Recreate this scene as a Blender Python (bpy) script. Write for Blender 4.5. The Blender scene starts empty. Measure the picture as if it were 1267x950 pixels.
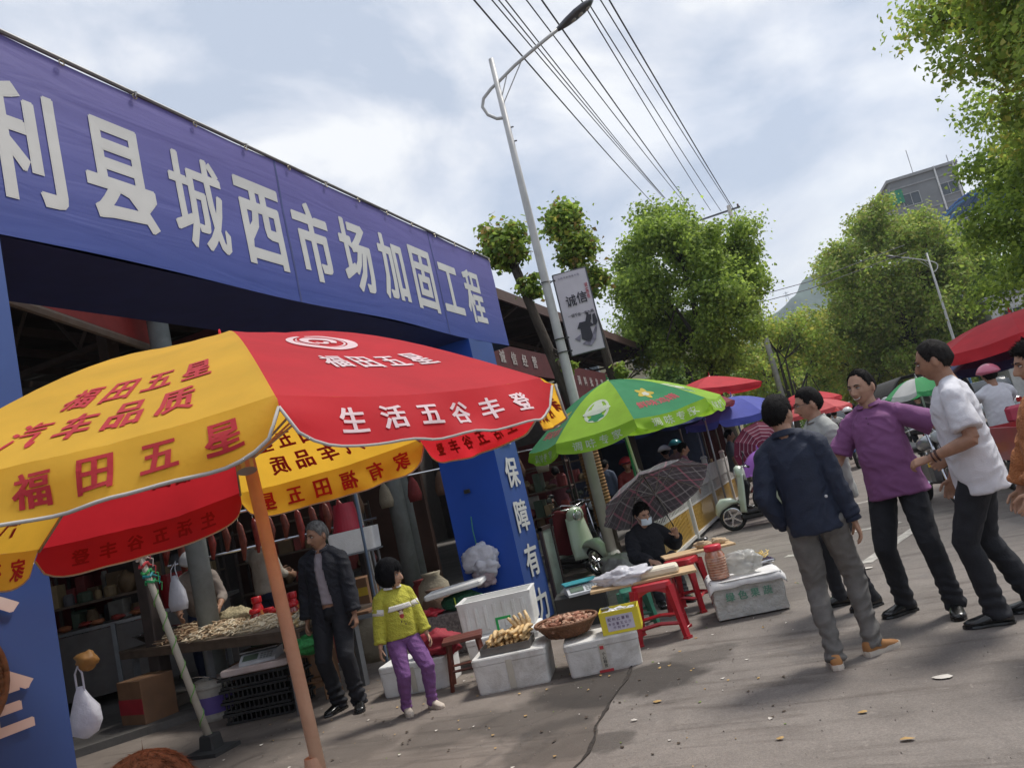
import bpy, bmesh, math, random
import numpy as np
from mathutils import Vector, Matrix, noise
random.seed(7)
RNG = np.random.default_rng(11)
SC = bpy.context.scene
COL = SC.collection
D2R = math.radians
# ------------------------------------------------------------------ camera
cam_d = bpy.data.cameras.new('camera'); cam = bpy.data.objects.new('camera', cam_d); COL.objects.link(cam)
def _cam_matrix(yaw, pitch, roll, loc):
    f = Vector((-math.sin(yaw)*math.cos(pitch), math.cos(yaw)*math.cos(pitch), math.sin(pitch)))
    r0 = Vector((math.cos(yaw), math.sin(yaw), 0)); u0 = r0.cross(f)
    c, s = math.cos(roll), math.sin(roll)
    r = r0*c - u0*s; u = r0*s + u0*c
    m = Matrix((r, u, -f)).transposed().to_4x4(); m.translation = loc
    return m
cam.matrix_world = _cam_matrix(D2R(21.05), D2R(7.65), D2R(13.2), Vector((0, 0, 1.5)))
cam_d.sensor_width = 36; cam_d.lens = 951/1267*36
cam_d.clip_start = 0.05; cam_d.clip_end = 6000
SC.camera = cam
SC.render.resolution_x = 1024; SC.render.resolution_y = 767
# ------------------------------------------------------------------ world
SUN_EL, SUN_AZ = D2R(60), D2R(42)          # azimuth measured from +Y towards +X
w = bpy.data.worlds.new('World'); SC.world = w; w.use_nodes = True
nt = w.node_tree; nt.nodes.clear()
N = nt.nodes.new; L = nt.links.new
out = N('ShaderNodeOutputWorld'); bg = N('ShaderNodeBackground'); bg.inputs[1].default_value = 0.1
sky = N('ShaderNodeTexSky'); sky.sky_type = 'NISHITA'; sky.sun_disc = False
sky.sun_elevation = SUN_EL; sky.sun_rotation = SUN_AZ; sky.dust_density = 2.5; sky.air_density = 1.1
tc = N('ShaderNodeTexCoord'); sep = N('ShaderNodeSeparateXYZ'); L(tc.outputs['Generated'], sep.inputs[0])
# project the view direction on a high flat cloud layer
mz = N('ShaderNodeMath'); mz.operation = 'ADD'; mz.inputs[1].default_value = 0.22; L(sep.outputs[2], mz.inputs[0])
mz2 = N('ShaderNodeMath'); mz2.operation = 'MAXIMUM'; mz2.inputs[1].default_value = 0.05; L(mz.outputs[0], mz2.inputs[0])
dx = N('ShaderNodeMath'); dx.operation = 'DIVIDE'; L(sep.outputs[0], dx.inputs[0]); L(mz2.outputs[0], dx.inputs[1])
dy = N('ShaderNodeMath'); dy.operation = 'DIVIDE'; L(sep.outputs[1], dy.inputs[0]); L(mz2.outputs[0], dy.inputs[1])
cmb = N('ShaderNodeCombineXYZ'); L(dx.outputs[0], cmb.inputs[0]); L(dy.outputs[0], cmb.inputs[1])
def _noise(scale, det, rough, dist, off):
    mp = N('ShaderNodeMapping'); mp.inputs['Location'].default_value = off; mp.inputs['Scale'].default_value = (1, 1, 1.5); L(tc.outputs['Generated'], mp.inputs[0])
    n = N('ShaderNodeTexNoise'); n.inputs['Scale'].default_value = scale; n.inputs['Detail'].default_value = det
    n.inputs['Roughness'].default_value = rough; n.inputs['Distortion'].default_value = dist; L(mp.outputs[0], n.inputs[0])
    return n
n1 = _noise(1.6, 7, .50, .2, (3.1, 1.7, 0)); n2 = _noise(2.9, 9, .56, .35, (7.3, 2.2, 4))
cov = N('ShaderNodeValToRGB'); cov.color_ramp.elements[0].position = .30; cov.color_ramp.elements[1].position = .52; L(n1.outputs[0], cov.inputs[0])
shade = N('ShaderNodeValToRGB'); e = shade.color_ramp.elements
e[0].position = .41; e[0].color = (2.85, 3.25, 4.0, 1); e[1].position = .59; e[1].color = (5.1, 5.2, 5.4, 1)
em = e.new(.5); em.color = (3.9, 4.15, 4.7, 1); L(n2.outputs[0], shade.inputs[0])
mixc = N('ShaderNodeMix'); mixc.data_type = 'RGBA'
fac = N('ShaderNodeMapRange'); fac.inputs[3].default_value = .85; fac.inputs[4].default_value = 1; L(cov.outputs[0], fac.inputs[0])
L(fac.outputs[0], mixc.inputs[0]); L(sky.outputs[0], mixc.inputs[6]); L(shade.outputs[0], mixc.inputs[7])
L(mixc.outputs[2], bg.inputs[0]); L(bg.outputs[0], out.inputs[0])
# ------------------------------------------------------------------ sun
sd = bpy.data.lights.new('sun', 'SUN'); sd.energy = 1.85; sd.angle = D2R(12); sd.color = (1, .95, .88)
sun = bpy.data.objects.new('sun', sd); COL.objects.link(sun)
_sv = Vector((math.sin(SUN_AZ)*math.cos(SUN_EL), math.cos(SUN_AZ)*math.cos(SUN_EL), math.sin(SUN_EL)))
sun.rotation_euler = _sv.to_track_quat('Z', 'Y').to_euler()
SC.view_settings.view_transform = 'Standard'; SC.view_settings.look = 'None'
SC.view_settings.exposure = .95; SC.view_settings.gamma = 1
# ------------------------------------------------------------------ materials
MATS = {}
def mat(name, col, rough=.6, metal=0, var=.15, vscale=6, bump=.0, bscale=30, spec=.5, trans=0, sheen=0,
        dirt=0, dirtcol=(.12,.09,.07), emit=0, alpha=1, coat=0, stretch=None, transmission=0):
    """procedural surface: base colour broken up by object-space noise, optional dirt, bump and cloth translucency"""
    if name in MATS: return MATS[name]
    m = bpy.data.materials.new(name); m.use_nodes = True; t = m.node_tree; t.nodes.clear()
    n = t.nodes.new; l = t.links.new
    o = n('ShaderNodeOutputMaterial'); p = n('ShaderNodeBsdfPrincipled')
    tc = n('ShaderNodeTexCoord'); mp = n('ShaderNodeMapping'); l(tc.outputs['Object'], mp.inputs[0])
    if stretch: mp.inputs['Scale'].default_value = stretch
    a = n('ShaderNodeTexNoise'); a.inputs['Scale'].default_value = vscale; a.inputs['Detail'].default_value = 5; l(mp.outputs[0], a.inputs[0])
    mr = n('ShaderNodeMapRange'); mr.inputs[1].default_value = .3; mr.inputs[2].default_value = .7
    mr.inputs[3].default_value = 1-var; mr.inputs[4].default_value = 1+var; l(a.outputs[0], mr.inputs[0])
    vm = n('ShaderNodeVectorMath'); vm.operation = 'SCALE'; vm.inputs[0].default_value = col[:3]; l(mr.outputs[0], vm.inputs['Scale'])
    csock = vm.outputs[0]
    if dirt:
        d = n('ShaderNodeTexNoise'); d.inputs['Scale'].default_value = vscale*.7; d.inputs['Detail'].default_value = 8
        d.inputs['Roughness'].default_value = .7; d.inputs['Distortion'].default_value = .6; l(tc.outputs['Object'], d.inputs[0])
        dr = n('ShaderNodeMapRange'); dr.inputs[1].default_value = .46; dr.inputs[2].default_value = .72; dr.inputs[4].default_value = dirt; l(d.outputs[0], dr.inputs[0])
        mx = n('ShaderNodeMix'); mx.data_type = 'RGBA'; l(dr.outputs[0], mx.inputs[0]); l(csock, mx.inputs[6]); mx.inputs[7].default_value = (*dirtcol, 1)
        csock = mx.outputs[2]
    l(csock, p.inputs['Base Color'])
    p.inputs['Roughness'].default_value = rough; p.inputs['Metallic'].default_value = metal
    p.inputs['Specular IOR Level'].default_value = spec
    if coat: p.inputs['Coat Weight'].default_value = coat; p.inputs['Coat Roughness'].default_value = .08
    if sheen: p.inputs['Sheen Weight'].default_value = sheen
    if alpha < 1: p.inputs['Alpha'].default_value = alpha
    if transmission: p.inputs['Transmission Weight'].default_value = transmission
    if bump:
        b = n('ShaderNodeTexNoise'); b.inputs['Scale'].default_value = bscale; b.inputs['Detail'].default_value = 4; l(mp.outputs[0], b.inputs[0])
        bp = n('ShaderNodeBump'); bp.inputs['Strength'].default_value = bump; bp.inputs['Distance'].default_value = .02; l(b.outputs[0], bp.inputs['Height'])
        l(bp.outputs[0], p.inputs['Normal'])
    s = p.outputs[0]
    if emit: p.inputs['Emission Strength'].default_value = emit; p.inputs['Emission Color'].default_value = (*col[:3], 1)
    if trans:
        tr = n('ShaderNodeBsdfTranslucent'); l(csock, tr.inputs[0]); ms = n('ShaderNodeMixShader'); ms.inputs[0].default_value = trans
        l(p.outputs[0], ms.inputs[1]); l(tr.outputs[0], ms.inputs[2]); s = ms.outputs[0]
    l(s, o.inputs[0]); MATS[name] = m; return m
# ------------------------------------------------------------------ mesh collector
class MB:
    def __init__(s): s.v = []; s.f = []; s.mi = []; s.mats = []
    def _m(s, m):
        if m not in s.mats: s.mats.append(m)
        return s.mats.index(m)
    def add(s, vs, fs, m=None):
        b = len(s.v); s.v += [tuple(v) for v in vs]; s.f += [tuple(i+b for i in f) for f in fs]
        s.mi += [s._m(m) if m else 0]*len(fs); return s
    def box(s, c, d, rot=None, m=None, taper=1.0, bev=0.0):
        """box centred on c, size d; bev chamfers the vertical edges and the top rim"""
        x, y, z = d[0]/2, d[1]/2, d[2]/2
        R = rot if isinstance(rot, Matrix) else (Matrix.Rotation(rot, 3, 'Z') if rot else Matrix.Identity(3))
        c = Vector(c)
        if bev <= 0:
            vs = [(-x,-y,-z),(x,-y,-z),(x,y,-z),(-x,y,-z)] + [(a*taper,b*taper,z) for a,b in ((-x,-y),(x,-y),(x,y),(-x,y))]
            fs = [(0,3,2,1),(4,5,6,7),(0,1,5,4),(1,2,6,5),(2,3,7,6),(3,0,4,7)]
        else:
            def ring(X, Y, Z, b): return [(-X+b,-Y,Z),(X-b,-Y,Z),(X,-Y+b,Z),(X,Y-b,Z),(X-b,Y,Z),(-X+b,Y,Z),(-X,Y-b,Z),(-X,-Y+b,Z)]
            vs = ring(x-bev*.6, y-bev*.6, -z, bev) + ring(x, y, -z+bev*.8, bev) + ring(x*taper, y*taper, z-bev*.8, bev) + ring((x-bev*.6)*taper, (y-bev*.6)*taper, z, bev)
            fs = [tuple(range(7,-1,-1)), tuple(range(24,32))]
            for k in range(3):
                for i in range(8): j = (i+1) % 8; fs.append((k*8+i, k*8+j, k*8+8+j, k*8+8+i))
        return s.add([c + R @ Vector(v) for v in vs], fs, m)
    def tube(s, pts, r, n=8, m=None, cap=True, squash=None):
        """swept tube through pts; r a number or a list; squash=(sx,sy) scales the section"""
        pts = [Vector(p) for p in pts]; k = len(pts); rs = r if isinstance(r, (list, tuple)) else [r]*k
        vs = []; prev = None
        for i, p in enumerate(pts):
            t = (pts[min(i+1,k-1)] - pts[max(i-1,0)]); t = t.normalized() if t.length > 1e-9 else Vector((0,0,1))
            if prev is None:
                a = Vector((0,0,1)) if abs(t.z) < .9 else Vector((0,1,0)); u = t.cross(a).normalized()
            else:
                u = prev - t*prev.dot(t); u = u.normalized() if u.length > 1e-6 else t.orthogonal().normalized()
            prev = u; q = t.cross(u); sx, sy = squash or (1, 1)
            for j in range(n):
                A = 2*math.pi*j/n; vs.append(p + (u*math.cos(A)*sx + q*math.sin(A)*sy)*rs[i])
        fs = [(i*n+j, i*n+(j+1)%n, (i+1)*n+(j+1)%n, (i+1)*n+j) for i in range(k-1) for j in range(n)]
        if cap: fs += [tuple(range(n-1,-1,-1)), tuple((k-1)*n+j for j in range(n))]
        return s.add(vs, fs, m)
    def rings(s, secs, n=16, m=None, cap=True):
        """loft of elliptical rings: (centre, vecA, vecB[, power])"""
        vs = []
        for sc in secs:
            c, a, b = Vector(sc[0]), Vector(sc[1]), Vector(sc[2]); pw = sc[3] if len(sc) > 3 else 1
            for j in range(n):
                A = 2*math.pi*j/n; ca, sa = math.cos(A), math.sin(A)
                if pw != 1: ca = math.copysign(abs(ca)**pw, ca); sa = math.copysign(abs(sa)**pw, sa)
                vs.append(c + a*ca + b*sa)
        k = len(secs)
        fs = [(i*n+j, i*n+(j+1)%n, (i+1)*n+(j+1)%n, (i+1)*n+j) for i in range(k-1) for j in range(n)]
        if cap: fs += [tuple(range(n-1,-1,-1)), tuple((k-1)*n+j for j in range(n))]
        return s.add(vs, fs, m)
    def lathe(s, prof, c=(0,0,0), n=20, m=None, rot=None, cap=True):
        """(r,z) profile turned about Z"""
        R = rot or Matrix.Identity(3); c = Vector(c); vs = []
        for r, z in prof:
            for j in range(n): A = 2*math.pi*j/n; vs.append(c + R @ Vector((r*math.cos(A), r*math.sin(A), z)))
        k = len(prof); fs = [(i*n+j, i*n+(j+1)%n, (i+1)*n+(j+1)%n, (i+1)*n+j) for i in range(k-1) for j in range(n)]
        if cap and prof[0][0] > 1e-6: fs.append(tuple(range(n-1,-1,-1)))
        if cap and prof[-1][0] > 1e-6: fs.append(tuple((k-1)*n+j for j in range(n)))
        return s.add(vs, fs, m)
    def ball(s, c, r, n=10, k=7, m=None, rot=None):
        r = r if isinstance(r, (tuple, list, Vector)) else (r,)*3
        R = rot or Matrix.Identity(3); c = Vector(c); vs = []
        for i in range(k+1):
            T = math.pi*i/k; z = -math.cos(T); q = max(math.sin(T), 1e-3)
            for j in range(n): A = 2*math.pi*j/n; vs.append(c + R @ Vector((r[0]*q*math.cos(A), r[1]*q*math.sin(A), r[2]*z)))
        fs = [(i*n+j, i*n+(j+1)%n, (i+1)*n+(j+1)%n, (i+1)*n+j) for i in range(k) for j in range(n)]
        return s.add(vs, fs, m)
    def quad(s, a, b, c, d, m=None): return s.add([a,b,c,d], [(0,1,2,3)], m)
    def sheet(s, fn, nu, nv, m=None, thick=0):
        """grid of fn(u,v); thick gives it a back side"""
        P = [[Vector(fn(i/nu, j/nv)) for i in range(nu+1)] for j in range(nv+1)]
        vs = [p for row in P for p in row]; W = nu+1
        fs = [(j*W+i, j*W+i+1, (j+1)*W+i+1, (j+1)*W+i) for j in range(nv) for i in range(nu)]
        if thick:
            nb = []
            for j in range(nv+1):
                for i in range(nu+1):
                    du = P[j][min(i+1,nu)]-P[j][max(i-1,0)]; dv = P[min(j+1,nv)][i]-P[max(j-1,0)][i]
                    n_ = du.cross(dv); n_ = n_.normalized() if n_.length > 1e-12 else Vector((0,0,1)); nb.append(P[j][i]-n_*thick)
            B = len(vs); vs += nb; fs += [tuple(reversed([q+B for q in f])) for f in fs[:nu*nv]]
            for i in range(nu): fs.append((i+1, i, i+B, i+1+B)); fs.append((nv*W+i, nv*W+i+1, nv*W+i+1+B, nv*W+i+B))
            for j in range(nv): fs.append((j*W, (j+1)*W, (j+1)*W+B, j*W+B)); fs.append(((j+1)*W+nu, j*W+nu, j*W+nu+B, (j+1)*W+nu+B))
        return s.add(vs, fs, m)
    def mesh(s, name, m=None, smooth=False, auto=None):
        me = bpy.data.meshes.new(name); me.from_pydata(s.v, [], s.f)
        for q in (s.mats or ([m] if m else [])): me.materials.append(q)
        if s.mats: me.polygons.foreach_set('material_index', s.mi)
        if smooth: me.polygons.foreach_set('use_smooth', [True]*len(me.polygons))
        me.update()
        if auto is not None: me.polygons.foreach_set('use_smooth', [True]*len(me.polygons)); me.set_sharp_from_angle(angle=D2R(auto))
        return me
    def build(s, name, m=None, parent=None, smooth=False, auto=None, loc=(0,0,0), **kw):
        o = bpy.data.objects.new(name, s.mesh(name, m, smooth, auto)); COL.objects.link(o); o.location = loc
        if parent: o.parent = parent
        return tag(o, **kw)
def tag(o, label=None, cat=None, group=None, kind=None):
    if label: o['label'] = label
    if cat: o['category'] = cat
    if group: o['group'] = group
    if kind: o['kind'] = kind
    return o
def empty(name, loc=(0,0,0), rz=0, **kw):
    o = bpy.data.objects.new(name, None); COL.objects.link(o); o.location = loc; o.rotation_euler = (0,0,rz); o.empty_display_size = .1
    return tag(o, **kw)
def _kids(o): return [c for c in list(bpy.data.objects) if c.parent == o]
def copy_tree(o, loc=None, rz=None, label=None, parent=None, scale=None):
    c = o.copy(); COL.objects.link(c); c.parent = parent
    if loc is not None: c.location = loc
    if rz is not None: c.rotation_euler.z = rz
    if scale is not None: c.scale = (scale,)*3 if not isinstance(scale, tuple) else scale
    if label: c['label'] = label
    for ch in _kids(o): copy_tree(ch, parent=c)
    return c
def inst(name, me, loc, parent=None, rot=(0,0,0), scale=(1,1,1), **kw):
    o = bpy.data.objects.new(name, me); COL.objects.link(o); o.location = loc; o.rotation_euler = rot; o.scale = scale
    if parent: o.parent = parent
    return tag(o, **kw)
def nz(p, s=1.0, seed=0): return noise.noise(Vector(p)*s + Vector((seed*7.3, seed*3.1, seed*5.7)))
def smoothstep(a, b, x):
    t = min(1, max(0, (x-a)/(b-a))); return t*t*(3-2*t)
# ------------------------------------------------------------------ lettering (default Blender font, real geometry)
_CH = {}
def glyph(ch, bold=.02):
    """triangles of one character in a unit em square centred on 0"""
    k = (ch, bold)
    if k in _CH: return _CH[k]
    best, last = None, 0
    for b in (0, .004, .008, .012, .016):      # thicken until the outline starts to cross itself
        if b > bold: break
        v, f = _glyph_raw(ch, b); a = sum(abs(sum(v[q[i]][0]*v[q[(i+1)%len(q)]][1]-v[q[(i+1)%len(q)]][0]*v[q[i]][1] for i in range(len(q))))/2 for q in f)
        if best is not None and a < last*1.01: break
        best, last = (v, f), a
    _CH[k] = best; return best
def _glyph_raw(ch, bold):
    cu = bpy.data.curves.new('glyph', 'FONT'); cu.body = ch; cu.size = 1; cu.offset = bold; cu.resolution_u = 2
    o = bpy.data.objects.new('glyph', cu); COL.objects.link(o)
    dg = bpy.context.evaluated_depsgraph_get(); me = bpy.data.meshes.new_from_object(o.evaluated_get(dg))
    v = [tuple(p.co) for p in me.vertices]; f = [tuple(p.vertices) for p in me.polygons]
    bpy.data.objects.remove(o); bpy.data.curves.remove(cu); bpy.data.meshes.remove(me)
    if v:
        xs = [p[0] for p in v]; ys = [p[1] for p in v]; x0, x1, y0, y1 = min(xs), max(xs), min(ys), max(ys)
        if ord(ch) > 0x2e80: s = max(x1-x0, y1-y0); sx = sy = 1/s
        else: s = .95; sx = sy = 1/s
        cx, cy = (x0+x1)/2, (y0+y1)/2
        if ord(ch) > 0x2e80: v = [((p[0]-cx)*sx, (p[1]-cy)*sy) for p in v]
        else: v = [((p[0]-cx)*sx, (p[1]-.36)*sy) for p in v]
    return v, f
LAYERS = ((0,0,0),(.018,0,.0003),(-.018,0,.0006),(0,.012,.0009))
def cut_glyph(v, f, step):
    """cut flat glyph triangles on a grid so they can follow a curved cloth"""
    bm = bmesh.new(); vs = [bm.verts.new((p[0], p[1], 0)) for p in v]
    for q in f:
        try: bm.faces.new([vs[i] for i in q])
        except ValueError: pass
    for ax in (0, 1):
        k = -.5+step
        while k < .5:
            co = [0,0,0]; no = [0,0,0]; co[ax] = k; no[ax] = 1
            bmesh.ops.bisect_plane(bm, geom=bm.verts[:]+bm.edges[:]+bm.faces[:], plane_co=co, plane_no=no); k += step
    bm.verts.index_update(); V = [(p.co.x, p.co.y) for p in bm.verts]; Fq = [tuple(x.index for x in p.verts) for p in bm.faces]; bm.free()
    return V, Fq
def text_plane(mb, s, org, ex, ey, h, gap=.1, w=None, bold=.02, m=None, lift=.003, shear=0, thick=0):
    """string on a plane: org = centre of the first character, ex/ey unit vectors, h height, w width of a character"""
    ex, ey = Vector(ex), Vector(ey); nrm = ex.cross(ey).normalized(); w = w or h; org = Vector(org)
    for i, ch in enumerate(s):
        if ch == ' ': continue
        v, f = glyph(ch, bold); base = org + ex*(i*(w+gap))
        for ox, oy, ol in LAYERS[:3 if h > .03 else 1]: mb.add([base + ex*((x+ox)*w) + ey*((y+oy)*h) + nrm*(lift+ol) for x, y in v], f, m)
def text_map(mb, s, fn, u0, v0, du, dv, gap, bold=.02, m=None, step=.25):
    """string mapped through fn(u,v); du,dv size of one character in (u,v)"""
    for i, ch in enumerate(s):
        if ch == ' ': continue
        v, f = glyph(ch, bold); v, f = cut_glyph(v, f, step)
        mb.add([fn(u0 + i*(du+gap) + x*du, v0 - y*dv) for x, y in v], f, m)
# ------------------------------------------------------------------ people
def remeshed(mb, vox, smooth=2, mats=None, name='body'):
    me = mb.mesh(name); o = bpy.data.objects.new(name, me); COL.objects.link(o)
    r = o.modifiers.new('r', 'REMESH'); r.mode = 'VOXEL'; r.voxel_size = vox; r.use_smooth_shade = True
    if smooth: s = o.modifiers.new('s', 'SMOOTH'); s.factor = .5; s.iterations = smooth
    dg = bpy.context.evaluated_depsgraph_get(); out = bpy.data.meshes.new_from_object(o.evaluated_get(dg))
    bpy.data.objects.remove(o); bpy.data.meshes.remove(me); out.name = name
    out.materials.clear()
    for m in mats or []: out.materials.append(m)
    return out
def two_bone(a, t, l1, l2, pole):
    a, t = Vector(a), Vector(t); d = t-a; L_ = min(d.length, (l1+l2)*.999); d.normalize(); t = a+d*L_
    x = (l1*l1-l2*l2+L_*L_)/(2*L_); hgt = math.sqrt(max(l1*l1-x*x, 0))
    p = Vector(pole); p = p-d*p.dot(d); p = p.normalized() if p.length > 1e-6 else d.orthogonal().normalized()
    return a+d*x+p*hgt, t
def head_pt(th, ph, o=0.0, F=1.0):
    """surface of the head; th=0 faces -Y"""
    sx, cx = math.sin(th), math.cos(th); cz, sz = math.cos(ph), math.sin(ph)
    x, y, z = (.077+o)*cz*sx, -(.097+o)*cz*cx, (.118+o)*sz
    k = smoothstep(-.01, -.11, z)
    x *= 1-.22*k
    if y > 0: y *= 1-.42*smoothstep(-.0, -.09, z)
    else: y *= 1+.10*k
    if y > 0 and z > -.02: x *= 1.04
    if y < 0 and F:
        ax = abs(x); g = lambda q, c, s: math.exp(-((q-c)/s)**2)
        nb = smoothstep(.022, -.040, z)*smoothstep(-.056, -.044, z)
        y -= F*(.027*nb+.005)*g(x, 0, .0125)*smoothstep(.03, .0, z)*smoothstep(-.058, -.045, z)
        y -= F*.007*g(ax, .014, .007)*g(z, -.044, .008)
        y += F*.011*g(ax, .031, .017)*g(z, .001, .011)
        y -= F*.005*g(z, .023, .010)*smoothstep(.06, .03, ax)
        y -= F*.006*g(z, -.068, .014)*g(x, 0, .026)
        y += F*.004*g(z, -.068, .0028)*g(x, 0, .022)
        y -= F*.009*g(z, -.100, .014)*g(x, 0, .024)
        y -= F*.006*g(ax, .042, .018)*g(z, -.028, .018)
    return Vector((x, y, z))
def head_mesh(mb, M, n=56, k=44, fn=None, o=0.0):
    vs = []; 
    for i in range(k+1):
        ph = -math.pi/2+math.pi*i/k
        ph = max(min(ph, math.pi/2-.002), -math.pi/2+.002)
        for j in range(n):
            th = 2*math.pi*j/n; p = fn(th, ph) if fn else head_pt(th, ph, o); vs.append(M @ p)
    fs = [(i*n+j, i*n+(j+1)%n, (i+1)*n+(j+1)%n, (i+1)*n+j) for i in range(k) for j in range(n)]
    fs += [tuple(range(n-1,-1,-1)), tuple(k*n+j for j in range(n))]
    mb.add(vs, fs)
def hair_fn(style, seed=0):
    def zl(th):
        a = abs((th+math.pi) % (2*math.pi)-math.pi)
        pts = {'short': [(0,.070),(.5,.066),(.85,.050),(1.05,.022),(1.25,-.006),(1.42,-.010),(1.6,.018),(1.9,-.02),(2.2,-.058),(3.2,-.072)],
               'receding': [(0,.088),(.5,.086),(.85,.062),(1.05,.030),(1.25,-.002),(1.42,-.006),(1.6,.018),(1.9,-.02),(2.2,-.055),(3.2,-.068)],
               'bob': [(0,.024),(.6,.024),(.72,.0),(.85,-.07),(1.2,-.085),(1.6,-.09),(3.2,-.085)],
               'tied': [(0,.062),(.6,.052),(.95,.03),(1.25,-.015),(1.6,.0),(1.9,-.03),(2.2,-.07),(3.2,-.085)]}[style]
        for (a0, z0), (a1, z1) in zip(pts, pts[1:]):
            if a <= a1: return z0+(z1-z0)*(a-a0)/(a1-a0)
        return pts[-1][1]
    tk = {'short': .013, 'receding': .008, 'bob': .026, 'tied': .014}[style]
    def fn(th, ph):
        p = head_pt(th, ph, 0, 0); e = zl(th)+.009*nz((math.cos(th)*3, math.sin(th)*3, 0), 3, seed)+.004*nz((math.cos(th)*14, math.sin(th)*14, 0), 3, seed)
        m = smoothstep(e-.006, e+.004, p.z)
        n = p.normalized()
        t = tk*(.35+.65*smoothstep(e, e+.035, p.z)+.35*smoothstep(.02, .1, p.z)) + .0030*nz(p, 40, seed) + .0016*nz((p.x*1.2, p.y*1.2, p.z*.3), 160, seed)
        return p + n*(t*m - .02*(1-m))
    return fn
def strands(mb, M, style, seed, n):
    """short tufts standing off the scalp so that the outline of the hair is broken"""
    fn = hair_fn(style, seed); r = random.Random(seed); L_ = {'short': .016, 'receding': .010, 'bob': .030, 'tied': .024}[style]
    for _ in range(n):
        th = r.uniform(0, 6.283); ph = math.asin(r.uniform(-.75, 1)); p = fn(th, ph); b = head_pt(th, ph, 0, 0)
        if (p-b).dot(b) <= 0.0002: continue
        nr = b.normalized(); dn = Vector((r.gauss(0,.25), r.gauss(0,.25), -1)); dn = (dn-nr*dn.dot(nr)); dn = dn.normalized() if dn.length > .01 else nr
        if p.z > .06 and style != 'bob': dn = Vector((r.gauss(0,.4), -.8, .2))
        d = (nr*(r.uniform(.25,.55) if style != 'bob' else r.uniform(0,.12))+dn*.8).normalized()*L_*r.uniform(.6,1.3); sd = d.cross(nr).normalized()*r.uniform(.0014,.0030); p = p-nr*.003
        mb.add([M @ (p-sd), M @ (p+sd), M @ (p+d)], [(0,1,2)])
def add_hand(mb, W, d, n, side, curl=.45, spread=.0, s=1.0, point=False):
    """five separate fingers; n = palm normal, side = towards the thumb"""
    d = Vector(d).normalized(); n = Vector(n); n = (n-d*n.dot(d)).normalized(); sd = Vector(side); sd = (sd-d*sd.dot(d)-n*sd.dot(n)).normalized()
    W = Vector(W)
    mb.rings([(W-d*.02*s, sd*.026*s, n*.020*s), (W+d*.01*s, sd*.028*s, n*.018*s), (W+d*.04*s, sd*.038*s, n*.017*s), (W+d*.075*s, sd*.042*s, n*.014*s), (W+d*.092*s, sd*.039*s, n*.011*s)], 12)
    for q, (off, L_) in enumerate(((.031, .070), (.0105, .079), (-.0105, .073), (-.031, .058))):
        p = W + d*(.085-abs(off)*.15)*s + sd*off*s; c = curl*(1+.12*q); a = c*.5; pts = [p-d*.012*s, p]
        if point and q == 0: c = .05; a = .03
        fd0 = (d + sd*off*(1.6+spread*8)).normalized()
        for sl in (.44, .31, .25):
            fd = fd0*math.cos(a)+n*math.sin(a); p = p+fd*L_*sl*s; pts.append(p); a += c*(.9 if sl > .3 else .7)
        mb.tube(pts, [.0092*s, .0090*s, .0086*s, .0080*s, .0066*s], 8)
    p = W+d*.022*s+sd*.024*s+n*.004*s; td = (d*.62+sd*.70+n*.28).normalized()
    p1 = p+td*.042*s; td2 = (d*.85+sd*.25+n*(.25+curl*.4)).normalized(); p2 = p1+td2*.032*s; p3 = p2+(td2+n*curl*.4).normalized()*.022*s
    mb.tube([p-td*.012*s, p, p1, p2, p3], [.013*s, .0135*s, .0105*s, .0095*s, .0075*s], 8)
SKIN_N = [0]
def skin_mat(tone):
    k = 'skin_%d' % int(tone[0]*1000)
    if k in MATS: return MATS[k]
    m = mat(k, tone, rough=.5, var=.14, vscale=22, bump=.08, bscale=160, spec=.4)
    m.node_tree.nodes['Principled BSDF'].inputs['Subsurface Weight'].default_value = .08
    m.node_tree.nodes['Principled BSDF'].inputs['Subsurface Radius'].default_value = (.012, .005, .003)
    return m
def wrinkle(me, amp, seed, extra=None, fine=1.0):
    n = len(me.vertices); co = np.empty(n*3); me.vertices.foreach_get('co', co); co = co.reshape(-1, 3)
    no = np.empty(n*3); me.vertices.foreach_get('normal', no) if False else None
    nr = np.array([v.normal[:] for v in me.vertices])
    for i in range(n):
        x, y, z = co[i]; a = noise.noise(Vector((x*7+seed, y*7, z*5)))
        r = 1-abs(noise.noise(Vector((x*9+seed*3+a*1.2, y*9+a, z*14+x*8+seed))))*2.2
        f = noise.noise(Vector((x*30, y*30, z*34+seed)))
        d = amp*(a*.8 + .85*max(r, -.3) + .15*f*fine)
        if extra: d += extra(x, y, z)
        co[i] += nr[i]*d
    me.vertices.foreach_set('co', co.ravel()); me.update()
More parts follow.
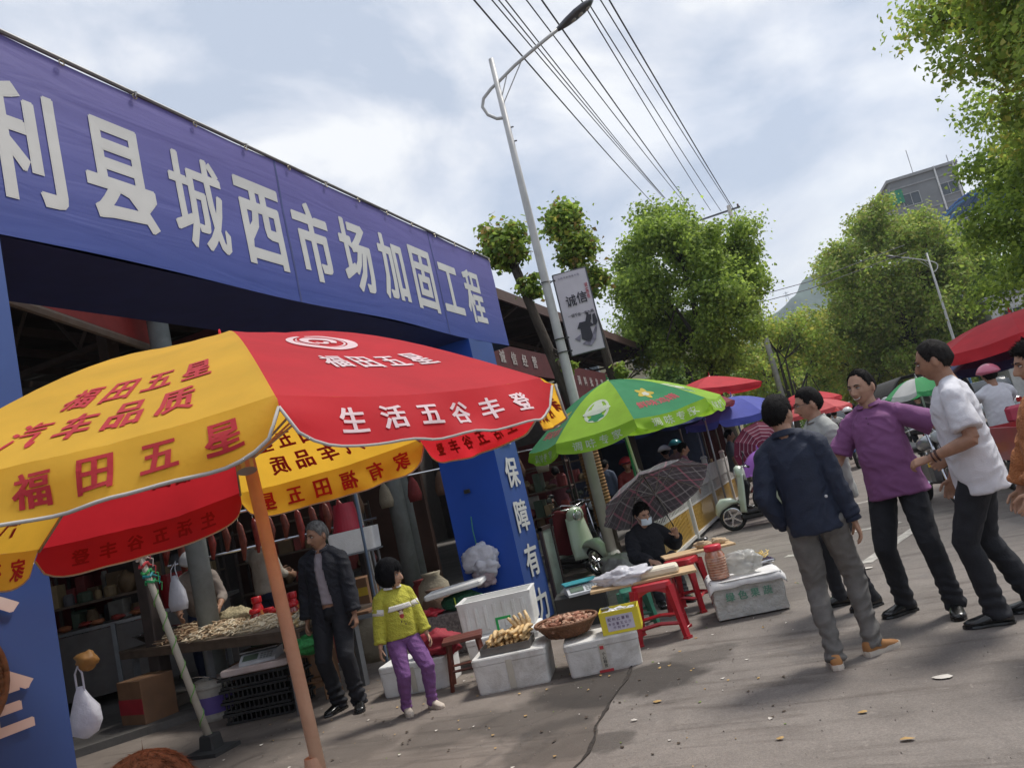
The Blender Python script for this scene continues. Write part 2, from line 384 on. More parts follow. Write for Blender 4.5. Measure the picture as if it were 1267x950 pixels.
def human(label, loc, rz, h=1.72, pose=None, top=None, bottom=None, shoes=None, skin=(.36,.20,.13), hair=('short',(.012,.010,.010)),
          fat=1.0, lod=1, seed=1, group=None, face=True, glasses=False, mask=False, feet_vis=True, extra=None, hairgrey=None, shoulders=1.0):
    P = dict(hip=(0,0,.95), lean=(0,0), twist=0, feet={'L':(.10,-.02,.08,.12),'R':(-.10,-.02,.08,-.12)},
             hands={'L':(.27,-.03,.80),'R':(-.27,-.03,.80)}, elbow={'L':(.3,1,0),'R':(-.3,1,0)}, knee={'L':(.15,-1,0),'R':(-.15,-1,0)},
             head=(0,0,0), curl=(.45,.45), palm={'L':(-1,0,0),'R':(1,0,0)}, thumb={'L':(0,-1,0),'R':(0,-1,0)}, hdir={})
    P.update(pose or {})
    root = empty('person', loc, rz, label=label, cat='person', group=group)
    S = h/1.75; root['height'] = h
    hip = Vector(P['hip']); fw, sd = P['lean']
    t = Vector((math.sin(sd), -math.sin(fw), math.cos(max(abs(fw), abs(sd))))).normalized()
    R0 = Vector((1,0,0)); tw = P['twist']
    def frame(k):
        a = tw*k; r = Vector((math.cos(a), math.sin(a), 0)); r = (r-t*r.dot(t)).normalized(); return r, t.cross(r)      # right(+x), back(+y)
    def TP(z, k=None): return hip + t*z
    hr, hb = frame(0); sr, sb = frame(1)
    def torso(mb, o, zlo, zhi, belly=fat, hemflare=0, straight=0):
        prof = [(-.12,.135,.085,.0),(-.05,.160,.112,.005),(.03,.155,.110,0),(.11,.140,.100,-.004),(.19,.140,.100,-.006),(.28,.150,.106,-.004),(.36,.160,.108,.0),(.42,.150,.094,.006),(.465,.112,.076,.012),(.50,.080,.066,.014),(.53,.064,.058,.012)]
        secs = []
        for (z, rx, ry, yo) in prof:
            if z < zlo-.001 or z > zhi+.001: continue
            bl = 1+(belly-1)*math.exp(-((z-.12)/.16)**2); k = smoothstep(.1, .4, z); r, b = frame(k)
            if straight and z < .40:
                rx = max(rx, .150); ry = max(ry, .106+.008*straight)
            q = o*(1 if z < .5 else .5)
            sh = (1+(shoulders-1)*k)*P.get('slim', 1)
            secs.append((TP(z)+b*(yo-(bl-1)*.05), r*((rx*(1+(bl-1)*.5)+q)*sh), b*(ry*bl+q), .88))
        if secs and hemflare: c, a, b, p = secs[0]; secs[0] = (c, a*(1+hemflare), b*(1+hemflare), p)
        mb.rings(secs, 28)
    shp = {}; elb = {}; wri = {}; hipj = {}; kne = {}; ank = {}
    for sde, sg in (('L', 1), ('R', -1)):
        shp[sde] = TP(.425)+sr*sg*.168*shoulders+sb*.012
        elb[sde], wri[sde] = two_bone(shp[sde], P['hands'][sde], .285, .255, P['elbow'][sde])
        hipj[sde] = TP(-.04)+hr*sg*.088
        f = P['feet'][sde]; kne[sde], ank[sde] = two_bone(hipj[sde], f[:3], .445, .425, P['knee'][sde])
    HC = TP(.662) + Vector((0, -.012, 0)) - t.cross(R0)*0
    hy, hp, hro = P['head']
    HM = Matrix.Translation(HC) @ Matrix.Rotation(hy, 4, 'Z') @ Matrix.Rotation(hp, 4, 'X') @ Matrix.Rotation(hro, 4, 'Y') @ Matrix.Scale(P.get('headscale', 1.06), 4)
    sk = skin_mat(skin)
    # ---- body
    mb = MB(); torso(mb, 0, -.12, .53)
    mb.tube([TP(.49)+sb*.012, TP(.55)+sb*.004, HC+Vector((0,.012,-.05))], [.068, .057, .055], 16)
    head_mesh(mb, HM, 60, 48)
    for sg in (1, -1):
        mb.ball(HM @ Vector((sg*.079, .008, -.012)), (.011,.019,.031), 10, 8, rot=HM.to_3x3() @ Matrix.Rotation(sg*.25, 3, 'Z'))
    for sde, sg in (('L', 1), ('R', -1)):
        a, e_, w_ = shp[sde], elb[sde], wri[sde]
        mb.ball(a, .055*shoulders); mb.tube([a, a.lerp(e_, .4), e_], [.052, .049, .040], 14)
        mb.tube([TP(.505)+sr*sg*.02+sb*.016, TP(.482)+sr*sg*.085+sb*.016, a+Vector((0,0,.012))], [.045, .046, .042], 12)
        mb.tube([e_.lerp(a, .08), e_, e_.lerp(w_, .3), w_.lerp(e_, .1), w_], [.038, .041, .042, .028, .026], 14)
        hd = Vector(P['hdir'][sde]) if sde in P['hdir'] else (w_-e_)
        c = P['curl'][0 if sde == 'L' else 1]
        add_hand(mb, w_, hd, P['palm'][sde], P['thumb'][sde], c)
        k_, an = kne[sde], ank[sde]
        mb.tube([hipj[sde], hipj[sde].lerp(k_, .5), k_, k_.lerp(an, .35)+Vector((0,.012,0)), an], [.080, .068, .052, .050, .036], 12)
        mb.ball(an+Vector((0,-.005,-.03)), (.026,.030,.024))
    vox = {1: .0052, 2: .0085, 3: .013}[lod]
    lips = mat('lips_%d' % int(skin[0]*1000), (skin[0]*.88, skin[1]*.68, skin[2]*.68), rough=.4)
    bd = remeshed(mb, vox, 1, [sk, lips])
    if lod < 3:
        HI = HM.inverted(); mi = []
        for p in bd.polygons:
            q = HI @ p.center; mi.append(1 if (abs(q.x) < .022-.9*abs(q.z+.068) and abs(q.z+.068) < .0065 and q.y < -.06) else 0)
        bd.polygons.foreach_set('material_index', mi)
    bd.transform(Matrix.Scale(S, 4)); ob = bpy.data.objects.new('body', bd); COL.objects.link(ob); ob.parent = root
    Sc = Matrix.Scale(S, 4)
    def part(mb_, name, m=None, parent=root, **kw):
        o = mb_.build(name, m, None, **kw); o.data.transform(Sc); o.parent = parent; return o
    # ---- face
    if lod < 3 and face:
        for sg in (1, -1):
            e_ = MB(); e_.ball(HM @ Vector((sg*.031, -.0875, .000)), (.0145,.009,.0056), 12, 8, rot=HM.to_3x3(), m=mat('sclera', (.55,.50,.46), .25, var=.02))
            e_.ball(HM @ Vector((sg*.031, -.0915, .0003)), (.0064,.0056,.0056), 10, 6, rot=HM.to_3x3(), m=mat('iris', (.015,.010,.008), .15, var=.02))
            e_.ball(HM @ Vector((sg*.031, -.0905, .0062)), (.0165,.008,.0030), 10, 6, rot=HM.to_3x3(), m=mat('eyelid_line', (skin[0]*.25,skin[1]*.2,skin[2]*.2), .6))
            part(e_, 'eye', smooth=True)
            b_ = MB(); b_.tube([HM @ Vector((sg*q, yy, zz)) for q, yy, zz in ((.014,-.101,.0175),(.030,-.1005,.0225),(.047,-.088,.0185))], [.0038,.0048,.0020], 6, squash=(1,.9))
            part(b_, 'eyebrow', mat('brow', (.02,.016,.014), .8), smooth=True)
    if lod < 3 and face and not mask:      # mouth laid on the face surface
        def fs(x, z, o):
            ph = math.asin(max(-1, min(1, z/.118))); th = 0
            for _ in range(6): q = head_pt(th, ph); th += (x-q.x)/(.07*math.cos(ph)+.01)
            q = head_pt(th, ph); return HM @ (q+Vector((0,-o,0)))
        sm = P.get('smile', 0); wd = .026+.008*sm; cur = .012*sm+.001
        xs = [wd*(i/8-.5)*2 for i in range(9)]; zc = [-.0685+cur*(x/wd)**2-cur*.4 for x in xs]
        lm = MB(); lm.tube([fs(x, z+.0032+.0006*(x/wd)**2, .0) for x, z in zip(xs, zc)], [.0012]+[.0034]*7+[.0012], 6, squash=(1,.8)); lm.tube([fs(x, z-.0038-.004*sm*(1-(x/wd)**2), .0) for x, z in zip(xs, zc)], [.0012]+[.0040]*7+[.0012], 6, squash=(1,.8)); part(lm, 'lips', lips, smooth=True)
        lm = MB(); lm.tube([fs(x, z-.0002, .0012) for x, z in zip(xs, zc)], [.0008]+[.0020]*7+[.0008], 5); part(lm, 'mouth_line', mat('mouth_dark',(.06,.02,.018),.6), smooth=True)
        if sm:
            lm = MB(); lm.tube([fs(x*.82, z*1.0-.0012, .0030) for x, z in zip(xs, zc)], [.0008]+[.0042]*7+[.0008], 6); part(lm, 'teeth', mat('teeth',(.55,.52,.46),.3), smooth=True)
            for sg in (1,-1): cr = MB(); cr.tube([fs(sg*x, z, -.0012) for x, z in ((.021,-.036),(.030,-.048),(.034,-.060),(.033,-.070))], [.0006,.0020,.0020,.0006], 5); part(cr, 'smile_crease', mat('crease_%d' % int(skin[0]*1000), (skin[0]*.7,skin[1]*.6,skin[2]*.6), .6), smooth=True)
    # ---- hair
    if hair:
        hb_ = MB(); head_mesh(hb_, HM, 72 if lod == 1 else 40, 56 if lod == 1 else 30, fn=hair_fn(hair[0], seed))
        strands(hb_, HM, hair[0], seed, 3200 if lod == 1 else (1200 if lod == 2 else 0))
        if hair[0] == 'tied': hb_.ball(HM @ Vector((0,.115,.0)), (.035,.03,.035), 12, 8)
        hm = mat('hair_%d_%d' % (int(hair[1][0]*1000), int(hair[1][2]*1000)), hair[1], rough=.75, var=.5, vscale=60, bump=.35, bscale=160, stretch=(1,1,.25), spec=.12)
        part(hb_, 'hair', hm, smooth=True)
    if glasses:
        g = MB(); gm = mat('glasses_frame', (.02,.02,.025), .3)
        for sg in (1, -1):
            c = Vector((sg*.032,-.108,.0)); ring = [HM @ (c+Vector((.021*math.cos(a), sg*0, .016*math.sin(a)))) for a in [2*math.pi*i/16 for i in range(17)]]
            g.tube(ring, .0016, 5); g.tube([HM @ Vector((sg*.053,-.106,.004)), HM @ Vector((sg*.083,-.03,.004)), HM @ Vector((sg*.084,.02,-.002))], .0018, 5)
        g.tube([HM @ Vector((-.011,-.108,.003)), HM @ Vector((.011,-.108,.003))], .0016, 5)
        part(g, 'glasses', gm)
    if mask:
        g = MB()
        def mf(u, v):
            x = (u-.5)*.135; z = -.028-.075*v; bulge = .022*(1-(2*u-1)**2)*(1-.4*(2*v-1)**2)
            y = -.085-bulge - .012 + .35*abs(x)**1.6*2.2
            return HM @ Vector((x, y+.002*math.sin(v*22), z+.004*abs(2*u-1)))
        g.sheet(mf, 14, 10, thick=.002)
        for sg in (1, -1):
            g.tube([HM @ Vector((sg*.066,-.082,-.035)), HM @ Vector((sg*.084,-.01,.0))], .0013, 4); g.tube([HM @ Vector((sg*.066,-.082,-.098)), HM @ Vector((sg*.086,-.005,-.02))], .0013, 4)
        part(g, 'face_mask', mat('mask_paper', (.62,.72,.80), .8, bump=.2), smooth=True)
    # ---- top
    if top:
        for ti, T in enumerate(top if isinstance(top, list) else [top]):
            mb = MB(); o = T.get('loose', .014); hem = T.get('hem', -.12)
            torso(mb, o, hem, T.get('neck', .505), hemflare=T.get('flare', .04), straight=T.get('straight', 1))
            if hem < -.12:
                mb.rings([(TP(hem)+hb*.005, hr*(.190+o), hb*(.125+o)*fat, .85), (TP(-.1), hr*(.176+o), hb*(.118+o)*fat, .85), (TP(.1), hr*(.16+o), hb*(.11+o)*fat, .85)], 24)
            for sde in 'LR':
                a, e_, w_ = shp[sde], elb[sde], wri[sde]; sl = T.get('sleeve', 1.9); so = T.get('sloose', o)
                sg = 1 if sde == 'L' else -1; mb.ball(a-Vector((0,0,.004)), (.054*shoulders+o*.8))
                mb.tube([TP(T.get('neck', .505)-.003)+sr*sg*.022+sb*.016, TP(.480)+sr*sg*.085+sb*.016, a+Vector((0,0,.010))], [.047+o*.5, .048+o*.6, .045+o*.6], 12)
                if sl <= 1: mb.tube([a, a.lerp(e_, sl*.5), a.lerp(e_, sl)], [.054+so*.6, .055+so*.9, .056+so*1.3], 16)
                else:
                    q = w_.lerp(e_, 2-min(sl,2)); mb.tube([a, a.lerp(e_, .5), e_], [.053+so*.8, .053+so, .046+so], 16)
                    mb.tube([e_, e_.lerp(q, .4), q.lerp(e_, .12), q], [.046+so, .044+so, .036+so, .032+so], 16)
                    mb.ball(e_, .046+so*.95)
                    if T.get('cuff'): mb.tube([q.lerp(e_, .12), q.lerp(e_,.02)], [.037+so*1.3, .036+so*1.3], 14)
            cm = remeshed(mb, {1: .0085, 2: .012, 3: .018}[lod], T.get('smooth', 4), [T['mat']], 'shirt')
            wrinkle(cm, T.get('amp', .009)*.75*(1 if lod < 3 else .7), seed+ti*5)
            if T.get('open'):
                g0, g1 = T['open']; bm = bmesh.new(); bm.from_mesh(cm); HI2 = Matrix((sr, sb, t)).to_3x3()
                kill = [f for f in bm.faces if (lambda q: q.y < .02 and g0[0]+ (g1[0]-g0[0])*(q.z/.5) < q.x < g0[1]+(g1[1]-g0[1])*(q.z/.5))(HI2 @ (f.calc_center_median()-hip))]
                bmesh.ops.delete(bm, geom=kill, context='FACES'); bm.to_mesh(cm); bm.free()
            cm.transform(Sc); co_ = bpy.data.objects.new(T.get('name', 'shirt'), cm); COL.objects.link(co_); co_.parent = root
            if T.get('collar'):
                g = MB(); rr = T.get('collar_r', .072)+.006
                def cf(u, v):
                    a = -math.pi/2+.22+(2*math.pi-.44)*u; fr = abs(math.sin((a+math.pi/2)/2)); r_ = rr+.012*v+.010*(1-fr)*v
                    return TP(.520+.042*(1-v)*(.35+.65*fr)-.016*(1-fr)) + sr*math.cos(a)*r_ + sb*(.010+math.sin(a)*r_*.98)
                g.sheet(cf, 28, 4, thick=.004); part(g, 'collar', T.get('cmat', T['mat']), smooth=True)
    if bottom:
        B = bottom; mb = MB(); o = B.get('loose', .014)
        sl_ = P.get('slim', 1); mb.rings([(TP(-.13), hr*.125, hb*.09, .9), (TP(-.07)+hb*.004, hr*(.158+o*.6)*sl_, hb*(.112+o*.6)*sl_, .9), (TP(-.01), hr*(.148+o*.3)*sl_, hb*(.102+o*.2)*sl_, .9), (TP(.04), hr*.135*sl_, hb*.092*sl_, .9)], 24)
        for sde in 'LR':
            k_, an = kne[sde], ank[sde]; hj = hipj[sde]; wd = B.get('hemw', .058); end = an+(an-k_).normalized()*B.get('drop', .035)
            mb.tube([hj, hj.lerp(k_, .5), k_, k_.lerp(an, .35)+Vector((0,.010,0)), k_.lerp(an, .75), end], [.086+o*.5, .072+o*.8, .056+o*.8, .054+o*.7, wd-.004, wd-.001], 18)
        cm = remeshed(mb, {1: .0085, 2: .012, 3: .018}[lod], 3, [B['mat']], 'trousers')
        st = B.get('stack', .0045)*.7
        wrinkle(cm, B.get('amp', .006), seed+3, extra=lambda x, y, z: st*math.sin(z*95+6*noise.noise(Vector((x*8,y*8,z*6+seed))))*smoothstep(.34, .14, z))
        cm.transform(Sc); co_ = bpy.data.objects.new('trousers', cm); COL.objects.link(co_); co_.parent = root
    if shoes:
        for sde, sg in (('L', 1), ('R', -1)):
            an = ank[sde]; yaw = P['feet'][sde][3]; RM = Matrix.Rotation(yaw, 3, 'Z'); base = Vector((an.x, an.y, an.z-.08))
            pit = P.get('footpitch', {}).get(sde, 0); RM = RM @ Matrix.Rotation(pit, 3, 'X')
            Q = lambda x, y, z: base + RM @ Vector((x, y, z)); ex, ez = RM @ Vector((1,0,0)), RM @ Vector((0,0,1))
            mb = MB(); sh = shoes.get('sole_h', .022)
            mb.rings([(Q(0,.075,.045), ex*.022, ez*.024, .8), (Q(0,.062,.052), ex*.034, ez*.040, .8), (Q(0,.03,.058), ex*.039, ez*.050, .85), (Q(0,-.02,.056), ex*.041, ez*.050, .85), (Q(0,-.07,.044), ex*.044, ez*.034, .85), (Q(0,-.12,.036), ex*.049, ez*.025, .85), (Q(0,-.165,.032), ex*.043, ez*.019, .85), (Q(0,-.193,.028), ex*.022, ez*.010, .85)], 16)
            if shoes.get('high'): mb.rings([(Q(0,0,.05), ex*.040, RM @ Vector((0,.055,0))), (Q(0,.005,.10), ex*.044, RM @ Vector((0,.052,0))), (Q(0,.01,.14), ex*.046, RM @ Vector((0,.052,0)))], 16)
            so_ = part(mb, 'shoe', shoes['mat'], smooth=True)
            sm = MB(); out = [(0,.082),(.030,.072),(.038,.03),(.036,-.04),(.048,-.11),(.046,-.155),(.028,-.19),(0,-.203),(-.028,-.19),(-.046,-.155),(-.048,-.11),(-.036,-.04),(-.038,.03),(-.030,.072)]
            vs = [Q(x*1.02, y, 0) for x, y in out]+[Q(x*1.06, y*1.01, sh*.5) for x, y in out]+[Q(x*1.02, y, sh) for x, y in out]; n = len(out)
            fs = [tuple(range(n-1,-1,-1)), tuple(range(2*n, 3*n))]+[(k*n+i, k*n+(i+1)%n, (k+1)*n+(i+1)%n, (k+1)*n+i) for k in (0,1) for i in range(n)]
            sm.add(vs, [tuple(reversed(f)) for f in fs]); part(sm, 'sole', shoes.get('sole', shoes['mat']), parent=so_)
    if extra: extra(root, dict(HM=HM, TP=TP, sh=shp, el=elb, wr=wri, S=S, part=part, sr=sr, sb=sb, t=t, kn=kne, an=ank, hip=hip))
    root['joints'] = [float(q) for v in (wri['L'], wri['R']) for q in v]
    return root
# ------------------------------------------------------------------ ground, road, pavement
def ground_mat(name, col, col2, crack=.5, speck=.25, seed=0, rough=.9, bump=.5, stains=()):
    m = bpy.data.materials.new(name); m.use_nodes = True; t = m.node_tree; n = t.nodes.new; l = t.links.new
    p = t.nodes['Principled BSDF']; tc = n('ShaderNodeTexCoord'); mp = n('ShaderNodeMapping'); mp.inputs['Location'].default_value = (seed*3.3, seed*1.7, 0); l(tc.outputs['Object'], mp.inputs[0])
    def nn(s, d, r=.6, di=0): a = n('ShaderNodeTexNoise'); a.inputs['Scale'].default_value = s; a.inputs['Detail'].default_value = d; a.inputs['Roughness'].default_value = r; a.inputs['Distortion'].default_value = di; l(mp.outputs[0], a.inputs[0]); return a.outputs[0]
    def mr(s, a, b, c, d): q = n('ShaderNodeMapRange'); q.inputs[1].default_value = a; q.inputs[2].default_value = b; q.inputs[3].default_value = c; q.inputs[4].default_value = d; l(s, q.inputs[0]); return q.outputs[0]
    def mix(f, a, b, bt='MIX'):
        q = n('ShaderNodeMix'); q.data_type = 'RGBA'; q.blend_type = bt
        if isinstance(f, (int, float)): q.inputs[0].default_value = f
        else: l(f, q.inputs[0])
        for i, x in ((6, a), (7, b)):
            if isinstance(x, tuple): q.inputs[i].default_value = (*x, 1)
            else: l(x, q.inputs[i])
        return q.outputs[2]
    big = nn(.55, 8, .62, .8); med = nn(3.2, 8, .7, .3); fine = nn(95, 3, .7); blot = nn(1.5, 6, .6, 1.5)
    c = mix(mr(big, .35, .65, 0, 1), col, col2)
    c = mix(mr(med, .38, .70, 0, .45), c, tuple(x*.62 for x in col))
    c = mix(mr(blot, .60, .68, 0, .38), c, (.055, .045, .040))
    sm_ = n('ShaderNodeMapping'); sm_.inputs['Scale'].default_value = (.55,4.2,1); sm_.inputs['Rotation'].default_value = (0,0,-.35); l(tc.outputs['Object'], sm_.inputs[0]); sn = n('ShaderNodeTexNoise'); sn.inputs['Scale'].default_value = 1.5; sn.inputs['Detail'].default_value = 7; sn.inputs['Roughness'].default_value = .62; sn.inputs['Distortion'].default_value = .5; l(sm_.outputs[0], sn.inputs[0])
    c = mix(mr(sn.outputs[0], .53, .66, 0, .5), c, (.060,.046,.038))
    c = mix(mr(nn(6.5, 4, .6, 2.), .64, .70, 0, .30), c, tuple(min(1, x*1.5) for x in col2))
    wetf = None
    for (sx, sy, r0, st_) in stains:
        vs_ = n('ShaderNodeVectorMath'); vs_.operation = 'DISTANCE'; wv = n('ShaderNodeVectorMath'); wv.operation = 'MULTIPLY_ADD'; nw = n('ShaderNodeTexNoise'); nw.inputs['Scale'].default_value = 2.6; nw.inputs['Detail'].default_value = 6; l(tc.outputs['Object'], nw.inputs[0])
        l(nw.outputs['Color'], wv.inputs[0]); wv.inputs[1].default_value = (.55,.55,0); l(tc.outputs['Object'], wv.inputs[2]); l(wv.outputs[0], vs_.inputs[0]); vs_.inputs[1].default_value = (sx+.275, sy+.275, 0)
        c = mix(mr(vs_.outputs['Value'], r0*.80, r0*1.06, st_, 0), c, (.034,.028,.024))
    sp = mr(fine, .3, .7, 1-speck, 1+speck); vm = n('ShaderNodeVectorMath'); vm.operation = 'SCALE'; l(c, vm.inputs[0]); l(sp, vm.inputs['Scale'])
    vo = n('ShaderNodeTexVoronoi'); vo.feature = 'DISTANCE_TO_EDGE'; vo.inputs['Scale'].default_value = .42
    wp = n('ShaderNodeVectorMath'); wp.operation = 'ADD'; nz_ = n('ShaderNodeTexNoise'); nz_.inputs['Scale'].default_value = 1.6; nz_.inputs['Detail'].default_value = 6; l(mp.outputs[0], nz_.inputs[0]); l(mp.outputs[0], wp.inputs[0]); l(nz_.outputs['Color'], wp.inputs[1]); l(wp.outputs[0], vo.inputs['Vector'])
    cr = mr(vo.outputs[0], .002, .012, crack, 0)
    c2 = mix(cr, vm.outputs[0], (.025, .02, .018)); l(c2, p.inputs['Base Color'])
    l(mr(blot, .58, .7, rough, rough*.6), p.inputs['Roughness'])
    b = n('ShaderNodeBump'); b.inputs['Strength'].default_value = bump; b.inputs['Distance'].default_value = .006
    ad = n('ShaderNodeMath'); ad.operation = 'ADD'; l(nn(160, 3), ad.inputs[0]); l(med, ad.inputs[1]); l(ad.outputs[0], b.inputs['Height']); l(b.outputs[0], p.inputs['Normal'])
    return m
M_road = ground_mat('old_asphalt', (.170,.148,.132), (.225,.199,.178), crack=.10, speck=.22, seed=1, stains=((-1.60,5.40,.42,.85),(-1.30,5.9,.28,.5),(-1.60,4.30,.22,.6),(.9,3.9,.4,.25),(-.9,7.6,.45,.25),(1.8,7.2,.5,.3)))
M_conc = ground_mat('worn_concrete', (.165,.136,.115), (.225,.192,.166), crack=.18, speck=.15, seed=4, stains=((-2.0,5.36,.46,.85),(-2.2,4.95,.50,.55),(-2.9,4.85,.40,.40),(-1.95,4.4,.36,.5),(-3.6,4.6,.3,.35),(-4.6,4.9,.5,.4)))
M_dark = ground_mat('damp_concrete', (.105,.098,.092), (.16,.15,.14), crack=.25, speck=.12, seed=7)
MB().quad((-1500,-1500,0),(1500,-1500,0),(1500,1500,0),(-1500,1500,0)).build('ground', M_conc, kind='structure')
# asphalt road with a ragged left edge, 4 mm above the old concrete
def _edge(y):
    base = -1.78 if y < 6 else (-1.78-(min(y, 9)-6)/3*2.0)
    return base + .05*nz((y*2.3, 1, 0), 1, 2) + .02*nz((y*11, 1, 0), 1, 3) + (.12*smoothstep(5.2, 4, y))
mb = MB(); ys = [-30, -20, -10, -4, 0]+[i*.08 for i in range(1, 120)]+[10, 12, 15, 20, 40, 80, 160, 320, 600]
for a, b in zip(ys, ys[1:]): mb.quad((_edge(a), a, .004), (7.2, a, .004), (7.2, b, .004), (_edge(b), b, .004))
mb.build('road', M_road, kind='structure')
# the open joint between the two surfaces
mb = MB(); jy = [2.5+i*.06 for i in range(60)]
def jx(y): return _edge(y)-.012
for a, b in zip(jy, jy[1:]):
    w1 = .006+.030*abs(nz((a*5,0,0),1,5)); w2 = .006+.030*abs(nz((b*5,0,0),1,5)); mb.quad((jx(a)-w1,a,.0065),(jx(a)+w1*.4,a,.0065),(jx(b)+w2*.4,b,.0065),(jx(b)-w2,b,.0065))
mb.build('joint', mat('joint_dirt', (.03,.024,.02), .95, bump=.6), kind='structure')
# wet patch in front of the foam boxes, and dark drag stains
def blob(cx, cy, rx, ry, z, m, name, seed, rot=0, n=60):
    b_ = MB(); vs = [(cx,cy,z)]; 
    for i in range(n):
        a = 2*math.pi*i/n; r = 1+.35*nz((math.cos(a)*1.5, math.sin(a)*1.5, 0), 1, seed)+.15*nz((math.cos(a)*6, math.sin(a)*6, 0), 1, seed)
        x, y = rx*r*math.cos(a), ry*r*math.sin(a); vs.append((cx+x*math.cos(rot)-y*math.sin(rot), cy+x*math.sin(rot)+y*math.cos(rot), z))
    b_.add(vs, [(0, i+1, (i+1) % n+1) for i in range(n)]); return b_.build(name, m, kind='structure')
# painted parking lines
wp_ = mat('worn_white_paint', (.42,.40,.36), .8, var=.25, vscale=14, dirt=.8, dirtcol=(.17,.155,.14))
mb = MB()
for (x0,y0,x1,y1) in ((-.86,9.75,-.50,9.62),(-.03,8.45,.30,9.35),(-.1,10.75,.5,10.85),(.30,9.35,.62,10.2),(-1.2,13.5,.9,14.1),(3.4,8,3.4,11),(3.4,13,3.4,16),(3.4,18,3.4,21),(3.4,24,3.4,27)):
    d = Vector((x1-x0, y1-y0, 0)); q = Vector((-d.y, d.x, 0)).normalized()*.065; a = Vector((x0,y0,.0085)); b = Vector((x1,y1,.0085)); mb.quad(a-q, b-q, b+q, a+q)
mb.build('road_marking', wp_, kind='structure')
# market pavement: a low step of concrete slabs
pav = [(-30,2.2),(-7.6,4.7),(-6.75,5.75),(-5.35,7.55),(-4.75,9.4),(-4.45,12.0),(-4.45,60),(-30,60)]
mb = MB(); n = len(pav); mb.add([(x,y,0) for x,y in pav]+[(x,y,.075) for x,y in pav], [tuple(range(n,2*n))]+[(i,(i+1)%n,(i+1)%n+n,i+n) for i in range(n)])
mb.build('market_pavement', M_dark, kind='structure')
# far pavement on the right with a kerb
mb = MB(); mb.box((9.7,150,.06),(5,360,.12)); mb.build('pavement', M_conc, kind='structure')
mb = MB()
kerb_me = MB().box((0,0,.065),(.14,.96,.13),bev=.015).mesh('kerb_stone', mat('kerb_concrete',(.25,.24,.23),.85,bump=.3)); kroot = empty('kerb', (7.12,0,0), kind='structure')
for i in range(60): inst('kerb_stone', kerb_me, (0, 2+i*1.0, 0), kroot)
# litter on the road
lit = mat('litter_paper', (.62,.58,.52), .8); leafm = mat('dead_leaf', (.42,.27,.10), .8); carrot = mat('carrot_peel', (.6,.17,.03), .6)
for i, (x, y, s, m_, lab) in enumerate(((.20,4.75,.05,lit,'scrap of white paper lying on the road in front of the boots'),(-.02,8.15,.05,lit,'scrap of white paper lying between the white line and the black trousers'),(-.62,4.1,.022,leafm,'small tan fallen leaf on the asphalt near the bottom edge, left one'),
        (-.22,4.35,.025,leafm,'small tan fallen leaf on the asphalt near the bottom edge, beside the paper scrap'),(-.05,3.95,.03,leafm,'crumpled yellow leaf at the bottom right of the road'),(-1.1,9.4,.07,carrot,'orange vegetable peel lying on the road near the scooter wheel'),
        (-1.5,4.6,.02,lit,'pale flake of paper lying right of the cracked road joint'),(-1.42,4.9,.03,leafm,'curled pale leaf beside the cracked road joint'),(1.05,8.0,.05,leafm,'dark flat leaf lying on the road right of the black trousers'),(-.9,12.0,.05,leafm,'yellowish leaf lying under the pale green scooter'))):
    b_ = MB(); k = 7; b_.add([(0,0,.012)]+[(s*(1+.5*nz((a,i,0),1.3,i))*math.cos(a), s*.7*(1+.5*nz((a,i,3),1.3,i))*math.sin(a), .004+.012*abs(nz((a,i,7),2,i))) for a in [2*math.pi*j/k for j in range(k)]], [(0,j+1,(j+1)%k+1) for j in range(k)])
    b_.build('litter', m_, loc=(x,y,.008), label=lab, cat='litter')
# trodden scraps of leaf and husk round the stalls
sm = MB(); 
for i in range(420):
    x, y = RNG.uniform(-5.2,-.6), RNG.uniform(3.6,8.5); sc_ = RNG.uniform(.006,.018); a = RNG.uniform(0,6)
    sm.add([(x+sc_*math.cos(a+q)*(1 if j % 2 else .6), y+sc_*math.sin(a+q), .0075+.004*(j % 2)) for j, q in enumerate((0,1.3,2.6,3.9,5.1))], [(0,1,2,3,4)], (leafm, lit, mat('husk_dark',(.07,.05,.035),.9), mat('stem_green',(.16,.22,.06),.8))[(0,2,2,3,2,2,0,1)[i % 8]])
sm.build('trodden_scraps', None, kind='stuff')
# small grit scattered on the ground
gm = MB(); pts = RNG.uniform((-5.5,2.8),(2.2,16),(2600,2))
for x, y in pts:
    s = RNG.uniform(.002,.007); a = RNG.uniform(0,6); gm.add([(x+s*math.cos(a),y+s*math.sin(a),.006),(x+s*math.cos(a+2),y+s*math.sin(a+2),.006),(x+s*math.cos(a+4.2),y+s*math.sin(a+4.2),.006),(x,y,.006+s)], [(0,1,3),(1,2,3),(2,0,3)])
gm.build('grit', mat('grit_stone',(.28,.25,.22),.9,var=.5,vscale=3), kind='stuff')
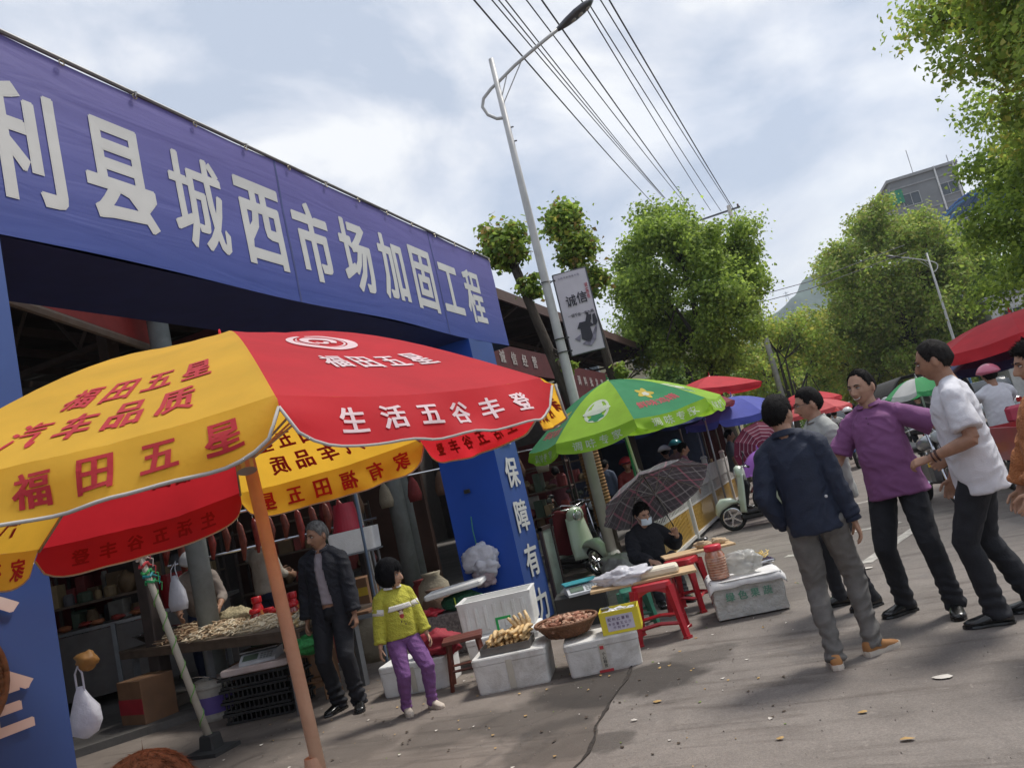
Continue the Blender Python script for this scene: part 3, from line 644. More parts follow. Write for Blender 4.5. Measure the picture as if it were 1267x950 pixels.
# ------------------------------------------------------------------ hill
M_hill = mat('forested_hill', (.05,.085,.06), 1, var=.35, vscale=.02, bump=.0)
mb = MB()
def hill_h(x, y):
    d = (y-760)/150; r = math.exp(-d*d)
    prof = 84*math.exp(-((x-8)/120)**2)+50*math.exp(-((x-95)/75)**2)+34*math.exp(-((x+120)/90)**2)+58*math.exp(-((x-260)/120)**2)+10
    return max(0, prof*r*(1+.20*nz((x/44, y/44, 0),1,3)+.07*nz((x/16,y/16,0),1,5)+.012*nz((x/6,y/6,0),1,6)))-2
mb.sheet(lambda u, v: (-420+900*u, 560+380*v, hill_h(-420+900*u, 560+380*v)), 260, 80)
mb.build('hill', M_hill, smooth=True, kind='structure')
hm_ = MB()
for i in range(30):
    x = RNG.uniform(-30,60); y = RNG.uniform(588,612); hh = hill_h(x, y); hm_.box((x,y,hh+3),(RNG.uniform(3,6),4,RNG.uniform(2,4)))
hm_.build('hillside_village', mat('far_plaster',(.30,.33,.34),1), kind='stuff')
py = empty('power_pylon', (-4, 765, hill_h(-4,765)-1), label='tiny lattice power pylon standing on the hill ridge', cat='pylon')
mb = MB(); [mb.tube([(sx*2.2,sy*2.2,0),(sx*.3,sy*.3,17)], .22, 4) for sx in (1,-1) for sy in (1,-1)]; mb.tube([(-3.5,0,13),(3.5,0,13)], .22, 4); mb.tube([(-2.6,0,16),(2.6,0,16)], .22, 4)
mb.build('lattice', mat('grey_steel_far',(.35,.37,.4),.6), py)
# ------------------------------------------------------------------ buildings
def windows_on(root, org, ex, ez, rects, depth=.12, wm=None, gm_=None):
    ex, ez = Vector(ex), Vector(ez); nrm = ex.cross(ez)
    rm = Matrix((ex, nrm*-1, ez)).transposed()
    for (a, b, wd, hg) in rects:
        c = Vector(org)+ex*a+ez*b
        f = MB(); t = .07
        for dx_, dz_, w2, h2 in ((0,hg/2,wd+t,t),(0,-hg/2,wd+t,t),(-wd/2,0,t,hg-t),(wd/2,0,t,hg-t),(0,0,t*.7,hg-t)): f.box(c+ex*dx_+ez*dz_+nrm*.03, (w2, depth, h2), rm)
        fo = f.build('window_frame', wm, root); g = MB(); g.box(c+nrm*.01, (wd-t, .03, hg-t), rm); g.build('pane', gm_, fo)
glass = mat('dark_window_glass', (.05,.06,.07), .12, spec=.8, var=.3, vscale=.8)
M_beige = mat('beige_render', (.47,.41,.28), .9, var=.08, vscale=.6, dirt=.25, dirtcol=(.3,.26,.2))
b = empty('beige_building', (-15,46,0), label='long beige rendered building behind the big round tree, with dark windows', cat='building')
mb = MB(); mb.box((0,0,4.0),(20,12,8.0)); mb.build('wall', M_beige, b)
mb = MB(); mb.box((0,0,8.15),(20.8,12.8,.3)); mb.box((0,-6.05,5.6),(20,.1,.12)); mb.box((0,-6.05,3.0),(20,.1,.12)); mb.build('cornice', mat('beige_trim',(.5,.47,.38),.9), b)
windows_on(b, (0,-6,0), (1,0,0), (0,0,1), [(x,z,1.4,1.3) for x in (-8,-5,-2,1,4,7.3) for z in (1.6,4.2,6.8)], wm=mat('alu_frame',(.4,.41,.42),.5), gm_=glass)
M_tw = mat('grey_bare_concrete', (.23,.235,.245), .9, var=.14, vscale=.35, dirt=.5, dirtcol=(.13,.13,.14))
b = empty('tower_block', (15.2,95,0), D2R(6), label='grey unfinished tower block with two white downpipes rising above the trees', cat='building')
mb = MB(); mb.box((0,0,12.0),(6.6,9,24.0)); mb.build('wall', M_tw, b)
mb = MB(); [mb.box((0,0,z),(6.75,9.15,.16)) for z in (2.8,5.7,8.6,11.5,14.4,17.3,20.2,23.1)]; mb.box((0,0,24.1),(7.0,9.4,.3)); mb.build('floor_slab', mat('slab_grey',(.30,.30,.31),.9), b)
for x in (1.25, 3.05): MB().tube([(x,-4.62,0),(x,-4.62,24.3)], .09, 8).build('downpipe', mat('white_pipe',(.7,.7,.7),.6), b)
windows_on(b, (0,-4.5,0), (1,0,0), (0,0,1), [(x,z,1.7,1.3) for x in (-1.6,2.1) for z in (15.8,18.7,21.6)]+[(-1.6,13,1.7,1.3),(2.1,13,1.7,1.3)], wm=mat('alu_frame',(.4,.41,.42),.5), gm_=glass)
MB().box((-3.0,-4.6,22.2),(1.4,.12,1.5)).build('green_net', mat('green_netting',(.05,.25,.15),.9), b)
mb = MB(); mb.box((1.2,0,24.7),(1.1,1.1,.9)); mb.box((1.2,0,25.2),(1.4,1.4,.12)); mb.build('roof_hatch', M_tw, b)
mb = MB(); mb.tube([(-.6,-4,24),(-.6,-4,27)], .04, 4); mb.tube([(2.9,-4,24.2),(2.9,-4,25.2)], .05, 4); mb.build('mast', mat('alu_frame',(.4,.41,.42),.5), b, kind='stuff')
b = empty('blue_roofed_shed', (13.2,62,0), label='tall shed with a curved bright blue sheet roof, seen between the right hand trees', cat='building')
mb = MB(); mb.sheet(lambda u, v: (-3.6+7.2*u, -4+8*v, 12.1+1.7*math.sin(math.pi*min(1,u*1.0))+.03*math.sin(u*160)), 60, 6, thick=.06); mb.build('roof', mat('blue_sheet',(.05,.17,.52),.5,var=.1), b, smooth=False)
[MB().tube([(x,y,0),(x,y,12.1)], .10, 6).build('column', mat('blue_steel',(.10,.25,.5),.5), b) for x in (-3.5,3.5) for y in (-3.8,0,3.8)]
mb = MB(); [mb.tube([(-3.5,y,12.0),(-1.8,y,13.1),(0,y,13.6),(1.8,y,13.1),(3.5,y,12.0)], .07, 5) for y in (-3.9,)]; [mb.tube([(-3.5,-3.9,11.6),(-2.6,-3.9,12.5)],.05,4), mb.tube([(-3.5,-3.9,10.9),(-1.8,-3.9,12.9)],.05,4)]; mb.build('truss', mat('blue_steel',(.10,.25,.5),.5), b)
b = empty('white_house', (12.3,50,0), label='low white tiled house behind the right hand trees, next to the red roof', cat='building')
mb = MB(); mb.box((-1.4,0,2.75),(3.2,5,5.5)); mb.build('wall', mat('white_tile',(.55,.55,.54),.6,var=.1,vscale=4,dirt=.3), b)
windows_on(b, (-1.4,-2.5,0), (1,0,0), (0,0,1), [(-.6,4.3,.9,1.0),(.7,4.3,.9,1.0),(-.6,1.8,.9,1.2)], wm=mat('alu_frame',(.4,.41,.42),.5), gm_=glass)
MB().box((-1.4,0,5.6),(3.6,5.4,.2)).build('roof', mat('slab_grey',(.30,.30,.31),.9), b)
b = empty('shop_row', (10.2,32,0), label='row of street shops on the right with a dark red tiled roof and green sign', cat='building')
mb = MB(); mb.box((1.6,0,2.0),(4.4,16,4.0)); mb.build('wall', mat('shop_wall',(.30,.28,.26),.9,dirt=.4), b)
rmat = mat('red_roof_tile', (.30,.07,.05), .8, var=.25, vscale=5)
mb = MB(); mb.sheet(lambda u, v: (-1.0+2.4*u, -8.2+16.4*v, 3.7+.9*u+.03*math.sin(v*330)), 6, 240, thick=.08); mb.build('roof', rmat, b)
sg_ = MB(); sg_.box((-.95,-4.2,3.25),(.12,4.6,.75)); sgo = sg_.build('sign_board', mat('green_sign',(.02,.17,.12),.5), b)
tx = MB(); text_plane(tx, '百货批发', (-1.02,-2.6,3.25), (0,-1,0), (0,0,1), .5, gap=.35); tx.build('lettering', mat('sign_white',(.8,.8,.8),.6), sgo, kind='stuff')
for i in range(5):
    mb = MB(); mb.box((-.64,-6.4+i*3.2,1.5),(.06,2.7,2.8)); [mb.box((-.68,-6.4+i*3.2,.25+k*.28),(.03,2.7,.05)) for k in range(10)]; mb.build('shutter', mat('shutter_grey',(.25,.25,.26),.5,metal=.3), b)
# ------------------------------------------------------------------ market hall (left): steel columns, low roof, dark inside
H = empty('market_hall', (0,0,0), label='long dark open-sided market hall with steel trusses and a low metal roof', cat='building')
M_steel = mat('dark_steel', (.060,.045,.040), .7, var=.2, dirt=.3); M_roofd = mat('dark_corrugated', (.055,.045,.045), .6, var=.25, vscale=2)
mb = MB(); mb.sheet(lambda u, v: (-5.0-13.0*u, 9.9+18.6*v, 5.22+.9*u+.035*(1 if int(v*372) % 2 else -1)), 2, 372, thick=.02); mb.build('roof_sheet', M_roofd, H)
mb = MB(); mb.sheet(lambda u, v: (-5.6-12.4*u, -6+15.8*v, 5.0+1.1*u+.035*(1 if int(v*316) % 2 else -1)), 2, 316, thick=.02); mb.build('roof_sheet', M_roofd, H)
mb = MB(); mb.box((-4.97,19.2,5.13),(.05,18.7,.22)); mb.build('fascia', mat('fascia_brown',(.10,.055,.045),.6,dirt=.3), H)
for k in range(11): mb = MB(); mb.box((-6.4-k*1.1, 11.0, 4.93+.075*k),(.07,34,.12)); mb.build('purlin', M_steel, H)
for y in (-2.5,2.0,6.4,10.6,14.2,17.8,21.4,25.0,28.3):
    mb = MB(); mb.box((-7.2,y,2.5),(.16,.16,5.0),bev=.01); mb.build('column', M_steel, H)
    mb = MB(); mb.box((-7.2,y,.13),(.34,.34,.12)); mb.build('column_base', M_conc, H)
    tr = MB(); tr.tube([(-4.95,y,5.05),(-17.5,y,5.75)], .04, 5); tr.tube([(-7.2,y,4.2),(-17.5,y,4.3)], .04, 5); tr.tube([(-5.0,y,5.02),(-7.2,y,4.15)], .035, 5)
    for k in range(9): tr.tube([(-5.7-k*1.3,y,5.0+.07*k),(-6.35-k*1.3,y,4.25 if k else 4.5)], .025, 4); tr.tube([(-6.35-k*1.3,y,4.25 if k else 4.5),(-7.0-k*1.3,y,5.05+.07*k)], .025, 4)
    tr.build('truss', M_steel, H)
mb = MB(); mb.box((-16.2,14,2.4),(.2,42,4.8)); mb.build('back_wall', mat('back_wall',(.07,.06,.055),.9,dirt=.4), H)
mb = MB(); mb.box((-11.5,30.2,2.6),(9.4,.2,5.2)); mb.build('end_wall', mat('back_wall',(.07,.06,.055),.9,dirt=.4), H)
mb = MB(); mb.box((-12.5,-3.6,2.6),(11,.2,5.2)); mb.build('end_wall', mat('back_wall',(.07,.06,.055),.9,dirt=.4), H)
# partition bays seen through the gate
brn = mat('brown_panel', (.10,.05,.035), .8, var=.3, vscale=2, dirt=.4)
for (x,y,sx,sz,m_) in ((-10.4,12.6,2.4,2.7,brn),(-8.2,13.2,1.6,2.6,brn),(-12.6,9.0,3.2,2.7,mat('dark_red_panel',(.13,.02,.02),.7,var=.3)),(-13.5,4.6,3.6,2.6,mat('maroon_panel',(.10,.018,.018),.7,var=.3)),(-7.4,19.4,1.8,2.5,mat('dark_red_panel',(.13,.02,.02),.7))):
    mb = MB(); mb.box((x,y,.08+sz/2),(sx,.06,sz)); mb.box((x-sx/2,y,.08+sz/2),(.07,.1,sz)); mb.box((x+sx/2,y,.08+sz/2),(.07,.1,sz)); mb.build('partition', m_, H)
# red sign panel in a pale frame just under the roof, and the maroon sign bay beside it
s = empty('hanging_sign_panel', (0,0,0), label='red sign panel in a metal frame hung high inside the gateway, under the dark roof', cat='sign')
A, B_ = Vector((-5.95,4.2,4.05)), Vector((-6.85,6.85,4.0)); d = (B_-A).normalized(); q = Vector((d.y,-d.x,0))
mb = MB(); mb.box((A+B_)/2+Vector((0,0,.45)), ((B_-A).length,.05,.82), Matrix((d,-q,Vector((0,0,1)))).transposed()); mb.build('panel', mat('faded_red_panel',(.36,.045,.04),.6,var=.15), s)
fr = MB(); fr.tube([A,B_], .045, 6); fr.tube([A+Vector((0,0,.9)),B_+Vector((0,0,.9))], .04, 6); fr.tube([B_-Vector((0,0,.0)),B_+Vector((0,0,.9))], .05, 6); fr.tube([A,A+Vector((0,0,.9))], .05, 6); fr.build('frame', mat('rusty_frame',(.24,.19,.15),.7,dirt=.5,dirtcol=(.2,.08,.03)), s)
s = empty('market_signboard', (0,0,0), label='maroon market signboard with orange stripes beside the red panel, above the umbrella', cat='sign')
mb = MB(); mb.box((-7.9,8.9,4.05),(2.6,.08,1.6)); mb.build('board', mat('maroon_board',(.14,.03,.03),.6), s)
for x in (-7.45,-7.15): MB().box((x,8.84,4.05),(.09,.03,1.6)).build('stripe', mat('orange_stripe',(.5,.12,.04),.6), s)
s = empty('market_signboard', (0,0,0), label='dark red signboard with small white characters under the hall eave, left of the lamp post', cat='sign')
mb = MB(); mb.box((-5.25,14.4,3.95),(.08,3.6,.55)); mb.build('board', mat('dark_red_board',(.085,.010,.012),.6), s)
tx = MB(); text_plane(tx, '诚信经营', (-5.2,13.35,3.98), (0,1,0), (0,0,1), .26, gap=.32); tx.build('lettering', mat('sign_dim_white',(.42,.38,.36),.6), s, kind='stuff')
s = empty('market_signboard', (0,0,0), label='wide dark red signboard with rows of white characters behind the lamp post banner', cat='sign')
mb = MB(); mb.box((-5.25,18.9,3.45),(.08,4.6,1.2)); mb.build('board', mat('dark_red_board',(.085,.010,.012),.6), s)
tx = MB(); text_plane(tx, '干货调料批发零售', (-5.2,17.0,3.72), (0,1,0), (0,0,1), .24, gap=.28); text_plane(tx, '新鲜蔬菜水果大全', (-5.2,17.0,3.18), (0,1,0), (0,0,1), .24, gap=.28); tx.build('lettering', mat('sign_dim_white',(.42,.38,.36),.6), s, kind='stuff')
# grey drain pipes / posts seen inside the gateway
for (x,y,r,hh,lab) in ((-6.22,10.25,.13,4.9,'thick grey steel post standing behind the girl, left of a thinner one'),(-6.62,11.2,.10,4.9,'thinner grey steel post with a small red sticker'),(-6.42,6.4,.11,4.6,'stained concrete post between the two butchers')):
    o = MB().tube([(0,0,.07),(0,0,hh)], r, 16).build('post', mat('grey_post',(.20,.22,.215),.6,dirt=.5,dirtcol=(.1,.1,.09)), loc=(x,y,0), smooth=True, label=lab, cat='post')

# booths added behind the fence as a dark backdrop to the stalls
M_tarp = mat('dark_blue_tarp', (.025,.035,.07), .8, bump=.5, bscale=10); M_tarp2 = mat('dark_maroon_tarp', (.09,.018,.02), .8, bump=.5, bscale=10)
for i, (bx, by, lab) in enumerate(((-4.9,21.0,'dark blue booth added as a dark backdrop behind the fence, nearest of three'),(-4.6,25.2,'dark maroon booth added as a dark backdrop behind the fence, middle of three'),(-5.0,30.0,'dark blue booth added as a dark backdrop behind the fence, farthest of three'),)):
    s = empty('backdrop_booth', (bx,by,0), label=lab, cat='booth', group='booths added as a dark backdrop behind the fence'); m_ = M_tarp2 if i == 1 else M_tarp
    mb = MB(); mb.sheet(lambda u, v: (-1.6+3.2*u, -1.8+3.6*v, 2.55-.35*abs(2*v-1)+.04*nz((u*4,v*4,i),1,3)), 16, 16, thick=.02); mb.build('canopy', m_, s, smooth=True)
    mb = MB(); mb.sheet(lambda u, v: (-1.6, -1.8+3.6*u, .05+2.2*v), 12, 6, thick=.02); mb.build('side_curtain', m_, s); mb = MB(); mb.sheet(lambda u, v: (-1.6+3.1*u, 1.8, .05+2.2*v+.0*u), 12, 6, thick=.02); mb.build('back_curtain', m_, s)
    for x in (-1.55,1.55):
        for y in (-1.75,1.75): MB().tube([(x,y,0),(x,y,2.25)], .025, 6).build('upright', M_steel, s)
    MB().box((.5,0,.78),(1.3,3.0,.06)).build('counter', mat('counter_dark_wood',(.09,.055,.04),.8), s); MB().box((1.1,0,.4),(.05,3.0,.72)).build('counter_front', M_tarp2, s)
    for k in range(9):
        q = MB(); z0 = .81; x, y = .3+.5*((k*7) % 3)/2, -1.3+.32*k; h_ = .12+.09*((k*5) % 3)
        if k % 2: q.box((x,y,z0+h_/2),(.26,.24,h_),bev=.01)
        else: q.lathe([(.10,0),(.14,h_),(.11,h_),(.001,h_*.7)], c=(x,y,z0), n=10)
        q.build('ware', (M_tarp2, mat('ware_tan',(.30,.20,.10),.8), mat('ware_green',(.05,.16,.05),.8), mat('ware_red',(.35,.04,.04),.7))[k % 4], s)
# ------------------------------------------------------------------ trees
def leaf_mat(name, col, var=.35, trans=.35):
    m = mat(name, col, .5, var=var, vscale=1.3, spec=.3, trans=trans)
    t = m.node_tree; oi = t.nodes.new('ShaderNodeNewGeometry'); return m
def leaf_mesh(name, centers, normals, size, m, curl=.25):
    """many small folded leaves: two triangles each, bent along the midrib"""
    n = len(centers); r = RNG.normal(size=(n,3)); a = np.cross(normals, r); a /= np.linalg.norm(a, axis=1)[:,None]+1e-9; b = np.cross(normals, a); b /= np.linalg.norm(b, axis=1)[:,None]+1e-9
    s = size*RNG.uniform(.6,1.35,(n,1)); L_ = a*s; W_ = b*s*.36; up = normals*s*curl
    v = np.stack([centers-L_*.5, centers+W_+up*.5, centers+L_*.5-up*.3, centers-W_+up*.5], 1).reshape(-1,3)
    me = bpy.data.meshes.new(name); me.vertices.add(n*4); me.vertices.foreach_set('co', v.ravel())
    me.loops.add(n*4); me.loops.foreach_set('vertex_index', np.arange(n*4)); me.polygons.add(n); me.polygons.foreach_set('loop_start', np.arange(n)*4); me.polygons.foreach_set('loop_total', np.full(n,4))
    me.materials.append(m); me.update(calc_edges=True); return me
def crown_points(clumps, n, shell=.55, jit=.30):
    """clumps: array (k,4) centre and radius; returns n positions and outward normals"""
    vol = clumps[:,3]**2; idx = RNG.choice(len(clumps), n, p=vol/vol.sum()); d = RNG.normal(size=(n,3)); d /= np.linalg.norm(d, axis=1)[:,None]
    rr = (shell+(1-shell)*RNG.uniform(0,1,(n,1)))*(1+jit*RNG.normal(size=(n,1))); c = clumps[idx]; p = c[:,:3]+d*rr*c[:,3:4]*np.array([1,1,.8])
    nr = d*.7+RNG.normal(size=(n,3))*.75+np.array([0,0,.55]); nr /= np.linalg.norm(nr, axis=1)[:,None]; return p, nr
def make_clumps(ctr, rad, k, cr, seed, hollow=.35, cut=None):
    r = np.random.default_rng(seed); out = []
    while len(out) < k:
        d = r.normal(size=3); d /= np.linalg.norm(d); q = r.uniform(hollow, 1)**.5; p = d*q*(1+.12*r.normal())
        if cut and not cut(p): continue
        out.append((*(np.array(ctr)+p*np.array(rad)), cr*r.uniform(.6,1.3)))
    return np.array(out)
M_bark = mat('bark', (.060,.048,.038), .95, var=.35, vscale=9, bump=.9, bscale=40, stretch=(1,1,.3))
def tree(label, loc, ctr, rad, nclump, cr, nleaf, lsize, cols, trunk_r=.16, seed=1, group=None, tilt=(0,0), hollow=.35, branch=True, shell=.55, cut=None, trunk_extra=None):
    root = empty('tree', loc, label=label, cat='tree', group=group); r = np.random.default_rng(seed)
    cl = make_clumps(ctr, rad, nclump, cr, seed, hollow, cut)
    tb = MB(); base = Vector((0,0,0)); fork = Vector((ctr[0]*.55+tilt[0], ctr[1]*.55+tilt[1], ctr[2]-rad[2]*.85))
    tb.tube([base, base.lerp(fork,.3)+Vector((.05,.03,0)), base.lerp(fork,.7)+Vector((-.04,.02,0)), fork], [trunk_r*1.35, trunk_r*1.05, trunk_r*.92, trunk_r*.8], 10)
    if branch:
        order = np.argsort(-cl[:,3])[:min(len(cl), 46)]; mains = []
        for i in range(6):
            a = 2*math.pi*(i+r.uniform(-.3,.3))/6; e_ = fork+Vector((math.cos(a)*rad[0]*.42, math.sin(a)*rad[1]*.42, rad[2]*r.uniform(.5,1.1))); mains.append(e_)
            md = fork.lerp(e_,.45)+Vector((0,0,.12*rad[2]))*0.3+Vector(r.normal(size=3)*.06*rad[0]); tb.tube([fork-Vector((0,0,.1)), md, e_], [trunk_r*.55, trunk_r*.38, trunk_r*.22], 6)
        mains.append(fork+Vector((0,0,rad[2]*1.2))); tb.tube([fork, mains[-1]], [trunk_r*.7, trunk_r*.25], 6)
        for i in order:
            p = Vector(cl[i,:3]); m_ = min(mains, key=lambda q: (q-p).length); md = m_.lerp(p,.5)+Vector(r.normal(size=3)*.1); tb.tube([m_, md, p], [trunk_r*.22, trunk_r*.14, trunk_r*.06], 5)
    tb.build('trunk', M_bark, root, smooth=True)
    if trunk_extra: trunk_extra(root)
    for i, (c, share) in enumerate(cols):
        p, nr = crown_points(cl, int(nleaf*share), shell); me = leaf_mesh('crown', p, nr, lsize, c); inst('crown', me, (0,0,0), root)
    return root
LG = leaf_mat('leaf_green', (.38,.50,.09), trans=.55); LM = leaf_mat('leaf_mid', (.26,.37,.07), trans=.55); LD = leaf_mat('leaf_dark', (.15,.24,.055), trans=.5); LY = leaf_mat('leaf_yellow', (.52,.50,.10), trans=.55); LO = leaf_mat('leaf_olive', (.36,.38,.10), trans=.55); LB = leaf_mat('leaf_bronze', (.27,.19,.06), trans=.4)
tree('big round green tree standing behind the green and red umbrellas, left of the road', (-2.95,26,0), (-.1,-.1,6.55), (2.45,2.5,2.75), 130, .60, 66000, .125, [(LG,.5),(LM,.4),(LD,.1)], .20, 5)
tree('tall leafy tree whose bright crown hangs in from the top right corner', (6.9,15.2,0), (-.35,0,6.7), (2.9,3.0,3.8), 190, .62, 110000, .115, [(LG,.50),(LM,.32),(LY,.18)], .22, 8, hollow=.3)
tree('leafy tree reaching down behind the red umbrella at the right edge', (7.4,19.5,0), (-1.2,0,4.7), (2.3,2.4,2.5), 80, .60, 30000, .115, [(LG,.45),(LM,.4),(LD,.15)], .18, 9)
tree('tall olive tree in front of the grey tower block, right of the road', (5.4,50,0), (.2,0,8.0), (3.9,3.6,4.9), 130, .9, 52000, .20, [(LO,.35),(LM,.35),(LG,.3)], .26, 12, group=None)
tree('dark green tree behind the second street lamp, right of the olive one', (10.2,53,0), (-.6,0,6.0), (3.2,3.2,4.2), 90, .8, 34000, .18, [(LM,.5),(LD,.3),(LG,.2)], .24, 13)
tree('yellowish tree low at the right roadside, in front of the dark ones', (3.4,54,0), (.2,0,5.2), (3.2,3.2,4.2), 70, .9, 22000, .24, [(LY,.45),(LO,.3),(LG,.25)], .22, 14)
tree('bushy dark tree at the far right roadside', (11.5,38,0), (0,0,4.3), (2.1,2.1,3.0), 60, .7, 20000, .16, [(LM,.5),(LD,.35),(LG,.15)], .18, 15)
for i, (x,y,cz,rx,rz,cs,lab) in enumerate(((-1.6,47,4.5,3.2,3.4,[(LG,.5),(LY,.3),(LM,.2)],'light green roadside tree just right of the big round tree'),(-3.6,60,5.2,4.2,3.8,[(LO,.5),(LM,.5)],'olive roadside tree farther off behind the blue umbrella'),
        (-.6,72,4.6,3.6,3.6,[(LM,.5),(LG,.3),(LO,.2)],'mid green tree far down the left side of the road'),(4.6,66,5.4,3.8,4.6,[(LM,.6),(LD,.4)],'dark tree far down the right side of the road'),
        (1.0,92,4.4,4.8,4.2,[(LD,.5),(LM,.5)],'dark green trees closing the far end of the road'),(2.4,78,4.3,3.4,3.6,[(LG,.5),(LO,.5)],'pale green tree at the far end of the road, in front of the dark one'),
        (-8.2,66,5.0,4.4,4.4,[(LG,.6),(LM,.4)],'green tree behind the beige building'),(9.5,78,6.5,5.5,6.0,[(LM,.6),(LO,.4)],'large tree below the tower block, half hidden'),(-5.4,38,4.2,2.0,2.4,[(LM,.5),(LD,.5)],'small dark tree beside the beige building'))):
    tree(lab, (x,y,0), (0,0,cz), (rx,rx,rz), 46, .95 if rx > 3 else .6, 13000, .27 if y > 55 else .2, cs, .2, 30+i, shell=.45)
# two pollarded street trees by the lamp post: bare trunks with small tufted crowns
def pollard(label, base, path, radii, blobs, n, seed, wrap=None):
    root = empty('pollarded_tree', base, label=label, cat='tree'); tb = MB(); tb.tube(path, radii, 12); top = Vector(path[-1]); r = np.random.default_rng(seed)
    tb.tube([Vector(path[-2]), Vector(path[-2]).lerp(top,.6)+Vector((.05,.02,.1)), top+Vector((.02,0,.35))], [radii[-1]*.9, radii[-1]*.6, radii[-1]*.2], 6)
    cl = []
    for (c, rad, k, cr) in blobs:
        cc = make_clumps(c, rad, k, cr, seed, .2); cl.append(cc); near = min([Vector(p) for p in path], key=lambda q: (q-Vector(c)).length)
        for q in cc[:14]: tb.tube([near, near.lerp(Vector(q[:3]),.5)+Vector(r.normal(size=3)*.03), Vector(q[:3])], [.022,.014,.006], 4)
    tb.build('trunk', M_bark, root, smooth=True); cl = np.concatenate(cl)
    for c, share in ((LM,.42),(LD,.22),(LG,.20),(LB,.10),(LY,.06)): p, nr = crown_points(cl, int(n*share), .25, .85); inst('crown', leaf_mesh('crown', p, nr, .105, c), (0,0,0), root)
    if wrap: wrap(root)
    return root
def straw(root):
    m = mat('straw_rope', (.27,.15,.065), .95, var=.35, vscale=8, bump=.8, bscale=60)
    for k in range(24):
        z = .62+k*.052; c = Vector((-.03*z,.02*z,0)); mb = MB()
        mb.tube([c+Vector((.140*math.cos(a), .140*math.sin(a), z+.052*a/6.283)) for a in [i*6.283/14 for i in range(15)]], .030, 6); mb.build('rope_turn', m, root, smooth=True)
pollard('pollarded tree with a rope-wrapped trunk, its small round crown left of the lamp post', (-3.55,11.95,0), [(0,0,0),(-.05,.03,1.5),(-.14,.1,2.6),(-.33,.15,3.7),(-.50,.2,4.6),(-.62,.25,5.15)], [.125,.112,.10,.088,.075,.06],
        [((-.70,.25,5.66),(.34,.34,.33),30,.15),((-.42,.25,4.80),(.18,.18,.22),9,.11),((-.02,.05,3.35),(.10,.1,.2),3,.07)], 7500, 41, straw)
pollard('pollarded tree with a tall narrow crown behind the lamp post banner', (-3.25,13.6,0), [(0,0,0),(-.02,.03,1.5),(-.05,.05,2.8),(-.10,.1,3.9),(-.18,.15,4.9),(-.3,.2,5.6)], [.115,.10,.09,.08,.07,.055],
        [((-.30,.2,6.22),(.30,.30,.34),24,.15),((-.16,.2,5.62),(.30,.30,.34),22,.15),((.02,.15,4.95),(.24,.24,.30),14,.12),((-.30,.1,4.05),(.1,.1,.2),3,.08),((.1,0,3.1),(.12,.12,.3),4,.07)], 9500, 42)
# ------------------------------------------------------------------ lettering, one object per character where they are large
def chars_plane(parent, s, org, ex, ey, h, pitch, w, bold, m, lift=.004, name='character'):
    ex, ey = Vector(ex), Vector(ey); nrm = ex.cross(ey).normalized(); org = Vector(org)
    for i, ch in enumerate(s):
        if ch == ' ': continue
        v, f = glyph(ch, bold); b_ = org+ex*(i*pitch); mb = MB(); [mb.add([b_+ex*((x+ox)*w)+ey*((y+oy)*h)+nrm*(lift+ol) for x, y in v], f) for ox, oy, ol in LAYERS]; mb.build(name, m, parent)
def banner_cloth_mat(name, c1, c2, wave=1.0, rough=.55):
    """banner cloth: colour changes from bottom to top of the banner, with folds as bump"""
    m = bpy.data.materials.new(name); m.use_nodes = True; t = m.node_tree; n = t.nodes.new; l = t.links.new; p = t.nodes['Principled BSDF']
    tc = n('ShaderNodeTexCoord'); sp = n('ShaderNodeSeparateXYZ'); l(tc.outputs['Object'], sp.inputs[0])
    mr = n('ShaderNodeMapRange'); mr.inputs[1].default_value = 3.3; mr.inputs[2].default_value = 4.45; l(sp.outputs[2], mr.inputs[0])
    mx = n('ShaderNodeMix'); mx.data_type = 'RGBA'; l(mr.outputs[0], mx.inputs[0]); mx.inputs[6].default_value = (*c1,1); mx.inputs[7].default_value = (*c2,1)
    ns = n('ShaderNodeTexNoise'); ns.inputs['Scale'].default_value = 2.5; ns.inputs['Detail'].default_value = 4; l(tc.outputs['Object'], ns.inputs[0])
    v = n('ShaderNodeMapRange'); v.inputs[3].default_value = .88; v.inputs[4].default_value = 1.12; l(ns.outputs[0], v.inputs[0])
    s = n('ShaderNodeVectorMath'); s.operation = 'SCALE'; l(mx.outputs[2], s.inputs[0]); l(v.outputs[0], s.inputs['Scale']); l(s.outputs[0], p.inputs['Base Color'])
    p.inputs['Roughness'].default_value = rough; p.inputs['Specular IOR Level'].default_value = .35
    mp = n('ShaderNodeMapping'); mp.inputs['Scale'].default_value = (1,.35,3.2); l(tc.outputs['Object'], mp.inputs[0]); b = n('ShaderNodeTexNoise'); b.inputs['Scale'].default_value = 2.2*wave; b.inputs['Detail'].default_value = 3; b.inputs['Distortion'].default_value = .8; l(mp.outputs[0], b.inputs[0])
    bp = n('ShaderNodeBump'); bp.inputs['Strength'].default_value = .22; bp.inputs['Distance'].default_value = .03; l(b.outputs[0], bp.inputs['Height']); l(bp.outputs[0], p.inputs['Normal']); return m
M_ban = banner_cloth_mat('blue_banner_cloth', (.034,.060,.255), (.115,.100,.310)); M_banlow = mat('blue_banner_pillar', (.012,.070,.40), .5, var=.08, vscale=2, bump=.1, bscale=3)
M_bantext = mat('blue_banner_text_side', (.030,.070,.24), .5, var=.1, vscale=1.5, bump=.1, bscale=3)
M_char = mat('banner_letter_print', (.50,.51,.50), .5, var=.05, spec=.3); M_charp = mat('banner_letter_pinkish', (.62,.50,.46), .5, var=.08)
G_ = empty('market_gate', (-3.8,5.2,0), label='big blue cloth-covered market gate with white Chinese characters across its beam', cat='gate')
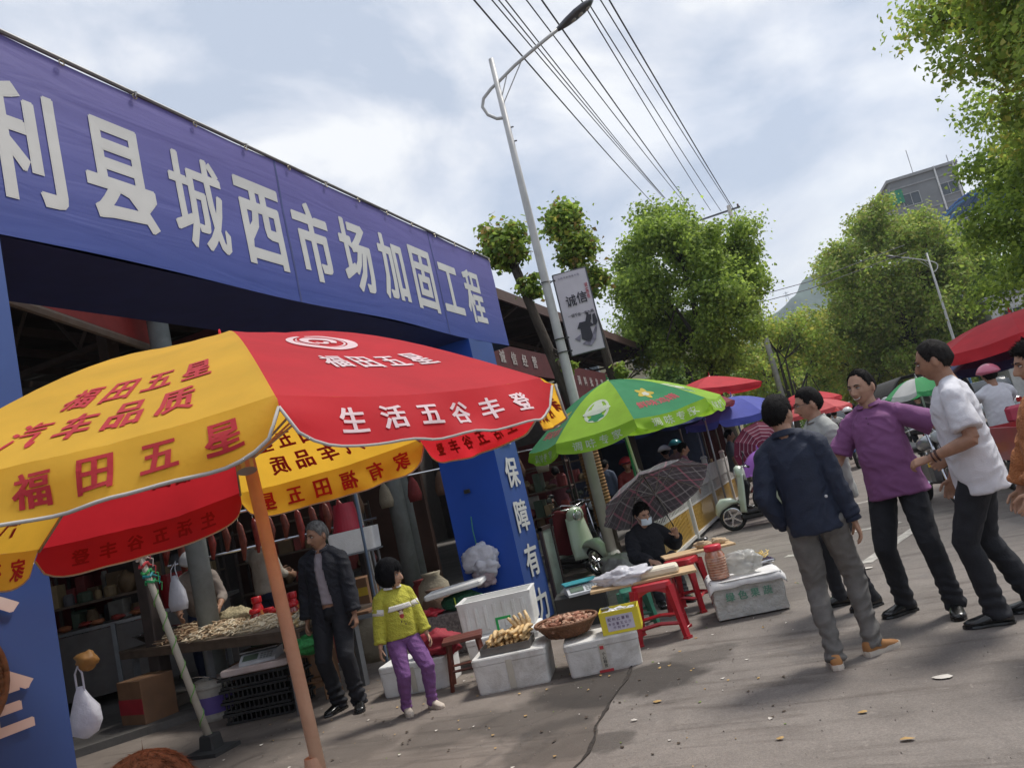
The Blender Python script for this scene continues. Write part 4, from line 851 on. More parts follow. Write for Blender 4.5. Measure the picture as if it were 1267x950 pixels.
def gx(mb, name, m, **kw):
    o = mb.build(name, m, None, **kw); o.data.transform(Matrix.Translation((3.8,-5.2,0))); o.parent = G_; return o
# beam front cloth with slight sag and wrinkles, then the other faces
def bfront(u, v):
    y = 1.25+7.80*u; z = 3.275+1.175*v; q = .010*nz((y*.7, z*1.5, 0),1,4)+.0035*nz((y*.5+z, z*7, 0),1,9)*smoothstep(.2,.9,v)
    z += .012*math.sin(y*2.1+1)*(1-v)+(-.018*math.sin(math.pi*((y*.8) % 1)) if v > .98 else 0)
    return (-3.40+q, y, z)
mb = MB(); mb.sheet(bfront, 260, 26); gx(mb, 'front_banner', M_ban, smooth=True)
mb = MB(); mb.quad((-4.22,1.25,3.275),(-3.41,1.25,3.275),(-3.41,9.05,3.275),(-4.22,9.05,3.275)); mb.quad((-4.22,1.25,4.44),(-3.41,1.25,4.44),(-3.41,9.05,4.44),(-4.22,9.05,4.44))
mb.quad((-4.22,1.25,3.275),(-4.22,9.05,3.275),(-4.22,9.05,4.44),(-4.22,1.25,4.44)); mb.quad((-4.22,9.05,3.275),(-3.41,9.05,3.275),(-3.41,9.05,4.44),(-4.22,9.05,4.44)); mb.quad((-4.22,1.25,3.275),(-3.41,1.25,3.275),(-3.41,1.25,4.44),(-4.22,1.25,4.44))
gx(mb, 'beam', mat('navy_banner_back', (.018,.030,.13), .6, var=.1, bump=.15, bscale=3))
mb = MB(); mb.tube([(-3.395,1.25,4.455),(-3.395,9.05,4.455)], .014, 6); mb.tube([(-4.22,1.25,4.455),(-4.22,9.05,4.455)], .014, 6); gx(mb, 'edge_tube', mat('grey_tube',(.22,.22,.22),.5,metal=.5))
for k in range(16): MB().tube([(-3.385+.010*math.cos(a)*0, 1.5+.5*k+.016*math.cos(a), 4.425+.016*math.sin(a)) for a in [i*6.2832/10 for i in range(11)]], .004, 4).build('eyelet', mat('eyelet_brass',(.30,.26,.18),.4,metal=.7), None) if False else gx(MB().tube([(-3.378, 1.5+.5*k+.016*math.cos(a), 4.42+.016*math.sin(a)) for a in [i*6.2832/10 for i in range(11)]], .004, 4), 'eyelet', mat('eyelet_brass',(.30,.26,.18),.4,metal=.7))
for k in range(8): gx(MB().tube([(-3.374,1.5+k,4.42),(-3.365,1.5+k+.01,4.45),(-3.40,1.5+k+.015,4.475),(-3.43,1.5+k,4.45)], .004, 4), 'tie', mat('tie_white',(.5,.5,.48),.8))
for ys_ in (2.40, 4.84, 7.38):
    mb = MB(); mb.sheet(lambda u, v: (lambda p: (p[0]+.0022, p[1], p[2]))(bfront((ys_-.010+.020*u-1.25)/7.8, v)), 1, 26); gx(mb, 'seam', mat('seam_blue',(.030,.045,.17),.6), smooth=True)
txt = '平利县城西市场加固工程'
for i, ch in enumerate(txt):
    y = 2.06+.622*i; v, f = glyph(ch, .034); v2, f2 = cut_glyph(v, f, .12); mb = MB()
    for ox, oy, ol in LAYERS: mb.add([(lambda p: (p[0]+.003+ol, p[1], p[2]))(bfront((y+(X+ox)*.47-1.25)/7.8, (3.825+(Y+oy)*.68-3.275)/1.175)) for X, Y in v2], f2)
    gx(mb, 'character', M_char)
# pillars: cloth on a frame, one narrow lettered side to the street, one bright side facing the viewer
for k, (y0, y1, side) in enumerate(((7.83,8.49,'信保障有力'),(1.84,2.50,'质量安全生'))):
    def face(mbx, a, b, z0, z1, amp, ax, seed):
        def fn(u, v):
            x = a[0]+(b[0]-a[0])*u; y = a[1]+(b[1]-a[1])*u; z = z0+(z1-z0)*v; q = amp*nz((x*2+y*2, z*1.2, seed),1,seed)*math.sin(math.pi*u)
            return (x+(q if ax == 0 else 0), y+(q if ax == 1 else 0), z)
        mbx.sheet(fn, 10, 40)
    mb = MB(); face(mb, (-4.11,y0), (-3.40,y0), .02, 3.27, .03, 1, 3+k); o = gx(mb, 'pillar_front', M_banlow, smooth=True)
    mb = MB(); face(mb, (-3.40,y0), (-3.40,y1), .02, 3.27, .012, 0, 6+k); gx(mb, 'pillar_side', M_bantext, smooth=True)
    mb = MB(); mb.quad((-4.11,y1,.02),(-3.402,y1,.02),(-3.402,y1,3.27),(-4.11,y1,3.27)); mb.quad((-4.11,y0+.002,.02),(-4.11,y1,.02),(-4.11,y1,3.27),(-4.11,y0+.002,3.27)); gx(mb, 'pillar_back', M_bantext)
    for i, ch in enumerate(side):
        mb = MB(); v, f = glyph(ch, .034); yc = (y0+y1)/2 if k == 0 else 2.16; zc = (2.2-.5*i) if k == 0 else 2.66-.5*i
        if zc < .05: continue
        for ox, oy, ol in LAYERS: mb.add([(-3.385+ol, yc+(X+ox)*.37, zc+(Y+oy)*.36) for X, Y in v], f)
        gx(mb, 'character', M_charp if k else M_char)
# small things on the right pillar
o = MB(); o.box((0,0,0),(.075,.02,.045),bev=.004); o.box((0,-.012,0),(.05,.008,.006), m=None); o.build('cable_clip', mat('clip_black',(.03,.03,.03),.5), loc=(-3.82,7.80,1.60), label='small black clip plate fixed to the blue face of the right pillar', cat='clip')
nb = empty('plastic_bag_bundle', (-3.83,7.76,.82), label='bundle of thin white plastic bags hanging from a green string on the blue pillar', cat='plastic bags')
M_pbag = mat('white_film', (.74,.74,.80), .35, var=.06, bump=.5, bscale=25, trans=.35)
MB().tube([(0,0,.18),(0,-.01,.36),(0,.02,.50)], .006, 5).build('string', mat('green_string',(.05,.25,.15),.7), nb)
def crumple(mb, c, r, seed, n=26, k=18, amp=.28, skirt=0):
    vs = []
    for i in range(k+1):
        T = math.pi*i/k
        for j in range(n):
            A = 2*math.pi*j/n; d = Vector((math.sin(T)*math.cos(A), math.sin(T)*math.sin(A), -math.cos(T)))
            q = 1+amp*nz(d, 1.9, seed)-amp*.8*(abs(nz(d, 3.4, seed+1))-.2)
            vs.append(Vector(c)+Vector((d.x*r[0]*q, d.y*r[1]*q, d.z*r[2]*q)))
    return mb.add(vs, [(i*n+j, i*n+(j+1)%n, (i+1)*n+(j+1)%n, (i+1)*n+j) for i in range(k) for j in range(n)])
mb = MB(); crumple(mb, (0,0,.03), (.20,.10,.17), 3, n=40, k=28, amp=.42); crumple(mb, (.05,-.02,-.05), (.17,.09,.13), 9, n=40, k=28, amp=.42); mb.build('bag', M_pbag, nb, smooth=True)
mb = MB(); crumple(mb, (.02,-.01,-.17), (.14,.07,.10), 14, n=32, k=22, amp=.5); mb.build('bag', mat('pinkish_film', (.62,.50,.54), .4, bump=.5, bscale=25, trans=.3), nb, smooth=True)
# woven brown disc at the left pillar
dk = empty('woven_tray', (-3.335,1.97,1.25), label='round brown woven bamboo tray hung low on the left blue pillar', cat='tray'); bm_ = mat('brown_bamboo', (.19,.095,.045), .75, var=.3, vscale=20)
for i in range(13):
    for ax in (0, 1):
        q = -.21+.035*i; L_ = math.sqrt(max(.23**2-q*q, .001)); mb = MB(); pts = []
        for j in range(15): s_ = -L_+2*L_*j/14; pts.append(((.006 if ((i+j) % 2)==ax else -.006), *( (s_, q) if ax else (q, s_))))
        mb.tube(pts, .014, 4, squash=(.35,1)); mb.build('strip', bm_, dk)
MB().tube([(0,.235*math.cos(a),.235*math.sin(a)) for a in [i*6.2832/40 for i in range(41)]], .014, 6).build('rim', bm_, dk, smooth=True)
# glass door leaf leaning behind the pillar
gp = empty('door_leaf', (-3.36,8.72,0), label='dark framed frosted glass door leaf leaning behind the right blue pillar', cat='door'); mb = MB()
for a, b_ in (((0,-.19,.02),(0,-.19,.98)),((0,.17,.02),(0,.17,.98)),((0,-.19,.98),(0,.17,.98)),((0,-.19,.03),(0,.17,.03))): mb.box((Vector(a)+Vector(b_))/2, (.04, abs(a[1]-b_[1])+.045, abs(a[2]-b_[2])+.045) )
mb.build('frame', mat('dark_frame',(.035,.022,.022),.5), gp); MB().box((0,-.01,.5),(.012,.33,.93)).build('pane', mat('green_frosted',(.20,.25,.22),.3,var=.3,vscale=5,dirt=.4), gp)
# ------------------------------------------------------------------ umbrellas
def cloth_mat(name, col, trans=.45, rough=.75, var=.08): return mat(name, col, rough, var=var, vscale=5, bump=.05, bscale=45, trans=trans, sheen=.1, spec=.25)
def umbrella(name, label, apex, V, base, mats, val=.17, bulge=.10, sag=.05, seed=1, group=None, pole_r=.022, pole_m=None, nu=14, nv=10, prints=None, round_=.16,
             piping=None, ribs=True, pole_top=None, flut=.012, base_fn=None, valmats=None, scallop=False, cat='umbrella', val_out=.03):
    base = Vector(base); root = empty(name, base, label=label, cat=cat, group=group); A = Vector(apex)-base; V = [Vector(v)-base for v in V]; n = len(V)
    C_ = sum(V, Vector())/n; ax = (A-C_).normalized(); sc = (V[0]-C_).length
    def rib(i, v): v_ = min(v, 1); return A.lerp(V[i % n], v_)+ax*bulge*math.sin(math.pi*v_**.9)
    def S(i, off=0.0):
        def fn(u, v):
            u = min(max(u, 0), 1)
            if v <= 1:
                p = rib(i, v)*(1-u)+rib(i+1, v)*u; p = p-ax*sag*4*u*(1-u)*v*(1.1-.35*v); p = p+ax*(flut*.6*nz((u*2+i*3, v*3, 0), 1.2, seed)+flut*.28*nz((u*7+i*3+v*2, v*1.3, 4), 1.5, seed)*v)*math.sin(math.pi*u)
                nrm = (rib(i+1, .8)-rib(i, .8)).cross(V[i]-A).normalized(); nrm = nrm if nrm.dot(ax) > 0 else -nrm; return p+nrm*off
            e_ = rib(i, 1)*(1-u)+rib(i+1, 1)*u-ax*sag*4*u*(1-u)*.75; t_ = v-1
            o_ = (e_-C_); o_ = (o_-ax*o_.dot(ax)).normalized(); du = min(u, 1-u)/round_
            if scallop: h_ = val*(.62+.38*math.sin(math.pi*min(1,max(0,u)))**.6)
            else: h_ = val*(1 if du >= 1 else (.30+.70*math.sqrt(max(0, 1-(1-du)**2))))
            return e_-ax*h_*t_ + o_*(val_out*t_+flut*2*nz((u*5+i*7, t_*1.2, 3), 1.3, seed)*t_+off)
        return fn
    for i in range(n):
        m = mats[i % len(mats)]; vm = (valmats or mats)[i % len(valmats or mats)]; mb = MB(); f = S(i)
        mb.sheet(lambda u, v: f(u, v), nu, nv, m=m); mb.sheet(lambda u, v: f(u, 1+v), nu*2, 4, m=vm)
        pn = mb.build('panel', None, root, smooth=True)
        if piping: MB().tube([f(q/28, 2) for q in range(29)], .0045, 4).build('piping', piping, pn, smooth=True)
        if prints: prints(i, S, pn)
    pm = pole_m or mat('pole_grey', (.35,.35,.36), .45, metal=.5)
    foot = Vector((0,0,.0)); top = A+ax*.04
    mb = MB(); mb.tube([foot, top-ax*.02], pole_r, 12); mb.build('pole', pm, root, smooth=True)
    mb = MB(); mb.ball(top-ax*.02, (pole_r*1.3, pole_r*1.3, .018), 10, 6); mb.tube([top, top+ax*.05], [.010,.004], 6); mb.build('finial', mats[0], root, smooth=True)
    if ribs:
        rm = mat('rib_steel', (.30,.29,.28), .45, metal=.6); hub = A-ax*.42*sc
        mb = MB(); mb.tube([hub-ax*.03, hub+ax*.03], pole_r*1.45, 14); mb.build('hub', rm, root)
        for i in range(n):
            mb = MB(); mb.tube([rib(i, q/8)-ax*.014 for q in range(9)], .006, 5); r_ = mb.build('rib', rm, root)
            MB().tube([hub, rib(i, .52)-ax*.018], .005, 5).build('strut', rm, r_)
    if base_fn: base_fn(root)
    return root
def print_on(S_fn, i, s, u0, v0, du, dv, gap, m, parent, bold=.03, both=True, step=.34, name='character', back=None):
    for k, ch in enumerate(s):
        v, f = glyph(ch, bold); v, f = cut_glyph(v, f, step); mb = MB()
        for off in ((.0022, -.0022) if both else (.003,)):
            for ox, oy, ol in (LAYERS[:3] if both else LAYERS[:1]): g = S_fn(i, off+(ol if off > 0 else -ol)); mb.add([g(u0+k*(du+gap)+(x+ox)*du, v0-(y+oy)*dv) for x, y in v], f, (m if off > 0 else back) if back else None)
        mb.build(name, None if back else m, parent)
P_shadow = cloth_mat('print_shadow_red', (.40,.012,.02), .4)  # inner layer colour paints the white lettering's shadow seen through the red cloth
C_red = cloth_mat('umbrella_red', (.70,.030,.045), .55); C_yel = cloth_mat('umbrella_yellow', (.93,.56,.055), .52); P_red = cloth_mat('print_red', (.52,.03,.04), .25); P_wht = cloth_mat('print_white', (.78,.62,.64), .30)
M_orange = mat('orange_painted_pole', (.46,.30,.21), .5, var=.08, vscale=8, dirt=.35, dirtcol=(.30,.12,.06), bump=.15, bscale=30)
def big_print(i, S, pn):
    if i % 2 == 0:   # red
        print_on(S, i, '福田五星', .34, .80, .105, .085, .035, P_wht, pn, back=P_shadow)
        print_on(S, i, '生活五谷丰登', .20, 1.50, .078, .50, .047, P_wht, pn, back=P_shadow)
        def ring(a0, a1, r0, r1, cu=.50, cv=.60, n=40, m=P_wht):
            mb = MB()
            for off in (.004,):
                g = S(i, off)
                for k in range(n):
                    t0, t1 = k/n, (k+1)/n; A0, A1 = a0+(a1-a0)*t0, a0+(a1-a0)*t1
                    w0 = math.sin(math.pi*min(1,t0*.9+.08))**.5; w1 = math.sin(math.pi*min(1,t1*.9+.08))**.5
                    P = lambda A, r: g(cu+.9*r*math.cos(A)*1.45, cv-.82*r*math.sin(A)*.62)
                    mb.quad(P(A0, r0), P(A1, r0), P(A1, r0+(r1-r0)*w1), P(A0, r0+(r1-r0)*w0))
            mb.build('emblem_stroke', m, pn)
        ring(1.9, 7.9, .125, .170); ring(2.4, 7.2, .108, .118); ring(-.6, 4.2, .052, .098); ring(3.6, 6.6, .020, .046)
    else:
        print_on(S, i, '福田五星', .36, .76, .105, .10, .04, P_red, pn); print_on(S, i, '汽车品质', .31, .895, .105, .10, .04, P_red, pn)
        print_on(S, i, '家有福田五星', .13, 1.50, .085, .62, .062, P_red, pn)
def heavy_pole(root):
    mb = MB(); mb.tube([(-.060,.014,.60),(-.066,.015,.68),(-.068,.015,.72)], [.034,.038,.032], 16); mb.build('clamp_collar', M_orange, root, smooth=True, auto=40) if False else mb.build('clamp_collar', M_orange, root)
    MB().tube([(-.02,.014,.66),(.02,.014,.66)], .010, 8).build('clamp_screw', mat('rusty_screw',(.25,.12,.07),.6,metal=.4), root)
    mb = MB(); mb.lathe([(.30,0),(.30,.05),(.24,.09),(.06,.11),(.045,.30),(.038,.30)], n=28); mb.build('foot', mat('stone_foot',(.3,.29,.27),.8), root)
umbrella('market_umbrella', 'huge red and yellow lettered umbrella on an orange pole in the foreground', (-2.13,2.44,2.325),
    [(-1.11,1.41,1.83),(-.775,2.265,1.82),(-1.15,3.10,1.87),(-1.97,3.60,1.87),(-2.88,3.23,1.81),(-3.25,2.36,1.72),(-2.91,1.45,1.79),(-2.02,1.06,1.83)], (-1.955,2.38,0),
    [C_red, C_yel], val=.148, bulge=.125, sag=.035, seed=4, pole_r=.0255, pole_m=M_orange, nu=20, nv=14, prints=big_print, piping=mat('grey_piping',(.42,.40,.38),.7), base_fn=heavy_pole, flut=.018)
# green umbrella over the vendors
C_grn = cloth_mat('umbrella_green', (.045,.30,.13)); C_lim = cloth_mat('umbrella_lime', (.36,.62,.05)); P_yel = cloth_mat('print_yellow', (.75,.55,.08)); P_crm = cloth_mat('print_cream', (.75,.78,.70)); P_pnk = cloth_mat('print_pinkred', (.66,.10,.14))
def green_print(i, S, pn):
    def disc(cu, cv, ru, rv, m, name, off=.004, n=24, wob=0, r0=0):
        g = S(i, off); mb = MB(); vs = [g(cu+ru*(1+wob*math.sin(5*a))*math.cos(a), cv+rv*(1+wob*math.sin(5*a))*math.sin(a)) for a in [2*math.pi*k/n for k in range(n)]]
        if r0: vs += [g(cu+ru*r0*math.cos(a), cv+rv*r0*math.sin(a)) for a in [2*math.pi*k/n for k in range(n)]]; mb.add(vs, [(k,(k+1)%n,(k+1)%n+n,k+n) for k in range(n)])
        else: mb.add([g(cu,cv)]+vs, [(0,k+1,(k+1)%n+1) for k in range(n)])
        mb.build(name, m, pn)
    if i % 2 == 0:
        disc(.5, .64, .13, .085, P_yel, 'emblem_flower', wob=.28, n=40); disc(.5, .66, .06, .035, P_crm, 'emblem_centre', off=.007, wob=.15)
        print_on(S, i, '鲜味鸡精', .245, .82, .16, .10, .01, P_pnk, pn, bold=.055, both=False)
    else:
        disc(.5, .68, .24, .16, P_crm, 'emblem_ring', r0=.80, n=32); disc(.5, .62, .11, .075, P_crm, 'emblem_face', wob=.12); disc(.5, .78, .12, .05, C_grn, 'emblem_leaf', off=.006, wob=.2); disc(.5,.70,.26,.045,P_crm,'emblem_ribbon',off=.008,wob=.05)
        print_on(S, i, '美味', .46, .70, .09, .06, .0, C_grn, pn, bold=.03, both=False, name='character')
    print_on(S, i, '调味专家', .26, 1.50, .12, .62, .045, P_crm, pn, bold=.04, both=False)
umbrella('market_umbrella', 'green and lime umbrella with round emblems and a frilled lime valance, over the masked vendor', (-2.62,10.48,2.68),
    [(-3.84,10.0,1.94),(-3.16,9.22,1.94),(-2.09,9.14,1.995),(-1.30,9.83,2.07),(-1.23,10.88,2.12),(-1.92,11.67,2.12),(-2.97,11.75,2.07),(-3.76,11.06,1.995)], (-2.43,10.53,0),
    [C_grn, C_lim], valmats=[C_lim], val=.19, bulge=.10, sag=.05, seed=7, pole_r=.018, pole_m=mat('cream_pole',(.62,.58,.50),.5), prints=green_print, nu=12, nv=10, flut=.03, scallop=True, piping=None)
MB().tube([(-2.66,10.9,0),(-2.70,11.0,2.0)], .020, 10).build('green_tent_pole', mat('green_pole',(.03,.16,.10),.45), smooth=True, label='dark green pole standing beside the cream pole under the green umbrella', cat='pole')
# a helper for the plainer ones farther off
def simple_umb(label, c, r, h, col, n=8, top=.5, val=.12, seed=1, rot=.2, tilt=(0,0), alt=None, base=None, group='market umbrellas along the street', scallop=False, bulge=.08, pole=None, sy=1.0, **kw):
    c = Vector(c); ax = Vector((tilt[0], tilt[1], 1)).normalized(); e1 = ax.cross(Vector((0,1,0))).normalized(); e2 = ax.cross(e1); C_ = Vector((c.x, c.y, h))
    V = [C_+(e1*math.cos(rot+2*math.pi*i/n)+e2*math.sin(rot+2*math.pi*i/n)*-sy)*r for i in range(n)]
    if (V[0]-C_).cross(V[1]-C_).dot(ax) < 0: V = V[::-1]
    b_ = base or (c.x, c.y, 0)
    return umbrella('market_umbrella', label, C_+ax*top, V, b_, [col] if not alt else [col, alt], val=val, bulge=bulge, sag=.04, seed=seed, pole_r=.018, pole_m=pole, nu=8, nv=6, flut=.02, group=group, scallop=scallop, **kw)
C_blu = cloth_mat('umbrella_blue', (.10,.12,.48), .3); C_nav = cloth_mat('umbrella_navy', (.030,.042,.13), .2); C_mar = cloth_mat('umbrella_maroon', (.30,.06,.08), .3); C_rd2 = cloth_mat('umbrella_red_far', (.62,.035,.05), .35); C_pk = cloth_mat('umbrella_coral', (.72,.13,.14), .35); C_lil = cloth_mat('umbrella_lilac', (.36,.14,.55), .35)
simple_umb('flat red square awning umbrella behind the right tip of the green umbrella', (-2.2,18.0,0), 1.12, 2.70, C_rd2, n=4, top=.30, val=.13, rot=.15, tilt=(.10,.0), bulge=.03)
simple_umb('blue umbrella left of the man in the navy jacket', (-1.62,15.9,0), 1.05, 1.93, C_blu, top=.38, val=.13, seed=3, tilt=(.05,-.06))
simple_umb('wide dark navy umbrella behind the green one, shading the stalls', (-3.4,14.0,0), 1.5, 2.10, C_nav, top=.40, val=.15, seed=5)
simple_umb('dark navy umbrella right of the wide navy one, nearer the blue umbrella', (-2.55,16.6,0), 1.2, 2.18, C_nav, top=.36, val=.15, seed=6, tilt=(.05,0))
simple_umb('maroon umbrella peeping out between the green and the blue umbrella', (-2.10,15.0,0), .62, 2.20, C_mar, top=.22, val=.08, seed=8, n=6)
simple_umb('bright red umbrella far down the road behind the man with glasses, higher one', (-.55,28.5,0), 1.2, 2.1, C_rd2, top=.40, val=.15, seed=9)
simple_umb('coral umbrella far down the road behind the man with glasses, lower one', (-.25,24.5,0), 1.0, 1.72, C_pk, top=.34, val=.12, seed=10)
simple_umb('large red umbrella behind the man in the white shirt', (2.80,13.0,0), 1.35, 2.02, C_rd2, top=.32, val=.16, seed=11, tilt=(-.06,-.02))
simple_umb('second red umbrella cut by the right edge, below the large one', (3.9,13.9,0), 1.1, 1.80, C_rd2, top=.35, val=.14, seed=12)
simple_umb('dark blue umbrella under the large red one at the right edge', (3.0,14.2,0), 1.2, 1.72, C_nav, top=.30, val=.13, seed=13)
simple_umb('small white and green umbrella between the purple shirt and the white shirt', (1.72,16.4,0), .62, 1.56, cloth_mat('umbrella_white',(.72,.72,.72)), alt=cloth_mat('umbrella_leaf',(.08,.42,.16)), top=.25, val=.10, seed=14, n=8, scallop=True)
simple_umb('small lilac umbrella low beside the navy jacket sleeve', (-1.12,13.7,0), .48, .98, C_lil, top=.24, val=.03, seed=15, tilt=(-.25,-.1))
# round web-patterned umbrella seen from its top
def web(root_label='maroon umbrella with a white spider-web pattern, tipped towards the viewer beside the scooter'):
    c = Vector((-1.14,14.5,1.17)); ax = Vector((.10,-.93,.25)).normalized(); e1 = ax.cross(Vector((0,0,1))).normalized(); e2 = e1.cross(ax); r = .52; n = 12
    V = [c+(e1*math.cos(2*math.pi*i/n)+e2*math.sin(2*math.pi*i/n))*r for i in range(n)]
    if (V[0]-c).cross(V[1]-c).dot(ax) < 0: V = V[::-1]
    wm = cloth_mat('web_white', (.45,.30,.36), .2)
    def pr(i, S, pn):
        g = S(i, .005)
        for k in range(1, 7):
            mb = MB(); v = k/7; mb.add([g(q/4, v-.012) for q in range(5)]+[g(q/4, v+.012) for q in range(5)], [(q,q+1,q+6,q+5) for q in range(4)]); mb.build('web_ring', wm, pn)
        MB().add([g(0,.05),g(.05,.98),g(.0,1)], [(0,1,2)]).build('web_spoke', wm, pn)
    umbrella('web_umbrella', root_label, c+ax*.16, V, (c-ax*.62)[:], [cloth_mat('web_maroon', (.16,.02,.05), .2)], val=.01, bulge=.05, sag=.015, seed=17, pole_r=.006, prints=pr, nu=4, nv=5, flut=.0)
web()
# tartan umbrella held by the seated vendor
def plaid_mat():
    m = bpy.data.materials.new('tartan_cloth'); m.use_nodes = True; t = m.node_tree; n = t.nodes.new; l = t.links.new; p = t.nodes['Principled BSDF']
    uv = n('ShaderNodeUVMap'); sp = n('ShaderNodeSeparateXYZ'); l(uv.outputs[0], sp.inputs[0]); col = None
    def stripe(axis, freq, width, phase):
        a = n('ShaderNodeMath'); a.operation = 'MULTIPLY_ADD'; a.inputs[1].default_value = freq; a.inputs[2].default_value = phase; l(sp.outputs[axis], a.inputs[0])
        f = n('ShaderNodeMath'); f.operation = 'FRACT'; l(a.outputs[0], f.inputs[0]); g = n('ShaderNodeMath'); g.operation = 'LESS_THAN'; g.inputs[1].default_value = width; l(f.outputs[0], g.inputs[0]); return g.outputs[0]
    cur = (.040,.034,.045)
    for ax_, fr, w_, ph, c_, al in ((0,7,.42,.1,(.055,.048,.062),.5),(1,7,.42,.1,(.055,.048,.062),.5),(0,14,.12,0,(.15,.13,.16),.5),(1,14,.12,0,(.15,.13,.16),.5),(0,3.5,.07,.3,(.30,.09,.14),.6),(1,3.5,.07,.3,(.30,.09,.14),.6),(0,3.5,.05,.75,(.26,.25,.27),.5),(1,3.5,.05,.75,(.26,.25,.27),.5)):
        s = stripe(ax_, fr, w_, ph); k = n('ShaderNodeMath'); k.operation = 'MULTIPLY'; k.inputs[1].default_value = al; l(s, k.inputs[0]); mx = n('ShaderNodeMix'); mx.data_type = 'RGBA'; l(k.outputs[0], mx.inputs[0])
        if isinstance(cur, tuple): mx.inputs[6].default_value = (*cur,1)
        else: l(cur, mx.inputs[6])
        mx.inputs[7].default_value = (*c_,1); cur = mx.outputs[2]
    l(cur, p.inputs['Base Color']); p.inputs['Roughness'].default_value = .55; p.inputs['Sheen Weight'].default_value = .2
    tr = n('ShaderNodeBsdfTranslucent'); l(cur, tr.inputs[0]); ms = n('ShaderNodeMixShader'); ms.inputs[0].default_value = .25; l(p.outputs[0], ms.inputs[1]); l(tr.outputs[0], ms.inputs[2]); l(ms.outputs[0], t.nodes['Material Output'].inputs[0]); return m
M_pl = plaid_mat(); TC = Vector((-1.93,8.52,1.09)); TA = Vector((-.36,.36,.86)).normalized()
e1 = TA.cross(Vector((0,1,0))).normalized(); e2 = TA.cross(e1); rr = .64
TV = [TC+(e1*math.cos(.2+2*math.pi*i/8)+e2*math.sin(.2+2*math.pi*i/8))*rr for i in range(8)]
if (TV[0]-TC).cross(TV[1]-TC).dot(TA) < 0: TV = TV[::-1]
UH = TC-TA*.42
TU = umbrella('hand_umbrella', 'dark tartan umbrella with pink lines, held by the seated vendor in the mask', TC+TA*.27, TV, UH, [M_pl], val=.006, bulge=.055, sag=.03, seed=21, pole_r=.006, pole_m=mat('black_shaft',(.02,.02,.02),.4), nu=10, nv=8, flut=.006)
for o in _kids(TU):
    if o.name.startswith('panel'):
        me = o.data; uvl = me.uv_layers.new(name='UVMap'); 
        for lp in me.loops:
            q = me.vertices[lp.vertex_index].co+Vector(UH)-TC; uvl.data[lp.index].uv = (q.dot(e1), q.dot(e2))
MB().tube([(0,0,-.02),(0,0,-.10)], .013, 8).build('handle', mat('black_shaft',(.02,.02,.02),.4), TU)
# ------------------------------------------------------------------ street lamps, banner, wires, fence
M_gal = mat('grey_painted_pole', (.50,.50,.49), .45, var=.08, vscale=3, dirt=.3, dirtcol=(.25,.24,.22)); M_lampd = mat('lamp_dark', (.10,.10,.11), .35, metal=.6)
def street_lamp(loc, label, arm, group=None, banner=False):
    root = empty('street_lamp', loc, label=label, cat='street lamp'); e = Vector(arm).normalized(); U_ = Vector((0,0,1)); P = lambda a, z: e*a+U_*z
    MB().tube([(0,0,0),(0,0,3),(0,0,6),(0,0,8.62)], [.092,.080,.062,.044], 18).build('pole', M_gal, root, smooth=True)
    mb = MB(); mb.box((0,0,.03),(.42,.42,.05),bev=.02); mb.lathe([(.16,.05),(.13,.20),(.11,.24)], n=18); mb.build('base_plate', M_gal, root)
    pts = [P(0,7.54),P(-.14,7.57),P(-.27,7.68),P(-.33,7.84),P(-.28,7.98),P(-.12,8.11),P(.05,8.20),P(.35,8.38),P(.85,8.62),P(1.25,8.80)]
    MB().tube(pts, [.028]*8+[.030,.032], 10).build('arm', M_gal, root, smooth=True)
    MB().tube([P(.02,7.90),P(.22,8.31)], .010, 6).build('brace', M_gal, root); MB().tube([P(.02,7.78),P(.52,8.47)], .010, 6).build('brace', M_gal, root)
    d = P(.45,.21).normalized(); sd = d.cross(U_).normalized(); up = sd.cross(d); H0 = P(1.20,8.775); mb = MB(); secs = []
    for q, w_, h_ in ((0,.035,.035),(.10,.06,.05),(.20,.10,.055),(.38,.135,.06),(.56,.13,.055),(.70,.085,.04),(.76,.03,.015)): secs.append((H0+d*q, sd*w_, up*h_, .8))
    mb.rings(secs, 20); hd = mb.build('lamp_head', M_lampd, root, smooth=True)
    for q in (.30,.45,.60): MB().lathe([(.048,0),(.052,-.008),(.030,-.018),(.001,-.022)], c=H0+d*q-up*.052, n=14, rot=Matrix((sd,d,up)).transposed()).build('lens', mat('lamp_lens',(.35,.33,.30),.15), hd)
    for z in (7.1, 7.35): MB().tube([P(.04,z),P(.10,z)], .012, 6).build('bolt', M_lampd, root)
    return root
L1 = street_lamp((-3.53,11.70,0), 'tall grey street lamp with the vertical white banner, beside the blue gate', (.97,.24,0))
street_lamp((7.0,45.6,0), 'far street lamp in front of the dark green trees on the right', (-1,0,0))
bn = empty('lamp_banner', (-3.53,11.70,0), label='white ink-painting banner with black calligraphy fixed to the near street lamp', cat='banner'); e = Vector((.97,.24,0)); n_ = Vector((.24,-.97,0))
BP = lambda a, z, o=0: e*a+Vector((0,0,z))+n_*o
M_bnr = mat('banner_white', (.56,.52,.57), .5, var=.05)
mb = MB(); mb.sheet(lambda u, v: BP(.13+.55*u, 3.36+1.34*v, .012*math.sin(u*3)), 6, 10, thick=.02); mb.build('sheet', M_bnr, bn)
mb = MB(); mb.tube([BP(.13,3.35),BP(.13,4.71)], .012, 6); mb.tube([BP(.68,3.35),BP(.68,4.71)], .012, 6); mb.tube([BP(.13,4.71),BP(.68,4.71)], .010, 6); mb.tube([BP(.13,3.35),BP(.68,3.35)], .010, 6); mb.build('frame', M_lampd, bn)
